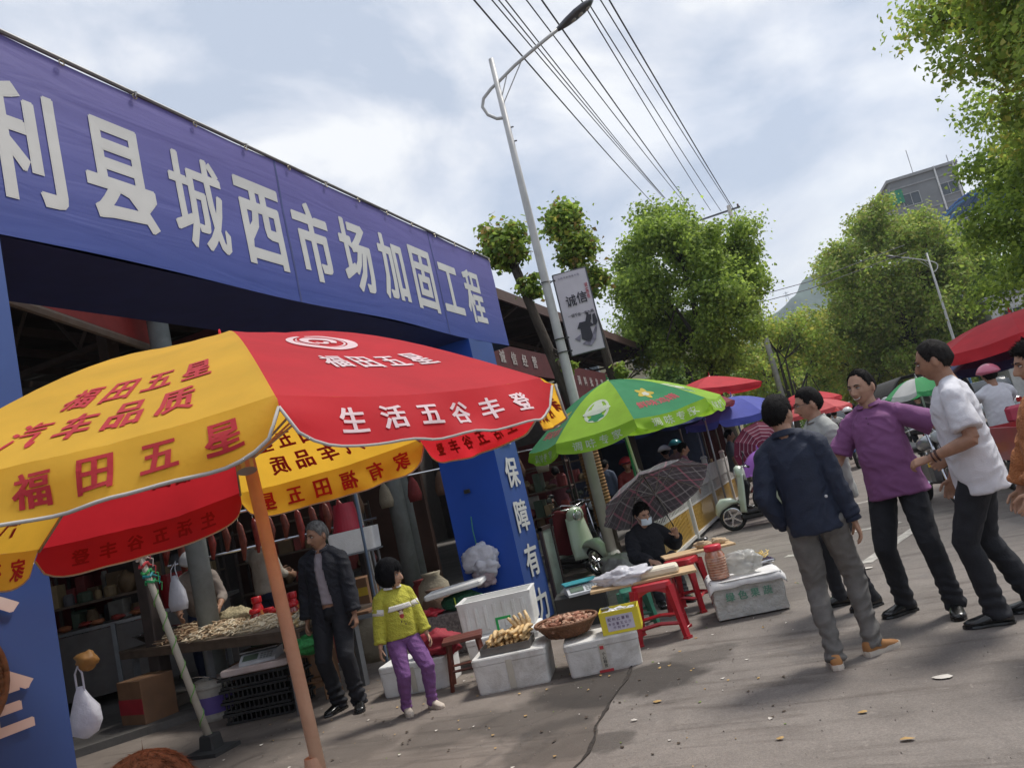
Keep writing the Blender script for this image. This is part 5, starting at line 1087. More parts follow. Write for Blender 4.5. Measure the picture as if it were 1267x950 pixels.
for z in (3.44, 3.66, 4.62):
    mb = MB(); mb.tube([BP(.08*math.cos(a),z,.08*math.sin(a)) if False else Vector((.094*math.cos(a),.094*math.sin(a),z)) for a in [i*6.2832/16 for i in range(17)]], .010, 5); mb.tube([BP(.09,z),BP(.16,z)], .012, 5); mb.build('bracket', mat('bracket_black',(.02,.02,.02),.5), bn)
M_ink = mat('ink', (.03,.028,.04), .6); M_ink2 = mat('ink_wash', (.22,.20,.26), .6, var=.5, vscale=12); M_seal = mat('seal_red', (.42,.04,.06), .6)
def bchars(s, a, z, w, h, pitch, m, bold=.02, vert=False):
    mb = MB()
    for i, ch in enumerate(s):
        v, f = glyph(ch, bold); aa, zz = (a, z-i*pitch) if vert else (a+i*pitch, z); mb.add([BP(aa+X*w, zz+Y*h, .026) for X, Y in v], f)
    return mb.build('lettering', m, bn, kind='stuff')
bchars('诚', .33, 4.22, .17, .19, .2, M_ink, .05); bchars('信', .51, 4.24, .17, .19, .2, M_ink, .05)
bchars('一诺千金', .25, 3.98, .055, .055, .052, M_ink); bchars('一言九鼎', .46, 3.98, .055, .055, .052, M_ink); bchars('文明平利诚信市场', .22, 4.62, .035, .035, .045, M_ink2); bchars('诚', .62, 4.42, .05, .08, .06, M_seal, vert=True); bchars('实守信', .62, 4.34, .05, .07, .055, M_seal, vert=True)
mb = MB(); 
def inkpoly(pts, m, o=.026): MB().add([BP(.13+.55*a, 3.36+1.34*b, o) for a, b in pts], [tuple(range(len(pts)))]).build('ink_painting', m, bn)
inkpoly([(.38,.10),(.62,.05),(.80,.12),(.93,.28),(.90,.30),(.70,.16),(.52,.13)], M_ink2); inkpoly([(.40,.16),(.62,.10),(.74,.17),(.72,.30),(.44,.30)], M_ink); inkpoly([(.34,.29),(.44,.36),(.72,.36),(.84,.29),(.62,.27)], M_ink, .028); inkpoly([(.66,.34),(.70,.46),(.76,.46),(.78,.34)], M_ink); inkpoly([(.82,.30),(.86,.42),(.94,.43),(.97,.33),(.9,.28)], M_ink); inkpoly([(.20,.18),(.34,.13),(.40,.22),(.30,.20)], M_ink2)
inkpoly([(.62,.36),(.70,.43),(.84,.43),(.80,.36)], M_ink, .029)
# wires: ten separate cables between the far pole and the near one behind the camera
M_wire = mat('black_cable', (.06,.055,.07), .6)
far = [(-5.95,44.6,16.0),(-5.25,44.7,16.05),(-5.18,44.7,16.0),(-5.15,44.7,15.96),(-4.1,44.8,15.15),(-3.9,44.8,15.0),(-2.9,44.9,14.45),(-2.35,44.94,14.2),(-1.78,44.96,14.2),(-1.46,44.98,13.25)]
near = [(-4.30,15.07,12),(-3.99,15.35,12),(-3.88,15.44,12),(-3.77,15.54,12),(-3.40,15.87,12),(-3.14,16.09,12),(-2.43,16.71,12),(-2.32,16.81,12),(-2.05,17.04,12),(-1.89,17.18,12)]
wl = ['leftmost overhead cable, alone left of the tight bundle','overhead cable, left one of the tight bundle of three','overhead cable, middle one of the tight bundle of three','overhead cable, right one of the tight bundle of three','overhead cable just right of the tight bundle, crossing the lamp head','overhead cable, second right of the bundle, behind the lamp head','overhead cable leaving the lamp head tip, left of its neighbour','overhead cable starting right beside the lamp head tip','overhead cable, second from the right at the top','rightmost overhead cable, running to the lower crossarm']
for i, (a, b, lab) in enumerate(zip(near, far, wl)):
    a, b = Vector(a), Vector(b); d = b-a; st = a-d*1.15; pts = []
    for k in range(41):
        t = k/40; p = st+(b-st)*t; pts.append(p-Vector((0,0,.55*4*t*(1-t))) + Vector((0,0,.55*4*t*(1-t)))*0 + Vector((0,0,.54)))
    # keep the two seen ends where they are
    pts = [p-Vector((0,0,.54*smoothstep(0,.5,k/40))) for k, p in enumerate(pts)]
    MB().tube(pts, .020 if i in (0,5,9) else .015, 5).build('overhead_cable', M_wire, label=lab, cat='cable')
up_ = empty('utility_pole', (-1.9,45.0,0), label='concrete utility pole with crossarms half hidden by the round tree', cat='utility pole')
MB().tube([(0,0,0),(0,0,14.4)], [.18,.11], 12).build('pole', mat('pole_concrete',(.35,.34,.32),.9), up_, smooth=True)
for z, x0, x1 in ((14.12,-4.1,.6),(13.1,-1.5,.6)):
    mb = MB(); mb.box(((x0+x1)/2,0,z),(x1-x0,.09,.09)); mb.build('crossarm', M_lampd, up_)
    for x in (x0+.1, 0, x1-.1): MB().lathe([(.03,0),(.07,.04),(.04,.08),(.07,.12),(.03,.18)], c=(x,0,z+.04), n=8).build('insulator', mat('insulator_brown',(.08,.04,.03),.3), up_)
for k,(z,lab) in enumerate(((8.3,'upper of two thin cables crossing the sky left of the olive tree'),(7.9,'lower of two thin cables crossing the sky left of the olive tree'))):
    MB().tube([(-9,44,z+1.3),(-2,44.3,z+.5),(1.0,44.4,z+.45),(6,44.6,z+.9)], .02, 4).build('overhead_cable', M_wire, label=lab, cat='cable')
# white and yellow traffic fence: bays with separate slats
M_fw = mat('fence_white', (.58,.57,.54), .5, var=.06, dirt=.35, dirtcol=(.3,.27,.22)); M_fy = mat('fence_yellow', (.55,.33,.06), .5, var=.1, dirt=.3, dirtcol=(.3,.18,.06))
slw = MB().box((0,0,.10),(.004,.050,.20)).mesh('slat_top', M_fw); sly = MB().box((0,0,.22),(.004,.050,.44)).mesh('slat', M_fy)
fr_ = empty('traffic_fence', (-2.40,10.0,0), label='white street fence with yellow lower slats, running along the stalls', cat='fence')
for k in range(5):
    y = 2.8*k; mb = MB(); mb.box((0,y,.62),(.10,.10,1.24),bev=.012); po = mb.build('post', M_fw, fr_); MB().box((0,y,1.27),(.13,.13,.05),taper=.6).build('post_cap', M_fw, po); MB().box((0,y,.03),(.32,.18,.06),bev=.02).build('post_foot', M_lampd, po)
    if k < 4:
        MB().box((0,y+1.4,.93),(.035,2.70,.28)).build('top_panel', M_fw, fr_); MB().box((0,y+1.4,.105),(.05,2.70,.05)).build('bottom_rail', M_fw, fr_); MB().box((0,y+1.4,1.09),(.055,2.70,.045)).build('top_rail', M_fw, fr_); MB().box((0,y+1.4,.575),(.010,2.70,.03)).build('middle_rail', M_fw, fr_)
        for j in range(26): inst('slat', sly, (0,y+.12+j*.102,.13), fr_); inst('slat', slw, (0,y+.12+j*.102,.59), fr_)
MB().box((.025,2.8,1.02-.28),(.006,.10,.14)).build('sticker', mat('sticker_red',(.45,.07,.05),.5), fr_)
# ------------------------------------------------------------------ scooters and motorcycles
M_pale = mat('pale_green_paint', (.50,.58,.47), .28, var=.04, spec=.6, coat=.5, dirt=.2, dirtcol=(.3,.3,.25)); M_rub = mat('tyre_rubber', (.018,.018,.018), .85, bump=.3, bscale=60); M_chr = mat('chrome', (.60,.60,.62), .18, metal=1, var=.05)
M_blk = mat('black_plastic', (.016,.016,.018), .4, var=.1); M_seatm = mat('seat_vinyl', (.02,.018,.018), .5, bump=.15); M_lens = mat('headlight_glass', (.35,.37,.38), .08, spec=.9); M_redp = mat('red_vehicle_paint', (.34,.02,.025), .3, coat=.5, dirt=.25)
def wheel(root, c, r, w_=.045, spokes=5, hub=.03):
    wroot = MB().tube([(c[0], -w_, c[2]), (c[0], w_, c[2])], hub, 12).build('wheel', M_chr, root)
    R = Matrix.Rotation(math.pi/2, 3, 'X')
    prof = [(r-.055, -w_*.75), (r-.02, -w_), (r, -w_*.45), (r, w_*.45), (r-.02, w_), (r-.055, w_*.75), (r-.055, -w_*.75)]
    MB().lathe(prof, c=c, n=32, rot=R, cap=False).build('tyre', M_rub, wroot, smooth=True)
    MB().lathe([(r-.075, -w_*.7), (r-.05, -w_*.75), (r-.05, w_*.75), (r-.075, w_*.7), (r-.075, -w_*.7)], c=c, n=32, rot=R, cap=False).build('rim', M_chr, wroot, smooth=True)
    mb = MB()
    for k in range(spokes): a = 2*math.pi*k/spokes; mb.box((c[0]+math.cos(a)*(r-.06)/2, 0, c[2]+math.sin(a)*(r-.06)/2), (r-.07, w_*.5, .028), Matrix.Rotation(-a, 3, 'Y'))
    mb.build('spoke', M_chr, wroot)
def scooter(label, loc, rz, paint=M_pale, cover=None, mirrors=True, group='parked scooters', seat=True):
    r = empty('scooter', loc, rz, label=label, cat='scooter', group=group)
    wheel(r, (.62,0,.22), .22); wheel(r, (-.58,0,.22), .22)
    def loft(name, secs, m, n=18, par=r, pw=.8): mb = MB(); mb.rings([(c, (0,a,0), (b[0],0,b[1]), pw) for c, a, b in secs], n); return mb.build(name, m, par, smooth=True)
    # front fender, leg shield with headlight cowl
    loft('front_fender', [((.86,0,.30),.035,(.02,.03)),((.80,0,.42),.075,(.05,.05)),((.66,0,.50),.095,(.10,.06)),((.50,0,.48),.10,(.08,.07)),((.40,0,.38),.085,(.05,.06))], paint)
    mb = MB()
    def sh(u, v):
        a = (u-.5)*2; z = .28+.62*v; wd = .235-.07*v-.05*max(0,.25-v)*2; x = .40-.10*v+.09*(1-a*a)-.04*max(0,.2-v)
        return (x, a*wd, z)
    mb.sheet(sh, 14, 12, thick=.025); s_ = mb.build('leg_shield', paint, r, smooth=True); mb = MB(); mb.sheet(lambda u, v: tuple(Vector(sh(.04+.92*u, .03+.94*v))-Vector((.030,0,0))), 12, 10, thick=.015); mb.build('inner_panel', M_blk, s_, smooth=True)
    loft('headlight_cowl', [((.30,0,.80),.13,(.06,.02)),((.33,0,.90),.15,(.085,.03)),((.33,0,.98),.13,(.085,.03)),((.31,0,1.03),.07,(.05,.02))], paint)
    R_ = Matrix.Rotation(math.pi/2, 3, 'Y'); h = MB().lathe([(.001,.03),(.055,.022),(.072,0),(.078,-.03)], c=(.405,0,.92), n=24, rot=R_).build('headlight', M_lens, r, smooth=True); MB().lathe([(.078,-.03),(.086,.004),(.078,.012)], c=(.405,0,.92), n=24, rot=R_).build('bezel', M_chr, h, smooth=True)
    MB().tube([(.20,-.33,1.00),(.25,-.20,1.03),(.28,0,1.02),(.25,.20,1.03),(.20,.33,1.00)], .013, 8).build('handlebar', M_chr, r, smooth=True)
    for sg in (1,-1):
        MB().tube([(.20,sg*.24,1.015),(.17,sg*.36,.995)], .019, 8).build('grip', M_blk, r)
        if mirrors: mb = MB(); mb.tube([(.24,sg*.22,1.03),(.22,sg*.26,1.15),(.20,sg*.29,1.20)], .006, 6); mb.ball((.20,sg*.30,1.22), (.012,.055,.04), 12, 8); mb.build('mirror', M_blk, r, smooth=True)
    mb = MB(); mb.box((.12,0,.27),(.58,.30,.06),bev=.02); mb.build('floorboard', M_blk, r)
    mb = MB(); mb.box((.02,0,.20),(.95,.26,.09),bev=.03); mb.build('lower_body', M_blk, r)
    loft('rear_body', [((-.14,0,.30),.11,(.02,.03)),((-.20,0,.46),.15,(.06,.17)),((-.38,0,.52),.18,(.06,.18)),((-.62,0,.52),.17,(.06,.15)),((-.84,0,.54),.10,(.04,.09)),((-.93,0,.56),.04,(.02,.03))], paint)
    loft('seat', [((-.10,0,.72),.08,(.02,.03)),((-.18,0,.74),.125,(.05,.045)),((-.40,0,.75),.14,(.05,.05)),((-.66,0,.77),.13,(.05,.05)),((-.82,0,.78),.07,(.03,.025))], M_seatm)
    MB().box((-.94,0,.52),(.03,.12,.05),bev=.01).build('tail_light', mat('tail_red',(.4,.01,.01),.15), r); MB().box((-.95,0,.40),(.012,.17,.10)).build('number_plate', mat('plate_white',(.6,.6,.6),.4), r)
    MB().tube([(-.05,.12,.20),(-.02,.26,.02)], .012, 6).build('stand', M_chr, r)
    if cover:
        mb = MB(); mb.sheet(lambda u, v: (.26-.10*v+.03*math.sin(u*9+v*3)-.06*(2*u-1)**2, (u-.5)*(.62+.10*v), 1.03-.66*v+.02*math.sin(u*14)), 18, 12, thick=.008); mb.build('leg_cover', cover, r, smooth=True)
    return r
M_cov = mat('maroon_quilt', (.13,.012,.02), .85, bump=.4, bscale=18)
scooter('pale green scooter with a maroon leg cover parked behind the blue pillar', (-4.05,11.35,0), D2R(-38), cover=M_cov)
scooter('pale green scooter parked by the yellow fence, left of the navy jacket man', (-1.22,13.45,0), D2R(187))
MB().box((0,0,0),(.02,.02,.02)) 
def motorcycle(label, loc, rz, paint, group='parked motorcycles', box=None, scale=1):
    r = empty('motorcycle', loc, rz, label=label, cat='motorcycle', group=group); r.scale = (scale,)*3
    wheel(r, (.65,0,.29), .29, .04, 6); wheel(r, (-.62,0,.29), .29, .045, 6)
    for sg in (1,-1): MB().tube([(.65,sg*.07,.29),(.48,sg*.08,.82),(.42,sg*.08,.98)], .020, 8).build('fork', M_chr, r)
    mb = MB(); mb.rings([((.36,0,.86),(0,.07,0),(0,0,.06)),((.22,0,.86),(0,.13,0),(0,0,.10)),((.02,0,.83),(0,.13,0),(0,0,.10)),((-.12,0,.79),(0,.08,0),(0,0,.05))], 16); mb.build('fuel_tank', paint, r, smooth=True)
    mb = MB(); mb.rings([((-.08,0,.78),(0,.09,0),(0,0,.04)),((-.30,0,.77),(0,.14,0),(0,0,.05)),((-.60,0,.80),(0,.13,0),(0,0,.05)),((-.80,0,.84),(0,.07,0),(0,0,.03))], 14); mb.build('seat', M_seatm, r, smooth=True)
    mb = MB(); mb.box((.08,0,.45),(.34,.24,.30),bev=.04); mb.build('engine', mat('engine_alu',(.25,.25,.26),.4,metal=.8,dirt=.4), r)
    mb = MB(); mb.tube([(.38,0,.90),(.15,0,.30),(-.20,0,.28),(-.30,0,.72),(.30,0,.80)], .024, 8); mb.build('frame', M_blk, r)
    MB().tube([(.15,-.13,.32),(-.2,-.15,.26),(-.75,-.16,.32)], .035, 10).build('exhaust', M_chr, r, smooth=True)
    for x, rr in ((.65,.32),(-.62,.32)):
        mb = MB(); mb.sheet(lambda u, v: (x+rr*math.cos(.5+2.0*u), (v-.5)*.12, .29+rr*math.sin(.5+2.0*u)), 12, 3, thick=.01); mb.build('mudguard', paint if x > 0 else M_blk, r, smooth=True)
    MB().lathe([(.001,.03),(.06,.02),(.085,0),(.07,-.08),(.02,-.12)], c=(.56,0,.92), n=20, rot=Matrix.Rotation(math.pi/2,3,'Y')).build('headlight', M_lens, r, smooth=True)
    MB().tube([(.26,-.34,1.04),(.36,-.20,1.07),(.42,0,1.02),(.36,.20,1.07),(.26,.34,1.04)], .012, 8).build('handlebar', M_chr, r, smooth=True)
    for sg in (1,-1): mb = MB(); mb.tube([(.33,sg*.24,1.06),(.31,sg*.30,1.22)], .006, 6); mb.ball((.30,sg*.32,1.25), (.012,.055,.035), 10, 6); mb.build('mirror', M_blk, r, smooth=True)
    MB().box((-.86,0,.66),(.03,.14,.06),bev=.01).build('tail_light', mat('tail_red',(.4,.01,.01),.15), r)
    if box: mb = MB(); mb.box((-.80,0,1.02),(.36,.40,.28),bev=.04); mb.build('top_box', box, r)
    return r
motorcycle('dark motorcycle with red trim parked behind the fence gap, beside the pale scooter', (-.75,15.4,0), D2R(200), M_redp)
motorcycle('red motorcycle standing among the stalls behind the blue umbrella pole', (-3.6,16.8,0), D2R(120), M_redp)
motorcycle('grey motorcycle with a yellow number plate between the purple shirt and the white shirt', (1.12,11.9,0), D2R(-78), mat('silver_paint',(.35,.36,.38),.25,metal=.6))
motorcycle('black motorcycle half hidden behind the second pollarded tree', (-4.4,13.7,0), D2R(-60), M_blk)
motorcycle('blue motorcycle parked far down the road near the coral umbrella', (.55,22.5,0), D2R(-100), mat('blue_vehicle_paint',(.03,.06,.2),.3))
motorcycle('black motorcycle with a rider far down the road', (1.35,19.6,0), D2R(-95), M_blk)
MB().box((1.12,11.30,.62),(.20,.01,.12)).build('number_plate', mat('plate_yellow',(.60,.38,.03),.4), label='yellow number plate on the grey motorcycle behind the white shirt', cat='number plate')
# red cargo tricycle at the right edge, under the large red umbrella
t = empty('cargo_tricycle', (2.15,10.95,0), D2R(98), label='red cargo tricycle with a black and red seat box behind the orange sweater', cat='tricycle')
wheel(t, (1.1,0,.27), .27, .045, 6)
for sg in (1,-1):
    w0 = empty('axle_side', (0,sg*.5,0)); w0.parent = t
    wheel(w0, (-.9,0,.29), .29, .06, 6)
mb = MB(); mb.box((-.9,0,.60),(1.3,1.15,.06)); mb.build('cargo_floor', M_redp, t)
for (c, s) in (((-.9,.57,.78),(1.3,.03,.32)),((-.9,-.57,.78),(1.3,.03,.32)),((-1.54,0,.78),(.03,1.15,.32)),((-.26,0,.78),(.03,1.15,.32))): MB().box(c, s).build('cargo_side', M_redp, t)
MB().box((.10,0,.62),(.55,.40,.28),bev=.05).build('seat_box', M_redp, t); MB().box((.08,0,.82),(.55,.42,.12),bev=.05).build('seat', M_blk, t); MB().box((-.10,0,1.02),(.10,.44,.20),bev=.04).build('backrest', mat('pink_red_vinyl',(.45,.05,.09),.4), t)
MB().tube([(1.1,.06,.27),(.92,.06,.9),(.85,0,1.05)], .022, 8).build('fork', M_chr, t); MB().tube([(.70,-.34,1.06),(.85,0,1.03),(.70,.34,1.06)], .014, 8).build('handlebar', M_chr, t)
mb = MB(); mb.box((.35,0,.33),(1.2,.12,.10),bev=.02); mb.build('frame', M_blk, t); MB().box((.80,0,.72),(.08,.36,.46),bev=.03).build('front_shield', M_redp, t)
# dark covered tricycle truck far down the road
v = empty('covered_truck', (2.55,25.6,0), D2R(8), label='small truck with a dark tarpaulin cover standing down the road behind the purple shirt', cat='truck')
def arch(u, v_): a = math.pi*u; return (1.05*math.cos(a)*-1 if False else -1.05*math.cos(a)*(1), -1.6+3.2*v_, 1.15+.95*min(1,1.25*math.sin(a)))
mb = MB(); mb.sheet(arch, 20, 10, thick=.03); mb.build('tarpaulin', mat('dark_tarpaulin',(.035,.035,.035),.8,bump=.4,bscale=8), v, smooth=True)
MB().box((0,0,.80),(2.1,3.2,.7),bev=.03).build('cargo_bed', mat('faded_truck_grey',(.32,.33,.32),.6,dirt=.4), v); MB().box((0,2.2,1.15),(1.8,1.3,1.5),taper=.85,bev=.06).build('cab', mat('faded_truck_grey',(.32,.33,.32),.6), v)
MB().box((0,2.2,1.55),(1.75,.9,.5),taper=.9).build('cab_window', glass, v)
for sx in (.85,-.85):
    for y in (-1.0,2.0): MB().lathe([(.15,-.09),(.33,-.10),(.35,-.05),(.35,.05),(.33,.10),(.15,.09)], c=(sx,y,.35), n=24, rot=Matrix.Rotation(math.pi/2,3,'Y')).build('wheel', M_rub, v, smooth=True)
# a parked white van and a car farther off
def car(label, loc, rz, paint, kind='car', L_=4.3, W_=1.72, H_=1.45):
    c = empty('parked_'+kind, loc, rz, label=label, cat=kind, group='vehicles parked far down the road')
    mb = MB(); sec = []
    prof = [(-.5,.35,.60),(-.47,.30,.80),(-.25,.28,.86),(.0,.28,.86),(.25,.28,.84),(.42,.28,.72),(.5,.35,.52)] if kind == 'car' else [(-.5,.35,1.0),(-.48,.30,1.0),(0,.28,1.0),(.3,.28,.98),(.44,.28,.80),(.5,.33,.62)]
    for q, z0, z1 in prof: zc = (z0+z1)/2; sec.append(((q*L_,0,zc),(0,W_/2*(.93 if abs(q) > .45 else 1),0),(0,0,(z1-z0)/2),.45))
    mb.rings(sec, 20); mb.build('body', paint, c, smooth=True)
    mb = MB(); H2 = H_
    mb.rings([((-.44*L_ if kind!='car' else -.38*L_,0,.85),(0,W_*.44,0),(0,0,.02),.5),((-.34*L_,0,(H2+.82)/2),(0,W_*.42,0),(0,0,(H2-.80)/2),.5),((.02*L_,0,(H2+.84)/2),(0,W_*.42,0),(0,0,(H2-.80)/2),.5),((.26*L_,0,.86),(0,W_*.44,0),(0,0,.02),.5)], 20); g = mb.build('window', glass, c, smooth=True)
    MB().box((-.14*L_,0,H2+.005),(L_*.36,W_*.72,.03),bev=.01).build('roof', paint, c)
    for x in (-.31,.31):
        for sg in (1,-1): MB().lathe([(.05,-.09),(.20,-.10),(.31,-.09),(.33,0),(.31,.09),(.05,.10)], c=(x*L_,sg*W_*.46,.33), n=20, rot=Matrix.Rotation(math.pi/2,3,'X')).build('wheel', M_rub, c, smooth=True)
    for sg in (1,-1): MB().box((.49*L_,sg*W_*.34,.62),(.06,.30,.12),bev=.02).build('headlight', M_lens, c); MB().box((-.495*L_,sg*W_*.38,.66),(.04,.16,.16),bev=.02).build('tail_light', mat('tail_red',(.4,.01,.01),.15), c)
    return c
car('white van parked far down the road beyond the coral umbrella', (.4,36,0), D2R(92), mat('white_vehicle_paint',(.6,.6,.6),.3,coat=.4), 'van', 4.0, 1.65, 1.85)
car('silver car parked on the right far down the road', (4.9,30,0), D2R(88), mat('silver_paint',(.35,.36,.38),.25,metal=.6))
car('dark car driving far down the road between the trees', (2.9,44,0), D2R(90), M_blk)
# ------------------------------------------------------------------ vendors' goods by the gate
M_foam = mat('white_foam', (.66,.65,.62), .75, var=.05, bump=.25, bscale=90, dirt=.75, dirtcol=(.30,.265,.22)); M_foamc = mat('clean_foam', (.72,.72,.70), .75, var=.04, bump=.2, bscale=90, dirt=.45, dirtcol=(.42,.39,.34))
M_bp = mat('blue_print',(.03,.10,.30),.6); M_rp = mat('red_print',(.50,.04,.05),.6); M_kp = mat('black_print',(.03,.03,.03),.6)
def foam_box(label, c, s, rot, m=M_foam, group='white foam boxes by the gate', lid=True, z0=0, tape=True):
    r = empty('foam_box', (c[0],c[1],z0), rot, label=label, cat='foam box', group=group); X, Y, Z = s; lh = .055 if lid else 0
    mb = MB(); bz = Z-lh
    mb.rings([((0,0,.0),(X/2*.955,0,0),(0,Y/2*.955,0),.12),((0,0,.012),(X/2*.97,0,0),(0,Y/2*.97,0),.12),((0,0,bz),(X/2,0,0),(0,Y/2,0),.12)], 48); mb.build('box_body', m, r)
    if lid: mb = MB(); mb.rings([((0,0,bz+.003),(X/2*1.01,0,0),(0,Y/2*1.01,0),.12),((0,0,Z-.010),(X/2*1.012,0,0),(0,Y/2*1.012,0),.12),((0,0,Z),(X/2*.985,0,0),(0,Y/2*.985,0),.12)], 48); mb.build('lid', m, r)
    if tape: MB().box((.0,-Y/2-.003,Z*.45),(.05,.002,Z*.8)).build('tape', mat('clear_tape',(.48,.45,.38),.25), r)
    return r
fa = foam_box('low dirty white foam box carrying the tray of fried dough sticks', (-2.78,5.85), (.60,.44,.27), D2R(13.5))
fb = foam_box('white foam box with red tape print under the yellow carton', (-2.06,5.98), (.58,.42,.25), D2R(16))
mb = MB(); text_plane(mb, '生鲜', (0,-.218,.17), (1,0,0), (0,0,1), .03, gap=-.03, lift=.002); mb = MB(); mb.box((.0,-.2145,.185),(.03,.003,.025)); mb.build('red_stamp', M_rp, fb)
mb = MB(); [text_plane(mb, ch, (.005,-.214,.14-.030*i), (1,0,0), (0,0,1), .027, lift=.003) for i, ch in enumerate('小心轻放')]; mb.build('lettering', M_kp, fb, kind='stuff'); mb = MB(); mb.box((0,-.2145,.012),(.11,.003,.02)); mb.build('red_stamp', M_rp, fb)
foam_box('white foam box under the red bag, behind the girl in the yellow sweater', (-3.82,6.12), (.62,.42,.26), D2R(9), M_foamc)
fd2 = foam_box('white foam box with blue printing, lowest one at the foot of the pillar', (-3.22,6.72), (.68,.44,.26), D2R(13), M_foamc)
mb = MB(); text_plane(mb, '保鲜', (.12,-.225,.14), (1,0,0), (0,0,1), .08, gap=.02, lift=.004); mb.build('lettering', M_bp, fd2, kind='stuff')
fd = foam_box('largest open white foam box with ribbed side, stacked against the blue pillar', (-3.30,6.86), (.72,.44,.30), D2R(15), M_foamc, lid=False, z0=.262, tape=False)
for i in range(7): MB().box((-.27+i*.09,-.222,.15),(.035,.012,.22),bev=.004).build('side_rib', M_foamc, fd)
mb = MB(); 
for (c, s) in (((0,-.205,.305),(.72,.03,.012)),((0,.205,.305),(.72,.03,.012)),((.345,0,.305),(.03,.38,.012)),((-.345,0,.305),(.03,.38,.012))): MB().box(c, s).build('rim', M_foamc, fd)
MB().box((0,0,.302),(.64,.36,.004)).build('grey_lining', mat('grey_liner',(.35,.35,.34),.8), fd)
# tray of fried dough sticks / bean curd rolls
tr = empty('food_tray', (-2.80,5.84,.272), D2R(13.5), label='grey metal tray piled with golden fried bean curd sticks', cat='tray')
mb = MB(); mb.box((0,0,.004),(.40,.30,.006)); [mb.box(c, s) for c, s in (((0,-.15,.03),(.40,.008,.055)),((0,.15,.03),(.40,.008,.055)),((.2,0,.03),(.008,.30,.055)),((-.2,0,.03),(.008,.30,.055)))]; mb.build('tray_pan', mat('dull_tray',(.16,.15,.14),.4,metal=.6,dirt=.3), tr)
M_fry = mat('fried_golden', (.58,.37,.15), .7, var=.25, vscale=18, bump=.7, bscale=45); M_fry2 = mat('fried_pale', (.66,.47,.24), .7, var=.2, vscale=18, bump=.7, bscale=45)
rr_ = np.random.default_rng(5)
for i in range(34):
    lay = i//9; x = -.155+.038*(i % 9)+.012*lay; y = -.02+.02*(lay % 2); L_ = .125; a = rr_.uniform(-.25,.25)+1.45; z = .030+.034*lay
    if lay == 3: x = -.08+.045*(i-27)
    pts = [Vector((x+math.cos(a)*q*L_, y+math.sin(a)*q*L_, z+.012*math.sin(q*3+i))) for q in (-1,-.5,0,.5,1)]
    MB().tube(pts, [.010,.020,.017,.021,.011], 7).build('fried_stick', (M_fry, M_fry2)[i % 2], tr, smooth=True)
for i in range(4): MB().tube([(.12+.02*i,.03,.10),(.08+.04*i,.06,.17),(.03+.05*i,.07,.22+.012*i)], [.018,.022,.012], 7).build('fried_stick', M_fry2, tr, smooth=True)
# basket of tubers
bk_ = empty('wicker_basket', (-2.33,6.02,.275), 0, label='round brown wicker basket full of pinkish brown tubers across two foam boxes', cat='basket'); M_wick = mat('dark_wicker', (.17,.075,.035), .7, var=.3, vscale=30, bump=.5, bscale=80)
for k in range(7):
    r_ = .165+.012*k; z = .008+.014*k; MB().tube([((r_+.004*(1 if j % 2 else -1))*math.cos(j*2*math.pi/36), (r_+.004*(1 if j % 2 else -1))*math.sin(j*2*math.pi/36), z) for j in range(37)], .009, 5).build('woven_ring', M_wick, bk_)
MB().tube([(.255*math.cos(a), .255*math.sin(a), .108) for a in [i*2*math.pi/36 for i in range(37)]], .014, 6).build('rim', M_wick, bk_, smooth=True); MB().lathe([(.001,.004),(.165,.004),(.17,.010)], n=24).build('bottom', M_wick, bk_)
M_tub = mat('tuber_skin', (.36,.16,.10), .8, var=.3, vscale=25, bump=.5, bscale=70); M_tub2 = mat('tuber_pale', (.50,.30,.20), .8, var=.3, vscale=25, bump=.5, bscale=70)
tub_me = []
for k in range(4): 
    mb = MB(); crumple(mb, (0,0,0), (.034,.017,.015), 60+k, n=9, k=7, amp=.5); tub_me.append((mb.mesh('tuber', M_tub if k % 3 else M_tub2, smooth=True)))
for i in range(110):
    a = rr_.uniform(0,6.28); q = math.sqrt(rr_.uniform(0,1))*.205; z = .075+.055*(1-(q/.21)**2)+rr_.uniform(-.01,.012); inst('tuber', tub_me[i % 4], (q*math.cos(a), q*math.sin(a), z), bk_, rot=(rr_.uniform(-.5,.5), rr_.uniform(-.5,.5), rr_.uniform(0,6.28)), scale=(rr_.uniform(.7,1.3),)*3)
# yellow carton with packets
yc = empty('carton', (-1.86,5.98,.252), D2R(12), label='bright yellow open carton with a printed white panel, full of small packets', cat='carton'); M_yc = mat('yellow_carton', (.72,.60,.04), .55, var=.06)
for c, s in (((0,-.11,.085),(.30,.006,.17)),((0,.11,.085),(.30,.006,.17)),((.15,0,.085),(.006,.22,.17)),((-.15,0,.085),(.006,.22,.17)),((0,0,.006),(.30,.22,.006))): MB().box(c, s).build('carton_wall', M_yc, yc)
pn = MB().box((0,-.1145,.08),(.21,.002,.115)).build('printed_panel', mat('panel_lilac',(.55,.52,.60),.6), yc)
mb = MB(); text_plane(mb, '配料红薯粉', (-.08,-.1157,.11), (1,0,0), (0,0,1), .026, gap=.010, lift=.001); text_plane(mb, '净含量五公斤', (-.085,-.1157,.075), (1,0,0), (0,0,1), .022, gap=.010, lift=.001); text_plane(mb, '平利特产', (-.05,-.1157,.045), (1,0,0), (0,0,1), .022, gap=.012, lift=.001); mb.build('lettering', mat('violet_print',(.14,.10,.18),.6), yc, kind='stuff')
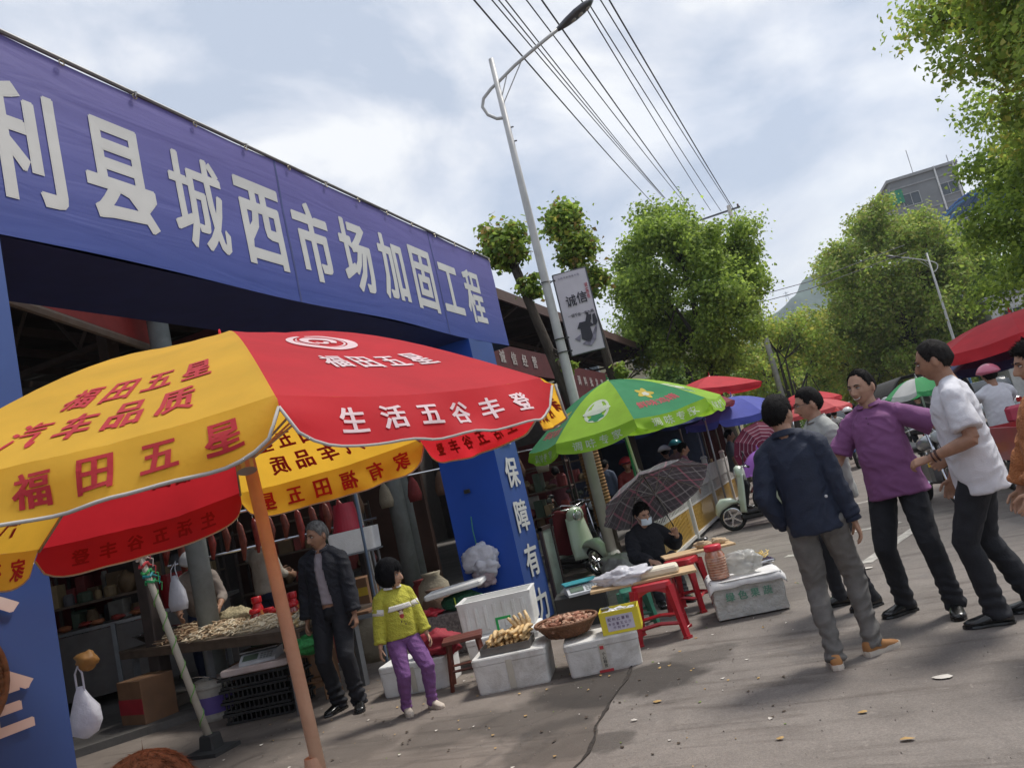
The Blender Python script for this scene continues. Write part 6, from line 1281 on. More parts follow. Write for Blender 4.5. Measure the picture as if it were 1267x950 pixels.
for i in range(16):
    MB().box((0,0,0),(.07,.045,.012),Matrix.Rotation(rr_.uniform(-.5,.5),3,'X') @ Matrix.Rotation(rr_.uniform(0,3),3,'Z'),bev=.003).build('packet', mat(('packet_white','packet_grey','packet_silver')[i%3],((.66,.66,.66),(.25,.26,.28),(.5,.5,.52))[i%3],.3), yc, loc=(rr_.uniform(-.11,.11), rr_.uniform(-.07,.07), .13+rr_.uniform(0,.04)))
# green price card, white plastic knot
pc = MB(); text_plane(pc, '口', (0,0,0), (1,0,0), (0,0,1), .15, bold=.02); 
g = empty('price_card', (-3.02,6.32,.36), D2R(15), label='bright green open frame card standing behind the fried sticks', cat='card')
for c, s in (((0,0,.075),(.14,.006,.022)),((0,0,-.075),(.14,.006,.022)),((-.06,0,0),(.022,.006,.13))): MB().box(c, s).build('card_edge', mat('vivid_green',(.02,.42,.10),.5), g)
# cardboard / stone block with red scrap, green net bag and a foam lid
bl = empty('concrete_block', (-4.05,7.45,0), D2R(14), label='speckled grey brown stone block beneath the green net bag', cat='block'); mb = MB(); mb.box((0,0,.21),(.72,.50,.42),bev=.015); mb.build('block', mat('speckled_stone',(.20,.17,.16),.9,var=.5,vscale=50,bump=.5,bscale=40), bl)
mb = MB(); mb.box((.20,.16,.25),(.50,.40,.50),bev=.01)
nbg = MB(); crumple(nbg, (0,0,.075), (.24,.15,.10), 71, n=30, k=18, amp=.25); nbg.build('net_bag', mat('green_net',(.015,.10,.05),.7,var=.4,vscale=60,bump=.9,bscale=60), loc=(-3.95,7.38,.42), smooth=True, label='dark green net sack lying on the stone block under the foam lid', cat='sack')
MB().tube([(0,-.15,.14),(.02,-.18,.05),(.05,-.17,.0)], .008, 5).build('sack_tie', mat('lime_tie',(.4,.5,.05),.6), loc=(-3.95,7.38,.42), label='lime green tie string hanging from the dark green net sack', cat='string')
MB().box((0,0,.03),(.62,.38,.055),Matrix.Rotation(D2R(16),3,'Z') @ Matrix.Rotation(D2R(-4),3,'Y'),bev=.015).build('foam_slab', M_foamc, loc=(-3.98,7.36,.605), label='loose white foam lid with red tape lying on the green net sack', cat='foam slab')
mb = MB(); crumple(mb, (0,0,.04), (.13,.08,.045), 75, amp=.5); mb.build('plastic_scrap', mat('red_film',(.55,.03,.05),.35,bump=.4), loc=(-4.25,7.22,.41), smooth=True, label='crumpled bright red plastic bag on the left end of the stone block', cat='plastic bag')
mb = MB(); crumple(mb, (0,0,.075), (.22,.15,.12), 77, amp=.4); mb.build('red_sack', mat('dark_red_cloth',(.26,.012,.025),.75,bump=.5,bscale=20), loc=(-3.62,6.12,.262), smooth=True, label='dark red cloth bag resting on the foam box behind the wooden stool', cat='bag')
# stools
def wood_stool(label, c, rot, h, w_, d_, m, group=None, rungs=True, lr=.018):
    r = empty('wooden_stool', (c[0],c[1],c[2] if len(c) > 2 else 0), rot, label=label, cat='stool', group=group)
    for i in range(3): MB().box((0,-d_/2+d_/6+i*d_/3,h-.015),(w_,d_/3-.004,.03),bev=.004).build('seat_plank', m, r)
    for sx in (1,-1):
        for sy in (1,-1): MB().tube([(sx*(w_/2-.01),sy*(d_/2-.0),0),(sx*(w_/2-.045),sy*(d_/2-.04),h-.03)], lr, 4).build('leg', m, r)
    if rungs:
        for sy in (1,-1): MB().tube([(-(w_/2-.03),sy*(d_/2-.02),h*.38),((w_/2-.03),sy*(d_/2-.02),h*.38)], .011, 4).build('rung', m, r)
        for sx in (1,-1): MB().tube([(sx*(w_/2-.028),-(d_/2-.02),h*.5),(sx*(w_/2-.028),(d_/2-.02),h*.5)], .011, 4).build('rung', m, r)
    return r
wood_stool('small reddish brown wooden stool beside the girl and the low foam box', (-3.27,5.98), D2R(24), .40, .34, .28, mat('reddish_wood',(.13,.035,.022),.5,var=.35,vscale=14,stretch=(1,6,1)))
wood_stool('pale wooden stool standing behind the old man in black, by the left stall', (-5.05,6.25), D2R(8), .44, .32, .28, mat('pale_wood',(.26,.14,.07),.7,var=.3,stretch=(1,6,1)))
M_rpl = mat('red_plastic', (.40,.015,.025), .32, var=.08, spec=.5)
def plastic_stool(label, c, rot, m, h=.46, w_=.30, group=None):
    r = empty('plastic_stool', (c[0],c[1],0), rot, label=label, cat='stool', group=group)
    mb = MB(); mb.rings([((0,0,h-.05),(w_/2*.98,0,0),(0,w_/2*.98,0),.35),((0,0,h-.008),(w_/2*.93,0,0),(0,w_/2*.93,0),.35),((0,0,h),(w_/2*.86,0,0),(0,w_/2*.86,0),.35)], 32); mb.build('seat', m, r, auto=40)
    for sx in (1,-1):
        for sy in (1,-1):
            a = Vector((sx*w_*.40,sy*w_*.40,h-.04)); b = Vector((sx*w_*.56,sy*w_*.56,0)); mb = MB(); mb.tube([b, b+Vector((0,0,.02)), b+Vector((-sx*.004,-sy*.004,.022)), a.lerp(b,.4), a], [.040,.040,.030,.033,.048], 4); mb.build('leg', m, r)
    for k in range(4):
        R = Matrix.Rotation(k*math.pi/2,3,'Z'); MB().tube([R @ Vector((-w_*.5,w_*.50,.13)), R @ Vector((0,w_*.49,.15)), R @ Vector((w_*.5,w_*.50,.13))], .016, 4).build('brace', m, r)
        mb = MB(); mb.sheet(lambda u, v: R @ Vector(((u-.5)*w_*.86, w_*.455, h-.04-.085*v*(1-math.sin(math.pi*u)*.75))), 10, 3, thick=.006); mb.build('apron', m, r)
    return r
plastic_stool('red plastic stool carrying the wooden board with white dough', (-1.72,6.62), D2R(10), M_rpl, h=.48, w_=.36, group='red plastic stools'); plastic_stool('red plastic stool behind the first one, under the second board', (-1.62,7.55), D2R(-12), M_rpl, h=.50, group='red plastic stools')
plastic_stool('teal green plastic stool left of the red ones, in front of the vendor', (-2.05,7.15), D2R(20), mat('teal_plastic',(.03,.16,.11),.4), h=.36, w_=.26)
M_bd = mat('board_wood', (.52,.36,.20), .7, var=.2, vscale=6, stretch=(1,8,1), bump=.2)
def board(label, c, s, rz, tilt=0): return MB().box((0,0,0), s, Matrix.Rotation(rz,3,'Z') @ Matrix.Rotation(tilt,3,'X'), bev=.004).build('wooden_board', M_bd, loc=c, label=label, cat='board')
board('pale wooden board laid across the red stool, carrying a slab of white dough', (-1.80,6.68,.495), (.92,.34,.022), D2R(14))
board('second pale wooden board with a few ginger roots, behind the pickle jar', (-1.48,7.75,.515), (.70,.30,.02), D2R(20))
dg = MB(); dg.box((0,0,.033),(.40,.22,.065),bev=.02); dg.build('dough_slab', mat('dough',(.66,.60,.48),.8,var=.08,bump=.3,bscale=30), loc=(-1.68,6.70,.507), label='thick slab of cream coloured dough on the board over the red stool', cat='dough').rotation_euler.z = D2R(14)
mb = MB(); crumple(mb, (0,0,.05), (.24,.16,.075), 81, n=34, k=22, amp=.5); mb.build('plastic_bag', M_pbag, loc=(-1.95,6.63,.505), smooth=True, label='crumpled clear plastic sheet wrapped over the left half of the dough', cat='plastic bag')
for i,(x,y,l_) in enumerate(((0,0,'left'),(.14,.06,'right'))):
    mb = MB(); crumple(mb, (0,0,.03), (.085,.045,.035), 90+i, n=12, k=9, amp=.8); mb.build('ginger_root', mat('ginger',(.52,.38,.24),.8,bump=.5), loc=(-1.42+x,7.78+y,.527), smooth=True, label='knobbly ginger root on the second board, the %s one of two' % l_, cat='ginger')
# wrapped crate with jar, bag and noodles
wc = empty('wrapped_crate', (-1.03,7.12,0), D2R(12), label='white plastic-wrapped crate with faded green print, standing on the asphalt', cat='crate')
mb = MB(); mb.sheet(lambda u, v: (.30*(1 if True else 0)*max(-1,min(1,1.45*math.cos(2*math.pi*u)))+.012*nz((u*14,v*4,0),1,3), .24*max(-1,min(1,1.45*math.sin(2*math.pi*u)))+.012*nz((u*14,v*4,5),1,3), .02+.31*v), 80, 14); mb.build('wrapping', mat('milky_film',(.52,.52,.49),.35,var=.15,vscale=10,bump=.8,bscale=35,dirt=.4,dirtcol=(.30,.30,.26)), wc, smooth=True)
MB().box((0,0,.165),(.55,.43,.30),bev=.02).build('crate_body', M_foam, wc); mb = MB(); text_plane(mb, '绿色果蔬', (-.16,-.253,.20), (1,0,0), (0,0,1), .075, gap=.03, lift=.006); mb.build('lettering', mat('faded_green_print',(.12,.28,.20),.6), wc, kind='stuff')
mb = MB(); mb.sheet(lambda u, v: ((u-.5)*.66, (v-.5)*.54, .338-.30*max(0,abs(v-.5)-.43)*3*(1 if v < .5 else 1)-.25*max(0,abs(u-.5)-.44)*3+.012*nz((u*6,v*6,0),1,2)), 30, 26, thick=.004); mb.build('cloth_cover', mat('white_cloth',(.70,.69,.68),.8,bump=.4,bscale=15), wc, smooth=True)
j = empty('pickle_jar', (-1.20,6.98,.345), label='clear jar of orange pickles with a red lid, on the wrapped crate', cat='jar'); MB().lathe([(.075,0),(.088,.01),(.088,.20),(.070,.235),(.066,.25)], n=28).build('jar_glass', mat('pickle_orange',(.50,.22,.13),.15,var=.3,vscale=22,spec=.8,coat=1), j, smooth=True)
for k in range(8): MB().tube([(.0885*math.cos(a),.0885*math.sin(a),.03+k*.022) for a in [i*6.2832/24 for i in range(25)]], .003, 4).build('jar_ridge', mat('pickle_pale',(.60,.36,.24),.2,coat=1), j)
MB().lathe([(.074,.245),(.076,.25),(.076,.285),(.070,.292),(.001,.292)], n=28).build('lid', mat('lid_red',(.62,.03,.05),.35), j, smooth=True, )
mb = MB(); crumple(mb, (0,0,.09), (.15,.10,.10), 101, n=34, k=22, amp=.45); mb.build('plastic_bag', mat('clear_film',(.60,.60,.58),.2,var=.1,bump=.5,bscale=30,trans=.4,alpha=.6), loc=(-.98,7.05,.345), smooth=True, label='clear plastic bag of pale peppers on the crate, right of the jar', cat='plastic bag')
for i in range(16): MB().tube([(-.06+.01*i,-.03,.02),(-.05+.008*i,.0,.035+.01*(i%3)),(-.04+.008*i,.05,.03)], .010, 5)
nd = empty('noodle_tray', (-1.00,7.36,.37), D2R(20), label='shallow tray of yellow noodles at the back of the wrapped crate', cat='tray'); MB().box((0,0,0),(.46,.28,.025),bev=.01).build('pan', M_chr, nd); mb = MB()
for i in range(70):
    a = rr_.uniform(0,6.28); x, y = rr_.uniform(-.17,.17), rr_.uniform(-.09,.09); mb.tube([(x+.05*math.cos(a+q), y+.04*math.sin(a+q), .03+.03*rr_.uniform()+.01*q) for q in (0,.8,1.6,2.4)], .0045, 4)
mb.build('noodles', mat('noodle_yellow',(.66,.48,.16),.6), nd, kind='stuff')
# electronic scale with teal pan on a black crate, bags behind
def scale(label, c, rot, teal=True):
    s = empty('weighing_scale', c, rot, label=label, cat='scale'); mb = MB(); mb.add([(-.17,-.16,0),(.17,-.16,0),(.17,.14,0),(-.17,.14,0),(-.17,-.16,.025),(.17,-.16,.025),(.17,-.04,.085),(-.17,-.04,.085),(.17,.14,.085),(-.17,.14,.085)], [(0,3,2,1),(0,1,5,4),(4,5,6,7),(7,6,8,9),(3,9,8,2),(1,2,8,6,5),(0,4,7,9,3)]); mb.build('body', mat('scale_white',(.50,.52,.54),.4), s)
    MB().box((0,.05,.105),(.36,.24,.015),bev=.006).build('pan', mat('teal_pan',(.04,.28,.33),.4) if teal else mat('steel_pan',(.30,.30,.29),.3,metal=.9), s); n_ = Vector((0,-.447,.894)); ex = Vector((1,0,0)); ey = ex.cross(n_)*-1; Rm = Matrix((ex, ey, n_)).transposed()
    MB().box((-.07,-.105,.058),(.14,.08,.004),Rm).build('display', mat('scale_lcd',(.10,.14,.10),.2), s)
    for i in range(4):
        for k in range(3): MB().box((.035+.03*i,-.135+.027*k,.040+.0135*k),(.022,.018,.005),Rm).build('key', mat('scale_key',(.20,.22,.22),.5), s)
    return s
MB().box((0,0,.16),(.52,.40,.32),Matrix.Rotation(D2R(15),3,'Z'),bev=.01).build('black_crate', mat('black_crate',(.02,.02,.02),.6), loc=(-2.78,7.75,0), label='low black crate carrying the teal topped scale beside the blue pillar', cat='crate')
scale('electronic scale with a teal weighing pan, standing right of the blue pillar', (-2.72,7.68,.322), D2R(28))
mb = MB(); crumple(mb, (0,0,.13), (.28,.20,.14), 111, n=34, k=22, amp=.4); mb.build('plastic_bag', mat('grey_clear_film',(.42,.42,.42),.25,bump=.6,bscale=25,trans=.3), loc=(-3.1,8.7,.0), smooth=True, label='large greyish clear plastic bag on the ground behind the teal scale', cat='plastic bag')
mb = MB(); crumple(mb, (0,0,.12), (.26,.18,.13), 113, n=30, k=20, amp=.4); mb.build('plastic_bag', mat('milky_grey_film',(.34,.33,.31),.3,bump=.6,bscale=25,trans=.2), loc=(-2.95,10.0,.12), smooth=True, label='grey plastic bag between the scooter wheel and the vendor', cat='plastic bag')
MB().box((0,0,.10),(.9,.5,.2),bev=.02).build('stone_planter_edge', mat('pale_kerb',(.32,.28,.23),.9,bump=.4), loc=(-3.0,11.2,0), label='pale concrete planter edge at the foot of the lamp post', cat='planter')
# ------------------------------------------------------------------ dim stall under the market roof, seen through the gate
M_wd = mat('stall_wood', (.12,.085,.06), .8, var=.3, dirt=.4); M_box = mat('cardboard', (.20,.105,.055), .85, var=.15, vscale=5, dirt=.3)
TX = Vector((.966,-.257,0)); TY = Vector((.257,.966,0)); TO = Vector((-4.75,5.62,0)); TR = Matrix((TX,TY,Vector((0,0,1)))).transposed()
def T(a, b, z): p = TO-TX*a+TY*b; return (p.x, p.y, z)      # a metres left along the table front, b metres back
tb = empty('market_table', (0,0,0), label='long low wooden market table heaped with dried goods and red-lidded jars', cat='table')
for i in range(4): MB().box(T(1.55,.12+i*.235,.735),(3.3,.228,.03),TR,bev=.004).build('plank', M_wd, tb)
for a in (.15,1.5,3.0):
    for b in (.08,.84): MB().box(T(a,b,.36),(.055,.055,.72),TR).build('leg', mat('grey_metal_leg',(.22,.23,.24),.5,metal=.4), tb)
MB().box(T(1.55,.02,.69),(3.3,.02,.07),TR).build('apron', M_wd, tb)
def pile(label, a0, b0, ra, rb, hgt, n, mats_, lr, wr, seed, cat='dried food', z0=.752, group='dried goods heaped on the table'):
    r = empty('dried_goods', T(a0,b0,z0), label=label, cat=cat, group=group); R = np.random.default_rng(seed)
    base_ = MB(); base_.lathe([(ra,0),(ra*.8,hgt*.35),(ra*.45,hgt*.7),(.01,hgt*.85)], n=18); o = base_.build('heap', mats_[0], r, smooth=True); o.scale = (1, rb/ra, 1); mbs = {}
    for i in range(n):
        t = R.uniform(0,6.283); q = math.sqrt(R.uniform()); x, y = ra*q*math.cos(t)*1.05, rb*q*math.sin(t)*1.05; z = hgt*(1-q**1.6)*.9+.012; a = R.uniform(0,3.14); L_ = lr*R.uniform(.6,1.3); d = Vector((math.cos(a),math.sin(a),R.uniform(-.35,.35)))*L_
        m = mats_[i % len(mats_)]; mbs.setdefault(m.name, (MB(), m))[0].tube([Vector((x,y,z))-d/2, Vector((x,y,z+.006)), Vector((x,y,z))+d/2], [wr*.5,wr,wr*.45], 5)
    for k, (mb, m) in mbs.items(): mb.build('pieces', m, r, kind='stuff')
    return r
Ms = [mat('dried_tan',(.36,.25,.15),.8,bump=.4), mat('dried_pale',(.52,.42,.28),.8,bump=.4), mat('dried_brown',(.20,.12,.07),.8,bump=.4), mat('dried_cream',(.62,.54,.40),.8)]
pile('heap of long brownish dried roots at the left end of the table', 2.35,.42,.36,.34,.13,230,[Ms[0],Ms[2],Ms[1]],.14,.010,1)
pile('heap of pale cut dried roots in the middle front of the table', 1.55,.30,.44,.28,.12,260,[Ms[1],Ms[0],Ms[3]],.10,.011,2)
pile('heap of cream coloured dried strips beside the middle of the table', .85,.34,.34,.28,.11,220,[Ms[3],Ms[1]],.09,.011,3)
pile('heap of pale yellow dried chips at the right end of the table', .12,.42,.26,.34,.16,200,[Ms[3],mat('chips_yellow',(.60,.46,.22),.7)],.07,.016,4)
mb = MB(); crumple(mb, (0,0,.07), (.20,.15,.11), 121, n=26, k=16, amp=.35); mb.build('fungus_heap', mat('mushroom_beige',(.38,.32,.19),.9,var=.3,vscale=20,bump=.8,bscale=40), loc=T(1.95,.72,.76), smooth=True, label='rounded beige mound of dried fungus at the back of the table', cat='dried food')
def jar_(label, a, b, r_, h, body, lid, z0=.752, lidr=1.0, group='red-lidded sauce jars on the table'):
    j = empty('sauce_jar', T(a,b,z0), label=label, cat='jar', group=group); MB().lathe([(r_*.9,0),(r_,.008),(r_,h*.75),(r_*.8,h*.88),(r_*.8,h)], n=18).build('glass', body, j, smooth=True); MB().lathe([(r_*.92*lidr,h*.97),(r_*.95*lidr,h*1.0),(r_*.95*lidr,h*1.22),(r_*.88*lidr,h*1.26),(.001,h*1.26)], n=18).build('lid', lid, j, smooth=True); MB().lathe([(r_*1.01,h*.18),(r_*1.01,h*.62)], n=18, cap=False).build('label_band', mat('jar_label',(.55,.18,.05),.5), j, smooth=True)
JB = mat('chilli_sauce',(.26,.03,.02),.15,coat=.8); JL = mat('jar_lid_red',(.55,.015,.02),.3); JO = mat('orange_sauce',(.45,.16,.03),.15,coat=.8)
for i,(a,b,r_,h,m,lab) in enumerate(((1.48,.66,.055,.12,JB,'dark chilli jar, leftmost of the red-lidded jars'),(1.32,.60,.055,.22,JL,'tall red plastic jar, second from the left'),(1.20,.48,.060,.13,JB,'squat chilli jar in front of the tall red one'),(1.08,.56,.060,.12,JB,'chilli jar with a wide red lid, in the middle of the row'),(.94,.52,.055,.11,JO,'orange sauce jar right of the middle'),(.80,.62,.045,.20,JL,'red squeezy bottle at the back, left of two'),(.70,.60,.045,.21,JL,'red squeezy bottle at the back, right of two'),(.60,.50,.060,.14,JB,'chilli jar at the right end of the row'))):
    jar_(lab, a, b, r_, h, m, JL)
bs = empty('shallow_basket', T(.42,.62,.752), label='round woven basket of silver packets between the jars and the yellow chips', cat='basket'); MB().lathe([(.001,.01),(.15,.01),(.20,.075),(.21,.08),(.20,.085),(.15,.03)], n=26).build('weave', mat('basket_brown',(.16,.08,.04),.8,bump=.8,bscale=60), bs, smooth=True)
for i in range(14): MB().box((rr_.uniform(-.11,.11),rr_.uniform(-.11,.11),.06+.02*rr_.uniform()),(.09,.06,.012),Matrix.Rotation(rr_.uniform(0,3),3,'Z') @ Matrix.Rotation(.4,3,'X'),bev=.003).build('packet', mat('packet_silver',(.5,.5,.52),.3), bs)
MB().lathe([(.001,.0),(.12,.0),(.24,.10),(.27,.115),(.265,.12),(.22,.10),(.10,.015),(.001,.012)], n=32).build('steel_bowl', mat('brushed_steel',(.42,.42,.42),.25,metal=1), loc=T(2.95,.35,.752), smooth=True, label='wide stainless steel bowl at the left end of the table', cat='bowl')
mb = MB(); crumple(mb, (0,0,.05), (.20,.10,.07), 131, amp=.5); mb.build('vegetable_bunch', mat('green_leafy',(.03,.24,.06),.6,var=.4,vscale=30,bump=.8), loc=T(-.15,.05,.55), smooth=True, label='green bunch hanging at the right end of the table, by the old man', cat='vegetables')
def carton_(label, c, s, rz, band=None, m=M_box):
    r = empty('cardboard_box', c, rz, label=label, cat='cardboard box', group='cardboard boxes under and behind the stall'); MB().box((0,0,s[2]/2),s,bev=.006).build('box', m, r); MB().box((0,0,s[2]+.002),(.05,s[1]*.98,.003)).build('tape', mat('brown_tape',(.22,.13,.06),.3), r)
    if band: MB().box((0,-s[1]/2-.002,s[2]*.5),(s[0]*.98,.003,s[2]*.3)).build('band', band, r)
carton_('cardboard box with a red band by the left end of the table', (-7.05,6.05,0), (.45,.36,.50), D2R(-12), mat('band_red',(.35,.02,.03),.6))
carton_('small cardboard box tucked behind the paint bucket under the table', (-6.3,6.9,0), (.5,.4,.36), D2R(8)); carton_('cardboard box under the middle of the table', (-5.6,6.8,0), (.55,.4,.4), D2R(-20))
carton_('cardboard box on the pavement behind the table, right of the second butcher', (-5.9,8.3,.08), (.5,.4,.4), D2R(5)); carton_('upper cardboard box with a yellow band behind the butchers', (-6.3,8.9,.48), (.5,.4,.35), D2R(12), mat('band_yellow',(.5,.35,.03),.6))
bu = empty('bucket', (-6.12,6.02,0), label='old white paint bucket with a purple label, between the boxes and the black crates', cat='bucket'); MB().lathe([(.135,0),(.142,.02),(.158,.30),(.168,.31),(.168,.33),(.158,.335),(.158,.37),(.165,.385),(.15,.385),(.14,.03),(.001,.03)], n=30).build('pail', mat('bucket_grey_white',(.42,.40,.36),.5,dirt=.5), bu, smooth=False)
MB().lathe([(.150,.07),(.1605,.23)], n=30, cap=False).build('label', mat('purple_label',(.12,.08,.30),.5), bu, smooth=True); MB().tube([(.168*math.cos(a),.168*math.sin(a)-.03,.34-.11*math.sin(a)) for a in [math.pi+i*math.pi/12 for i in range(13)]], .005, 5).build('handle', M_chr, bu)
for k in range(4):
    r = empty('crate', (-5.42,5.98,.002+.105*k), D2R(14), label='black slatted plastic crate in the stack of four, %s one' % ('lowest','second lowest','second highest','topmost')[k], cat='crate', group='stacked black crates'); M_bc = mat('black_crate',(.02,.02,.02),.6)
    for (c, s) in (((0,-.24,.012),(.66,.02,.02)),((0,.24,.012),(.66,.02,.02)),((.32,0,.012),(.02,.48,.02)),((-.32,0,.012),(.02,.48,.02)),((0,-.25,.088),(.68,.025,.022)),((0,.25,.088),(.68,.025,.022)),((.34,0,.088),(.025,.5,.022)),((-.34,0,.088),(.025,.5,.022))): MB().box(c, s).build('rail', M_bc, r)
    MB().box((0,0,.008),(.63,.47,.008)).build('floor', M_bc, r)
    for i in range(14): MB().box((-.30+i*.046,-.245,.05),(.014,.012,.07)).build('slat', M_bc, r)
    for i in range(9): MB().box((.335,-.20+i*.05,.05),(.012,.014,.07)).build('slat', M_bc, r)
MB().box((0,0,.03),(.66,.46,.06),Matrix.Rotation(D2R(14),3,'Z'),bev=.012).build('crate_cover', mat('pinkish_foam',(.60,.50,.47),.7,dirt=.5,dirtcol=(.4,.25,.2)), loc=(-5.40,5.97,.425), label='dirty pinkish white foam slab on top of the black crates', cat='foam slab')
scale('grey electronic scale with a steel pan on the black crate stack', (-5.40,5.95,.487), D2R(24), teal=False)
# shelf with meat and red bucket at the far left
sh_ = empty('metal_counter', (-8.35,7.35,0), D2R(32), label='metal edged counter with dark red wares at the far left, behind the table', cat='counter'); MB().box((-.3,.35,1.02),(2.6,.7,.04)).build('top', mat('counter_metal',(.20,.20,.20),.4,metal=.7), sh_); MB().box((-.3,0,.60),(2.6,.03,.78)).build('front_panel', mat('greyish_panel',(.13,.12,.115),.7,dirt=.5), sh_)
for x in (-1.5,-.4,.9): MB().box((x,-.02,.52),(.05,.05,1.0)).build('leg', mat('grey_metal_leg',(.22,.23,.24),.5), sh_)
M_meat = mat('raw_meat',(.30,.045,.035),.35,var=.4,vscale=12,bump=.4); M_ham = mat('cured_ham',(.22,.055,.035),.5,var=.4,vscale=10,bump=.4)
for i in range(11): mb = MB(); crumple(mb, (0,0,.03), (.10,.07,.035), 140+i, n=14, k=9, amp=.5); o = mb.build('meat_piece', mat('fried_meat',(.34,.12,.05),.5,var=.3) if i % 2 else M_meat, loc=(0,0,0), smooth=True, label='piece of meat on the metal counter at the far left, one of a row', cat='meat', group='meat pieces laid on the counter'); p = Matrix.Rotation(D2R(32),3,'Z') @ Vector((-1.3+i*.21,.25+.1*(i%3),0)); o.location = (-8.35+p.x, 7.35+p.y, 1.045)
def bucket(label, c, m, r0=.13, r1=.17, h=.32, inv=False):
    pr = [(r0,0),(r1,h),(r1+.012,h),(r1+.012,h-.02),(r1-.01,h-.025),(r0-.01,.015),(.001,.015)] if not inv else [(r1+.01,0),(r1+.01,.02),(r1,.02),(r0,h),(.001,h)]
    return MB().lathe(pr, n=28).build('bucket', m, loc=c, smooth=False, label=label, cat='bucket')
bucket('tall red plastic bucket on the metal counter at the far left', (-8.15,7.65,1.045), mat('bucket_red',(.26,.012,.018),.35), .16,.19,.42)
# hanging rail with cured meat and hooks
rl = empty('meat_rail', (0,0,0), label='steel hanging rail behind the butchers carrying hooks', cat='rail'); MB().tube([(-7.4,6.5,1.98),(-5.5,8.1,1.98)], .020, 8).build('rail', M_chr, rl); MB().tube([(-7.4,6.9,1.55),(-5.5,8.5,1.55)], .018, 8).build('rail', M_chr, rl)
for x, y in ((-7.4,6.5),(-5.5,8.1)): MB().tube([(x,y,.08),(x,y,2.0)], .025, 8).build('upright', M_steel, rl)
for i in range(13):
    t_ = .12+.067*i; x, y = -7.4+1.9*t_, 6.5+1.6*t_; h_ = .30+.14*((i*7) % 4)/3
    r = empty('hanging_meat', (x,y-.02,1.955), label='long strip of dark cured meat hanging from the steel rail among others', cat='meat', group='cured meat strips on the rail'); mb = MB(); mb.tube([(0,0,-.08),(0.01,0,-.14),(.02,.01,-.10-h_*.5),(0,0,-.10-h_)], [.012,.045,.055,.02], 9, squash=(1,.5)); mb.build('meat', M_ham if i % 3 else M_meat, r, smooth=True); MB().tube([(0,0,.03),(.012,0,.0),(0,0,-.05),(0,0,-.10)], .004, 4).build('hook', M_chr, r)
# butcher's white bag hanging from the post
hb = empty('hanging_bag', (-6.56,6.18,1.22), label='white plastic bag hanging from the concrete post between the butchers', cat='plastic bag'); mb = MB(); mb.rings([((0,0,.22),(.02,0,0),(0,.012,0)),((0,0,.15),(.06,0,0),(0,.03,0)),((.01,0,.05),(.10,0,0),(0,.06,0)),((0,0,-.07),(.12,0,0),(0,.07,0)),((0,0,-.14),(.11,0,0),(0,.05,0))], 20); o = mb.build('bag', M_pbag, hb, smooth=True); MB().tube([(-.05,0,.16),(-.03,0,.28),(.0,.05,.36),(.03,0,.28),(.05,0,.16)], .006, 4).build('handle', M_pbag, hb)
# foam block and red bucket on a stand, thin blue-grey pole
st = empty('metal_stand', (-4.95,7.15,0), D2R(20), label='thin metal stand holding the foam block and red bucket', cat='stand')
for sx in (.22,-.22):
    for sy in (.14,-.14): MB().tube([(sx,sy,.08),(sx*.9,sy*.9,1.22)], .012, 6).build('leg', mat('grey_metal_leg',(.22,.23,.24),.5), st)
MB().box((0,0,1.225),(.5,.34,.015)).build('shelf', mat('grey_metal_leg',(.22,.23,.24),.5), st); MB().box((0,0,.55),(.45,.3,.015)).build('shelf', mat('grey_metal_leg',(.22,.23,.24),.5), st)
o = foam_box('white foam block high on the metal stand, beneath the upturned red bucket', (-4.95,7.15), (.50,.32,.24), D2R(20), M_foamc, lid=False, z0=1.236, tape=False)
bucket('upturned dark red bucket on the foam block behind the old man', (-5.02,7.17,1.478), mat('bucket_crimson',(.34,.012,.03),.5), .11,.16,.30, inv=True)
MB().tube([(0,0,0),(0.02,0,2.3)], .014, 8).build('tent_pole', mat('blue_grey_pole',(.10,.14,.20),.4,metal=.4), loc=(-4.22,6.22,0), label='thin blue-grey pole between the old man and the girl', cat='pole')
MB().tube([(0,0,.08),(-.03,0,2.4)], .014, 8).build('tent_pole', mat('pale_pole',(.35,.35,.35),.4,metal=.4), loc=(-5.6,8.35,0), label='thin pale pole in the shade just left of the blue pillar', cat='pole')
MB().tube([(0,0,.08),(-.02,0,2.3)], .016, 8).build('tent_pole', mat('pale_pole',(.35,.35,.35),.4,metal=.4), loc=(-5.9,6.9,0), label='pale pole behind the orange pole, left of the old man', cat='pole')
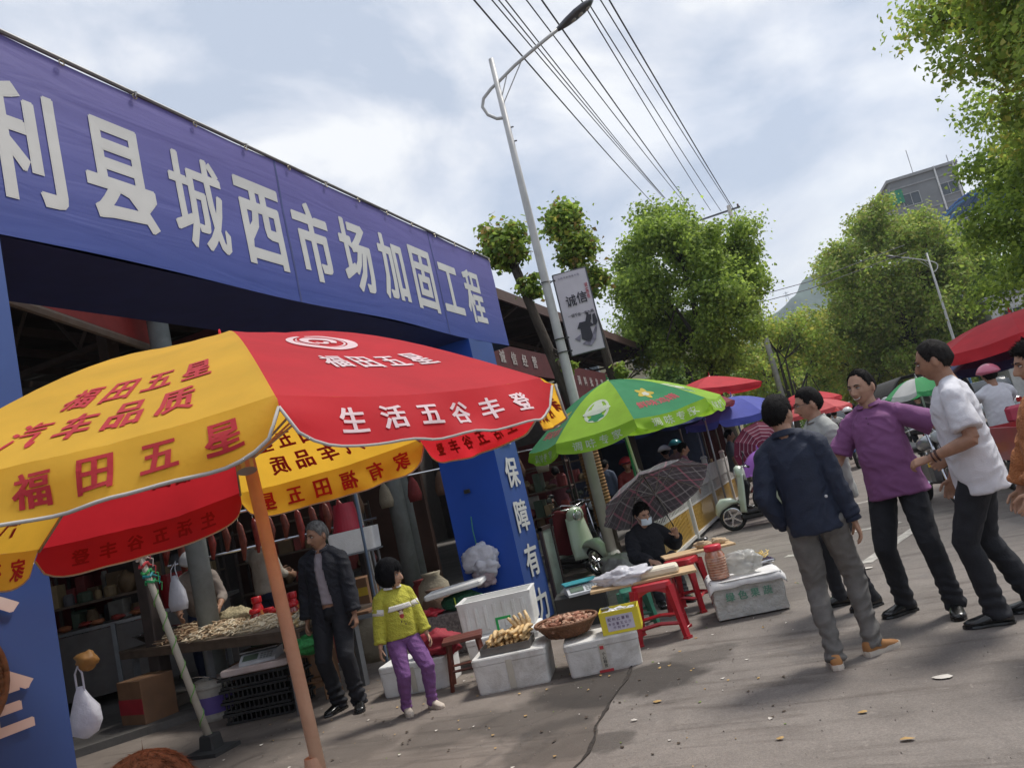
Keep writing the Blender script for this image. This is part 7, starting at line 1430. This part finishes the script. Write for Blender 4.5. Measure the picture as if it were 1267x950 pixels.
# leaning pole wound with green string in its dark foot
lp = empty('leaning_pole', (-5.19,4.98,0), label='white bamboo pole wound with green string, leaning left from a dark foot', cat='pole'); P0, P1 = Vector((0,0,.08)), Vector((-.34,-.20,2.15))
MB().tube([P0, P0.lerp(P1,.5), P1], [.030,.028,.022], 12).build('shaft', mat('pale_bamboo',(.50,.46,.38),.7,var=.12,bump=.2), lp, smooth=True); d_ = (P1-P0).normalized(); u_ = d_.orthogonal().normalized(); v_ = d_.cross(u_)
MB().tube([P0.lerp(P1,.02+.60*k/90)+(u_*math.cos(k*.42)+v_*math.sin(k*.42))*.032 for k in range(91)], .0045, 4).build('string', mat('lime_string',(.18,.40,.10),.7), lp)
for k, (c_, q) in enumerate((((.03,.35,.12),.66),((.02,.30,.33),.685),((.05,.38,.10),.70),((.55,.05,.06),.73),((.62,.55,.50),.76),((.50,.04,.10),.79),((.60,.45,.35),.83))):
    mb = MB(); c = P0.lerp(P1,q); mb.tube([c+(u_*math.cos(a)+v_*math.sin(a))*(.034+.006*math.sin(a*5+k))+d_*.012*math.sin(a*2+k) for a in [i*6.2832/16 for i in range(17)]], .012, 5); mb.tube([c+u_*.03, c+u_*.08-d_*.04+v_*.03, c+u_*.06-d_*.10], [.008,.005,.003], 4); mb.build('ribbon', mat('ribbon_%d' % k, c_, .6), lp)
mb = MB(); mb.box((0,0,.07),(.16,.14,.14),bev=.012,taper=.85); mb.box((.02,-.02,.015),(.34,.28,.03)); mb.build('foot', mat('dark_rubber_foot',(.035,.035,.035),.8), lp)
# dim clutter in the hall: shelves with boxes, barrels
clut = np.random.default_rng(77)
cm_ = [mat('clutter_%d' % i, c, .7, var=.2, dirt=.3) for i, c in enumerate(((.20,.03,.03),(.16,.10,.05),(.28,.20,.10),(.10,.10,.11),(.30,.28,.25),(.05,.08,.05),(.30,.06,.05),(.12,.05,.03)))]
for (sx, sy, rz, w_, lab) in ((-8.3,10.6,.35,2.2,'dim shelf stacked with boxes in the hall behind the girl'),(-10.4,9.2,.5,2.4,'dim shelf of red and brown wares behind the second butcher'),(-9.6,7.6,.6,2.0,'dark shelf of wares behind the hanging meat'),(-6.0,14.6,.1,2.2,'crowded shelf of red wares behind the blue pillar'),(-6.4,17.5,.0,2.4,'crowded shelf of wares deep in the hall, right of the blue pillar'),(-9.2,5.2,.9,2.2,'dark shelf of wares at the far left of the hall')):
    s = empty('shelf_rack', (sx,sy,.08), rz, label=lab, cat='shelf')
    for x in (-w_/2, w_/2):
        for y in (-.2,.2): MB().box((x,y,.9),(.04,.04,1.8)).build('upright', M_steel, s)
    for z in (.25,.75,1.25,1.75): MB().box((0,0,z),(w_,.45,.03)).build('board', M_wd, s)
    for z in (.265,.765,1.265):
        x = -w_/2+.1
        while x < w_/2-.15:
            q = clut.uniform(.10,.28); h_ = clut.uniform(.12,.40); k = clut.integers(0,3); m = cm_[clut.integers(0,8)]; mb = MB()
            if k == 0: mb.box((x+q/2,clut.uniform(-.05,.05),z+h_/2),(q*.9,.34,h_),bev=.008)
            elif k == 1: mb.lathe([(q*.38,0),(q*.42,.02),(q*.42,h_*.8),(q*.3,h_*.95),(q*.3,h_)], c=(x+q/2,0,z), n=12)
            else: crumple(mb, (x+q/2,0,z+h_*.35), (q*.5,.15,h_*.4), int(clut.integers(1,999)), n=14, k=9, amp=.35)
            mb.build('ware', m, s, smooth=(k==2)); x += q

# more stock packed into the shade: sacks, hanging bags, crates
M_sk = [mat('sack_cream',(.30,.26,.19),.9,bump=.5,bscale=30), mat('sack_red',(.20,.03,.03),.9,bump=.5,bscale=30), mat('sack_green',(.05,.12,.06),.9,bump=.5,bscale=30), mat('sack_brown',(.14,.08,.05),.9,bump=.5,bscale=30)]
for i, (x, y, r_, h_, lab) in enumerate(((-5.3,7.6,.22,.5,'cream sack standing on the pavement behind the table'),(-5.75,7.5,.20,.42,'red sack beside the cream one behind the table'),(-6.2,8.2,.24,.55,'brown sack below the hanging meat'),(-4.95,8.6,.22,.45,'green sack behind the metal stand'),(-5.3,9.2,.24,.6,'cream sack near the thick grey post'),(-5.7,9.6,.22,.5,'brown sack next to the thick grey post'),(-7.6,8.6,.26,.6,'red sack under the steel rail'))):
    mb = MB(); mb.rings([((0,0,.0),(r_*.9,0,0),(0,r_*.75,0),.8),((0,0,h_*.3),(r_,0,0),(0,r_*.85,0),.9),((0.01,0,h_*.75),(r_*.85,0,0),(0,r_*.75,0),1),((0,.01,h_*.92),(r_*.45,0,0),(0,r_*.4,0)),((0,0,h_),(r_*.55,0,0),(0,r_*.5,0))], 26); o = mb.build('sack', M_sk[i % 4] if i != 4 else M_sk[0], loc=(x,y,.076 if y > 7.6 else 0), smooth=True, label=lab, cat='sack'); wrinkle(o.data, .015, i*3+1)
for i in range(9):
    x, y = -6.9+.30*i, 9.4+.35*i; mb = MB(); mb.rings([((0,0,.30),(.02,0,0),(0,.012,0)),((0,0,.20),(.08,0,0),(0,.05,0)),((0,0,.02),(.12,0,0),(0,.08,0)),((0,0,-.08),(.10,0,0),(0,.06,0))], 16); mb.build('hanging_pack', [M_sk[1],M_sk[3],M_sk[0]][i % 3], loc=(x,y,1.75), smooth=True, label='hanging bag of goods in a row deep under the market roof', cat='bag', group='bags hanging in a row deep in the hall')
rl2 = empty('hanging_rail', (0,0,0), label='thin rail carrying a row of bags deep under the market roof', cat='rail'); MB().tube([(-7.2,9.05,2.08),(-4.4,12.3,2.08)], .015, 6).build('rail', M_chr, rl2)
for k, (x, y, lab) in enumerate(((-4.85,9.5,'low wooden crate of red fruit on the pavement left of the pillar'),(-5.35,10.1,'low wooden crate of green vegetables behind the fruit crate'),(-4.75,10.6,'low wooden crate of brown roots by the pavement edge'))):
    r = empty('wooden_crate', (x,y,.076), D2R(20), label=lab, cat='crate', group='low wooden produce crates')
    for c, s in (((0,-.2,.06),(.5,.015,.05)),((0,-.2,.14),(.5,.015,.05)),((0,.2,.06),(.5,.015,.05)),((0,.2,.14),(.5,.015,.05)),((.25,0,.06),(.015,.4,.05)),((.25,0,.14),(.015,.4,.05)),((-.25,0,.06),(.015,.4,.05)),((-.25,0,.14),(.015,.4,.05))): MB().box(c, s).build('slat', M_wd, r)
    m_ = (mat('fruit_red',(.45,.05,.03),.35), mat('leaf_veg',(.08,.25,.06),.6), mat('root_brown',(.28,.17,.09),.8))[k]; fme = MB().ball((0,0,0), .045, 10, 7).mesh('piece', m_, smooth=True)
    for i in range(34): inst('piece', fme, (rr_.uniform(-.2,.2), rr_.uniform(-.15,.15), .13+rr_.uniform(0,.06)), r, scale=(rr_.uniform(.8,1.2),)*3)
# ------------------------------------------------------------------ people
K_navy = mat('navy_jacket', (.010,.017,.040), .75, var=.15, vscale=12, bump=.35, bscale=120, sheen=.0); K_grey = mat('grey_jeans', (.145,.138,.130), .85, var=.2, vscale=14, bump=.4, bscale=200); K_pur = mat('purple_polo', (.215,.075,.200), .8, var=.08, vscale=10, bump=.35, bscale=200)
K_blk = mat('black_trousers', (.010,.011,.016), .8, var=.2, vscale=10, bump=.25, bscale=120); K_wht = mat('white_tshirt', (.66,.66,.70), .85, var=.04, vscale=8, bump=.3, bscale=160); K_org = mat('orange_sweater', (.42,.16,.060), .95, var=.12, vscale=30, bump=.8, bscale=90)
K_yel = mat('yellow_sweater', (.46,.44,.055), .95, var=.1, vscale=25, bump=.7, bscale=110); K_vio = mat('violet_corduroy', (.19,.08,.24), .9, var=.12, vscale=20, bump=.5, bscale=160); K_lea = mat('black_leather', (.012,.012,.012), .25, spec=.6); K_tan = mat('tan_suede', (.36,.17,.06), .8, var=.2); K_sole = mat('cream_sole', (.55,.49,.42), .7)
K_shirt = mat('pale_grey_shirt', (.36,.37,.35), .8, var=.06, bump=.3, bscale=150); K_jkt = mat('old_black_jacket', (.010,.011,.018), .8, var=.2, bump=.3, bscale=90); K_inner = mat('pale_inner_shirt', (.34,.30,.33), .8)
K_cream = mat('cream_sneaker', (.55,.48,.40), .7, dirt=.3); K_vend = mat('black_wool', (.008,.009,.014), .9, bump=.6, bscale=120); K_red = mat('dark_red_top', (.20,.02,.025), .8)
BLK = (.010,.009,.009)
SK = (.42,.245,.165); SKd = (.34,.185,.118)
# man in the navy jacket, seen from behind
def navy_extra(root, J):
    mb = MB(); 
    for sg in (1,-1): 
        w, e = J['wr']['L' if sg > 0 else 'R'], J['el']['L' if sg > 0 else 'R']; c = w.lerp(e, .12); mb = MB(); mb.tube([w.lerp(e,.03), w.lerp(e,.16)], [.052,.046], 14); J['part'](mb, 'cuff', K_navy, smooth=True)
    mb = MB(); mb.ball(J['TP'](.10)+Vector((-.13,.135,0)), (.010,.006,.010), 8, 6); J['part'](mb, 'logo_dot', mat('tag_white',(.6,.6,.6),.5))
human('man in a navy jacket and grey jeans seen from behind, in tan sneakers', (-.23,5.27,0), D2R(176), 1.72,
    dict(slim=.92, hip=(.01,0,.945), lean=(.0,.06), feet={'L':(.10,.10,.08,.15),'R':(-.12,-.10,.08,-.75)}, hands={'L':(.20,-.06,.88),'R':(-.23,-.02,.80)}, elbow={'L':(.6,1,0),'R':(-.2,1,0)}, palm={'L':(-1,.2,0),'R':(1,.2,0)}, head=(-.42,.10,.06), hdir={'L':(-.6,-.5,-.5)}),
    dict(mat=K_navy, sleeve=1.84, hem=-.12, loose=.018, amp=.012, cuff=True, name='jacket', collar=True, collar_r=.068), dict(mat=K_grey, loose=.012, stack=.009, amp=.010), dict(mat=K_tan, sole=K_sole, sole_h=.036), SK, ('short',BLK), 1.0, 1, 3, extra=navy_extra)
# man in the purple polo
def belt(J, m, z=.045):
    mb = MB(); mb.rings([(J['TP'](z-.016), J['sr']*.172, J['sb']*.125, .9), (J['TP'](z+.016), J['sr']*.172, J['sb']*.125, .9)], 24, cap=False); J['part'](mb, 'belt', m)
def purple_extra(root, J):
    mb = MB(); [mb.ball(J['TP'](z)+Vector((.0,-.138,0)), (.006,.004,.006), 8, 5) for z in (.40,.44)]; J['part'](mb, 'button', mat('button_dark',(.08,.02,.06),.3))
    mb = MB()
human('smiling man in a purple polo shirt and black trousers, facing the others', (.30,6.20,0), D2R(-20), 1.79,
    dict(slim=.94, smile=1, hip=(.02,0,.95), lean=(-.03,-.05), feet={'L':(.20,-.10,.08,.25),'R':(-.15,.02,.08,-.65)}, hands={'L':(.42,-.05,1.02),'R':(-.34,-.26,1.04)}, elbow={'L':(.9,.9,.2),'R':(-.3,1,-.3)}, palm={'L':(-.3,-.6,-.2),'R':(.8,0,.4)}, head=(-.30,.0,.02), curl=(.7,.6), hdir={'L':(-.9,-.1,-.4)}),
    dict(mat=K_pur, sleeve=.80, hem=-.13, loose=.018, sloose=.022, amp=.012, collar=True, collar_r=.070), dict(mat=K_blk, loose=.018, stack=.007, hemw=.068), dict(mat=K_lea), SK, ('receding',BLK), 1.18, 1, 5, extra=purple_extra)
# tall man in the white t-shirt
def white_extra(root, J):
    w, e = J['wr']['L'], J['el']['L']; mb = MB(); d = (e-w).normalized(); u = d.orthogonal().normalized(); v = d.cross(u); c = w+d*.045
    mb.tube([c+(u*math.cos(a)+v*math.sin(a))*.033 for a in [i*6.2832/20 for i in range(21)]], .007, 6); J['part'](mb, 'bracelet', mat('dark_beads',(.06,.02,.015),.3), smooth=True); c = w+d*.020
    mb = MB(); mb.tube([c+(u*math.cos(a)+v*math.sin(a))*.031 for a in [i*6.2832/20 for i in range(21)]], .005, 6); J['part'](mb, 'bracelet', mat('dark_beads',(.06,.02,.015),.3), smooth=True)
human('tall man in a white t-shirt and black trousers, standing in profile', (.78,5.72,0), D2R(-97), 1.84,
    dict(slim=.92, hip=(0,.0,.95), lean=(.045,0), feet={'L':(.09,-.12,.08,.1),'R':(-.12,.10,.08,-.1)}, hands={'L':(.22,-.22,1.04),'R':(-.23,-.14,.86)}, elbow={'L':(.3,1,-.25),'R':(-.2,1,0)}, palm={'L':(-.5,-.2,-.8),'R':(1,.1,0)}, head=(-.12,.10,0), curl=(.75,.6), thumb={'L':(0,-.3,1),'R':(0,-1,0)}, hdir={'L':(-.15,-.95,-.1)}),
    dict(mat=K_wht, sleeve=.78, hem=-.17, loose=.018, sloose=.020, amp=.012, flare=.05), dict(mat=K_blk, loose=.020, stack=.008, hemw=.07), dict(mat=K_lea), SKd, ('receding',(.018,.016,.015)), 1.04, 1, 7, extra=white_extra)
# man with glasses behind the navy jacket
human('man with glasses and a pale grey shirt, half hidden behind the navy jacket', (-.09,6.72,0), D2R(-62), 1.77,
    dict(feet={'L':(.12,-.02,.08,.1),'R':(-.16,-.12,.08,-.3)}, head=(-.25,.03,0), hands={'L':(.25,-.05,.82),'R':(-.24,-.16,.86)}), dict(mat=K_shirt, sleeve=1.9, hem=-.12, loose=.02, collar=True, collar_r=.066), dict(mat=K_blk), dict(mat=K_lea), SK, ('short',BLK), 1.05, 2, 9, glasses=True)
# person in the orange sweater cut by the right edge
human('person in a fuzzy orange sweater cut off by the right edge', (1.08,5.0,0), D2R(-84), 1.66,
    dict(lean=(-.07,0), hands={'L':(.26,-.30,.84),'R':(-.28,-.20,.80)}, head=(.0,.05,0), elbow={'L':(.5,.2,0),'R':(-.5,.4,0)}), dict(mat=K_org, sleeve=1.86, hem=-.08, loose=.036, amp=.013, cuff=True, name='sweater'), dict(mat=K_blk), dict(mat=K_lea), (.42,.24,.17), ('tied',BLK), 1.1, 1, 11)
# old man in an open black jacket
human('old man with short grey hair in an open black jacket, watching from the stall', (-4.33,5.70,0), D2R(12), 1.64,
    dict(hip=(0,.02,.945), lean=(.05,.03), feet={'L':(.13,-.06,.08,.35),'R':(-.10,.02,.08,-.35)}, hands={'L':(.25,-.06,.80),'R':(-.26,.0,.80)}, head=(-.50,.08,0), curl=(.9,.8), elbow={'L':(.5,1,0),'R':(-.5,1,0)}),
    [dict(mat=K_inner, sleeve=.7, hem=-.02, loose=.004, collar=True, collar_r=.062, amp=.006), dict(mat=K_jkt, sleeve=1.9, hem=-.22, loose=.026, amp=.012, open=((-.025,.085),(-.035,.035)), name='jacket', cuff=True, collar=True, collar_r=.072)], dict(mat=K_blk, loose=.022, stack=.012, hemw=.07), dict(mat=K_lea), SKd, ('short',(.16,.155,.15)), .98, 1, 13)
# little girl
def girl_extra(root, J):
    TP = J['TP']; white = mat('white_knit',(.66,.64,.60),.9,bump=.5,bscale=110)
    mb = MB(); mb.sheet(lambda u, v: TP(.27+.06*v)+Vector(((u-.5)*.30*(1-.15*v), -.139-.020*(1-(2*u-1)**2)-.006, 0)), 12, 3, thick=.004); J['part'](mb, 'chest_stripe', white, smooth=True)
    for s_ in 'LR':
        a, e = J['sh'][s_], J['el'][s_]; mb = MB(); mb.tube([a.lerp(e,.42), a.lerp(e,.66)], [.083,.082], 20); J['part'](mb, 'sleeve_stripe', white, smooth=True)
    # small abstract brown, red and white woven patch on the front
    for k,(x,z,rx,rz,c) in enumerate(((.0,.27,.040,.030,(.10,.04,.02)),(.0,.235,.028,.026,(.55,.42,.33)),(.0,.19,.034,.030,(.35,.04,.04)),(-.015,.145,.014,.024,(.08,.05,.04)),(.02,.145,.014,.024,(.08,.05,.04)),(-.03,.11,.016,.012,(.25,.22,.05)),(.03,.10,.016,.012,(.25,.22,.05)))):
        mb = MB(); c0 = TP(z)+Vector((x,-.163,0)); mb.add([c0]+[c0+Vector((rx*math.cos(a),0.004*math.cos(a)**2,rz*math.sin(a))) for a in [i*6.2832/14 for i in range(14)]], [(0,i+1,(i+1)%14+1) for i in range(14)]); J['part'](mb, 'woven_patch', mat('patch_%d' % k, c, .9))
human('little girl with black bobbed hair in a yellow sweater and violet trousers', (-3.47,5.38,0), D2R(50), 1.19,
    dict(headscale=1.42, hip=(0,0,.90), feet={'L':(.17,-.10,.08,.25),'R':(-.10,.04,.08,-.15)}, hands={'L':(.27,-.12,.80),'R':(-.30,-.06,.76)}, head=(.75,.0,0), elbow={'L':(.4,1,0),'R':(-.5,1,0)}, lean=(-.02,0)),
    dict(mat=K_yel, sleeve=1.84, hem=-.10, loose=.028, amp=.008, name='sweater', cuff=True, collar=True, collar_r=.095, cmat=mat('white_collar',(.66,.66,.64),.8)), dict(mat=K_vio, loose=.030, stack=.006, hemw=.062, amp=.008), dict(mat=K_cream, sole=K_cream, sole_h=.03), (.50,.30,.20), ('bob',(.008,.008,.010)), 1.1, 1, 17, extra=girl_extra)
# seated vendor with mask, holding the tartan umbrella
vx = (-2.10,8.35,0); vrz = D2R(30)
Rl = Matrix.Rotation(-vrz, 3, 'Z'); hl = Rl @ (UH-TA*.06-Vector(vx)); hl2 = (hl.x/.92, hl.y/.92, hl.z/.92)
human('seated vendor in black with a pale face mask, holding up the tartan umbrella', vx, vrz, 1.61,
    dict(hip=(0,.06,.36), lean=(.16,0), feet={'L':(.14,-.46,.08,.1),'R':(-.14,-.44,.08,-.1)}, knee={'L':(.15,-1,1),'R':(-.15,-1,1)}, hands={'L':tuple(Vector(hl2)+Vector((.0,.03,-.05))),'R':(-.12,-.38,.50)}, elbow={'L':(.9,.2,-1),'R':(-.6,.4,-.4)}, palm={'L':(-.4,-1,0),'R':(.3,0,-1)}, hdir={'L':(-.3,-.2,1)}, thumb={'L':(-1,0,.3),'R':(0,-1,0)}, head=(.25,.28,0), curl=(1.1,.5)),
    dict(mat=K_vend, sleeve=1.86, hem=-.10, loose=.030, amp=.012), dict(mat=K_blk, loose=.02), dict(mat=K_lea), (.42,.23,.16), ('tied',BLK), 1.12, 1, 19, mask=True)
wood_stool('low dark stool under the seated vendor', (-2.12,8.42), D2R(30), .24, .28, .26, M_wd)
# butchers in the shade
def helmet(label, m, root, J, peak=True, vis=True):
    mb = MB(); head_mesh(mb, J['HM'], 32, 22, fn=lambda th, ph: (lambda p: (p.normalized()*.142 if p.z > .012 else p*.80))(head_pt(th, ph, 0, 0))); o = J['part'](mb, 'helmet', m, smooth=True)
    if peak: mb = MB(); mb.sheet(lambda u, v: J['HM'] @ Vector(((u-.5)*.17, -.125-.07*v*math.sin(math.pi*u), .045-.01*v)), 10, 4, thick=.006); J['part'](mb, 'peak', M_blk, smooth=True)
H_w = mat('helmet_white',(.62,.62,.62),.25,coat=.6); H_t = mat('helmet_teal',(.03,.25,.28),.25,coat=.6); H_p = mat('helmet_pink',(.58,.14,.22),.3,coat=.5); H_g = mat('helmet_grey',(.30,.31,.33),.3,coat=.5)
human('butcher in a white cap and grey shirt bending behind the table, left one', (-7.02,6.95,.08), D2R(40), 1.68, dict(lean=(.55,0), hands={'L':(.22,-.50,.95),'R':(-.20,-.52,.95)}, head=(0,.5,0)), dict(mat=mat('taupe_shirt',(.25,.21,.18),.85), sleeve=1.5), dict(mat=mat('navy_apron',(.02,.03,.07),.7)), dict(mat=K_lea), SKd, ('short',BLK), 1.1, 2, 21, extra=lambda r, J: helmet('', H_w, r, J, False))
human('butcher in a cream shirt and blue jeans standing back turned behind the meat rail', (-6.75,7.75,.08), D2R(170), 1.72, dict(head=(.1,.3,0), hands={'L':(.10,-.32,1.1),'R':(-.10,-.32,1.05)}), dict(mat=mat('cream_shirt',(.40,.36,.30),.85), sleeve=1.5, hem=-.05), dict(mat=mat('dark_jeans',(.02,.03,.07),.8)), dict(mat=K_lea), SKd, ('short',BLK), 1.1, 2, 23)
# hidden person behind the left pillar: only the hand, sleeve and carrier bag come into view
hr = human('person hidden behind the left blue pillar, holding out a white carrier bag', (-4.85,3.12,0), D2R(75), 1.62, dict(hands={'L':(.16,-.42,1.03),'R':(-.22,-.40,.98)}, palm={'L':(-1,0,0),'R':(1,0,0)}, curl=(1.2,1.2)), dict(mat=mat('pale_blue_top',(.30,.38,.48),.8), sleeve=1.7), dict(mat=K_blk), dict(mat=K_lea), SK, ('tied',BLK), 1.0, 2, 25)
cb = empty('carrier_bag', (-4.31,3.26,.80), label='knotted white carrier bag hanging from the hand behind the left pillar', cat='plastic bag'); mb = MB(); mb.rings([((0,0,.17),(.02,0,0),(0,.014,0)),((.0,0,.12),(.05,0,0),(0,.035,0)),((.01,0,.04),(.10,0,0),(0,.06,0)),((0,0,-.04),(.125,0,0),(0,.075,0)),((-.02,0,-.10),(.09,0,0),(0,.06,0)),((-.02,0,-.125),(.03,0,0),(0,.02,0))], 22); o = mb.build('bag', M_pbag, cb, smooth=True); wrinkle(o.data, .010, 3)
MB().tube([(-.03,0,.13),(-.03,0,.24),(0,0,.28),(.03,0,.24),(.03,0,.13)], .006, 5).build('handle', M_pbag, cb); mb = MB(); crumple(mb, (0,0,0), (.07,.05,.05), 171, n=14, k=9, amp=.5); mb.build('bun', mat('bun_orange',(.30,.14,.03),.6), loc=(-4.28,3.30,1.10), smooth=True, label='golden snack held in the hand behind the left pillar', cat='food')
# top of a child's reddish hair at the bottom edge
human('child seen only as reddish brown hair at the bottom left edge', (-1.42,1.17,0), D2R(170), 1.145, dict(headscale=1.40, hip=(0,0,.90)), dict(mat=K_red, sleeve=1.5), dict(mat=K_blk), dict(mat=K_cream), (.5,.3,.2), ('bob',(.15,.055,.028)), 1.0, 1, 27)
# rider on the tricycle with a pink helmet, and far riders and shoppers
human('rider in a pink helmet and white t-shirt seated on the red tricycle, back turned', (2.02,11.45,.38), D2R(190), 1.72, dict(hip=(0,0,.52), feet={'L':(.2,-.45,.10,0),'R':(-.2,-.45,.10,0)}, knee={'L':(.3,-1,1),'R':(-.3,-1,1)}, hands={'L':(.34,-.48,.78),'R':(-.34,-.48,.78)}), dict(mat=K_wht, sleeve=.8), dict(mat=K_blk), dict(mat=K_lea), SKd, ('short',BLK), 1.15, 2, 31, extra=lambda r, J: helmet('', H_p, r, J))
far = [((-3.45,13.6,0),20,(.22,.03,.03),K_blk,('tied',BLK),None,'shopper in a dark coat with a bright red cap, behind the rope-wrapped trunk','cap'),
 ((-3.15,15.8,0),200,(.02,.02,.03),K_blk,('short',BLK),H_w,'stall keeper in black with a white helmet under the navy umbrella',None),
 ((-2.85,15.3,0),150,(.30,.18,.17),K_blk,('short',BLK),H_t,'shopper with a teal helmet and pinkish top under the navy umbrella',None),
 ((-2.62,14.3,0),120,(.30,.10,.14),K_blk,('short',BLK),None,'shopper in a pink patterned top bending behind the white fence',None),
 ((-2.0,16.9,0),90,(.12,.13,.14),K_blk,('short',BLK),None,'man in a grey shirt standing behind the fence under the blue umbrella',None),
 ((-1.35,18.2,0),190,(.35,.30,.28),K_blk,('tied',BLK),None,'woman in a pale top among the stalls behind the web umbrella',None),
 ((-1.9,19.6,0),160,(.28,.05,.05),K_blk,('short',BLK),None,'shopper in a dark red top deep among the stalls',None),
 ((-.9,17.2,0),210,(.05,.05,.06),K_blk,('tied',BLK),None,'vendor in black beside the web umbrella',None),
 ((.25,26.5,0),180,(.50,.50,.48),K_blk,('short',BLK),None,'man in a white shirt walking far down the road under the coral umbrella',None),
 ((.75,24.8,0),170,(.28,.26,.24),K_blk,('short',BLK),None,'person in a beige jacket far down the road, right of the coral umbrella',None),
 ((.1,31,0),180,(.45,.30,.28),K_blk,('tied',BLK),None,'woman in a pink top far down the road',None),
 ((.9,33,0),0,(.06,.06,.10),K_blk,('short',BLK),None,'man in dark clothes walking towards us far down the road',None),
 ((3.3,12.6,0),170,(.16,.10,.08),K_blk,('tied',BLK),None,'woman in brown under the large red umbrella at the right',None),
 ((4.0,15.5,0),140,(.05,.05,.07),K_blk,('short',BLK),None,'man in black behind the stalls at the right edge',None),
 ((-5.6,15.9,.08),200,(.10,.02,.03),K_blk,('short',BLK),None,'stall keeper in maroon in the dark hall right of the pillar',None),
 ((-4.9,17.2,.08),170,(.06,.08,.12),K_blk,('short',BLK),None,'shopper in dark blue in the hall right of the pillar',None)]
for i, (loc, rz, c, bot, hs, hel, lab, kind) in enumerate(far):
    ex = (lambda r, J, hel=hel: helmet('', hel, r, J)) if hel else ((lambda r, J: helmet('', mat('cap_red',(.50,.04,.05),.7), r, J)) if kind == 'cap' else None)
    a = .25*((i*37) % 5-2)*.4
    human(lab, loc, D2R(rz), 1.62+.03*((i*7) % 5), dict(hands={'L':(.24,-.22-.05*(i%3),.95+.05*(i%4)),'R':(-.25,-.10,.82)}, feet={'L':(.11,-.12*(i%2),.08,.1),'R':(-.11,.14*(i%2),.08,-.1)}, lean=(.05+.1*(i%3 == 0),0), head=(a,.15,0)), dict(mat=mat('top_%d' % i, c, .8), sleeve=1.9 if i % 2 else .8), dict(mat=bot), dict(mat=K_lea), SKd, hs, 1.0+.04*(i%4), 3, 40+i, face=False, extra=ex)
for (loc, c, hel, lab) in (((1.35,19.75,.30),(.28,.05,.06),H_g,'helmeted rider in red on the far black motorcycle'),((.55,22.6,.30),(.03,.03,.04),H_w,'helmeted rider in black on the far blue motorcycle'),((1.75,17.6,.30),(.02,.02,.02),M_blk,'dark rider with a black helmet below the small white and green umbrella')):
    human(lab, loc, D2R(180), 1.70, dict(hip=(0,0,.55), feet={'L':(.2,-.35,.08,0),'R':(-.2,-.35,.08,0)}, knee={'L':(.3,-1,1),'R':(-.3,-1,1)}, hands={'L':(.30,-.48,.85),'R':(-.30,-.48,.85)}), dict(mat=mat('rider_%d' % int(c[0]*100), c, .8), sleeve=1.9), dict(mat=K_blk), dict(mat=K_lea), SKd, ('short',BLK), 1.05, 3, 60, face=False, extra=lambda r, J, hel=hel: helmet('', hel, r, J))
motorcycle('dark motorcycle under the rider with the black helmet', (1.75,17.45,0), D2R(-93), M_blk)
MB().lathe([(.001,.14),(.05,.135),(.10,.10),(.125,.04),(.12,-.02),(.10,-.03)], n=24).build('helmet', H_w, loc=(-4.25,12.35,.86), smooth=True, label='white helmet resting on a seat behind the first scooter', cat='helmet')
motorcycle('dark motorcycle carrying the white helmet, between the scooter and the rope-wrapped trunk', (-4.3,12.3,0), D2R(-50), M_blk)
# ------------------------------------------------------------------ thin summer haze over the whole street
hzm = bpy.data.materials.new('haze_air'); hzm.use_nodes = True; t = hzm.node_tree; t.nodes.clear(); o_ = t.nodes.new('ShaderNodeOutputMaterial'); v_ = t.nodes.new('ShaderNodeVolumePrincipled')
v_.inputs['Color'].default_value = (.80,.90,1,1); v_.inputs['Density'].default_value = .00045; v_.inputs['Anisotropy'].default_value = .2; t.links.new(v_.outputs[0], o_.inputs['Volume'])
MB().box((0,0,72),(3200,3200,146)).build('haze', hzm, kind='stuff')
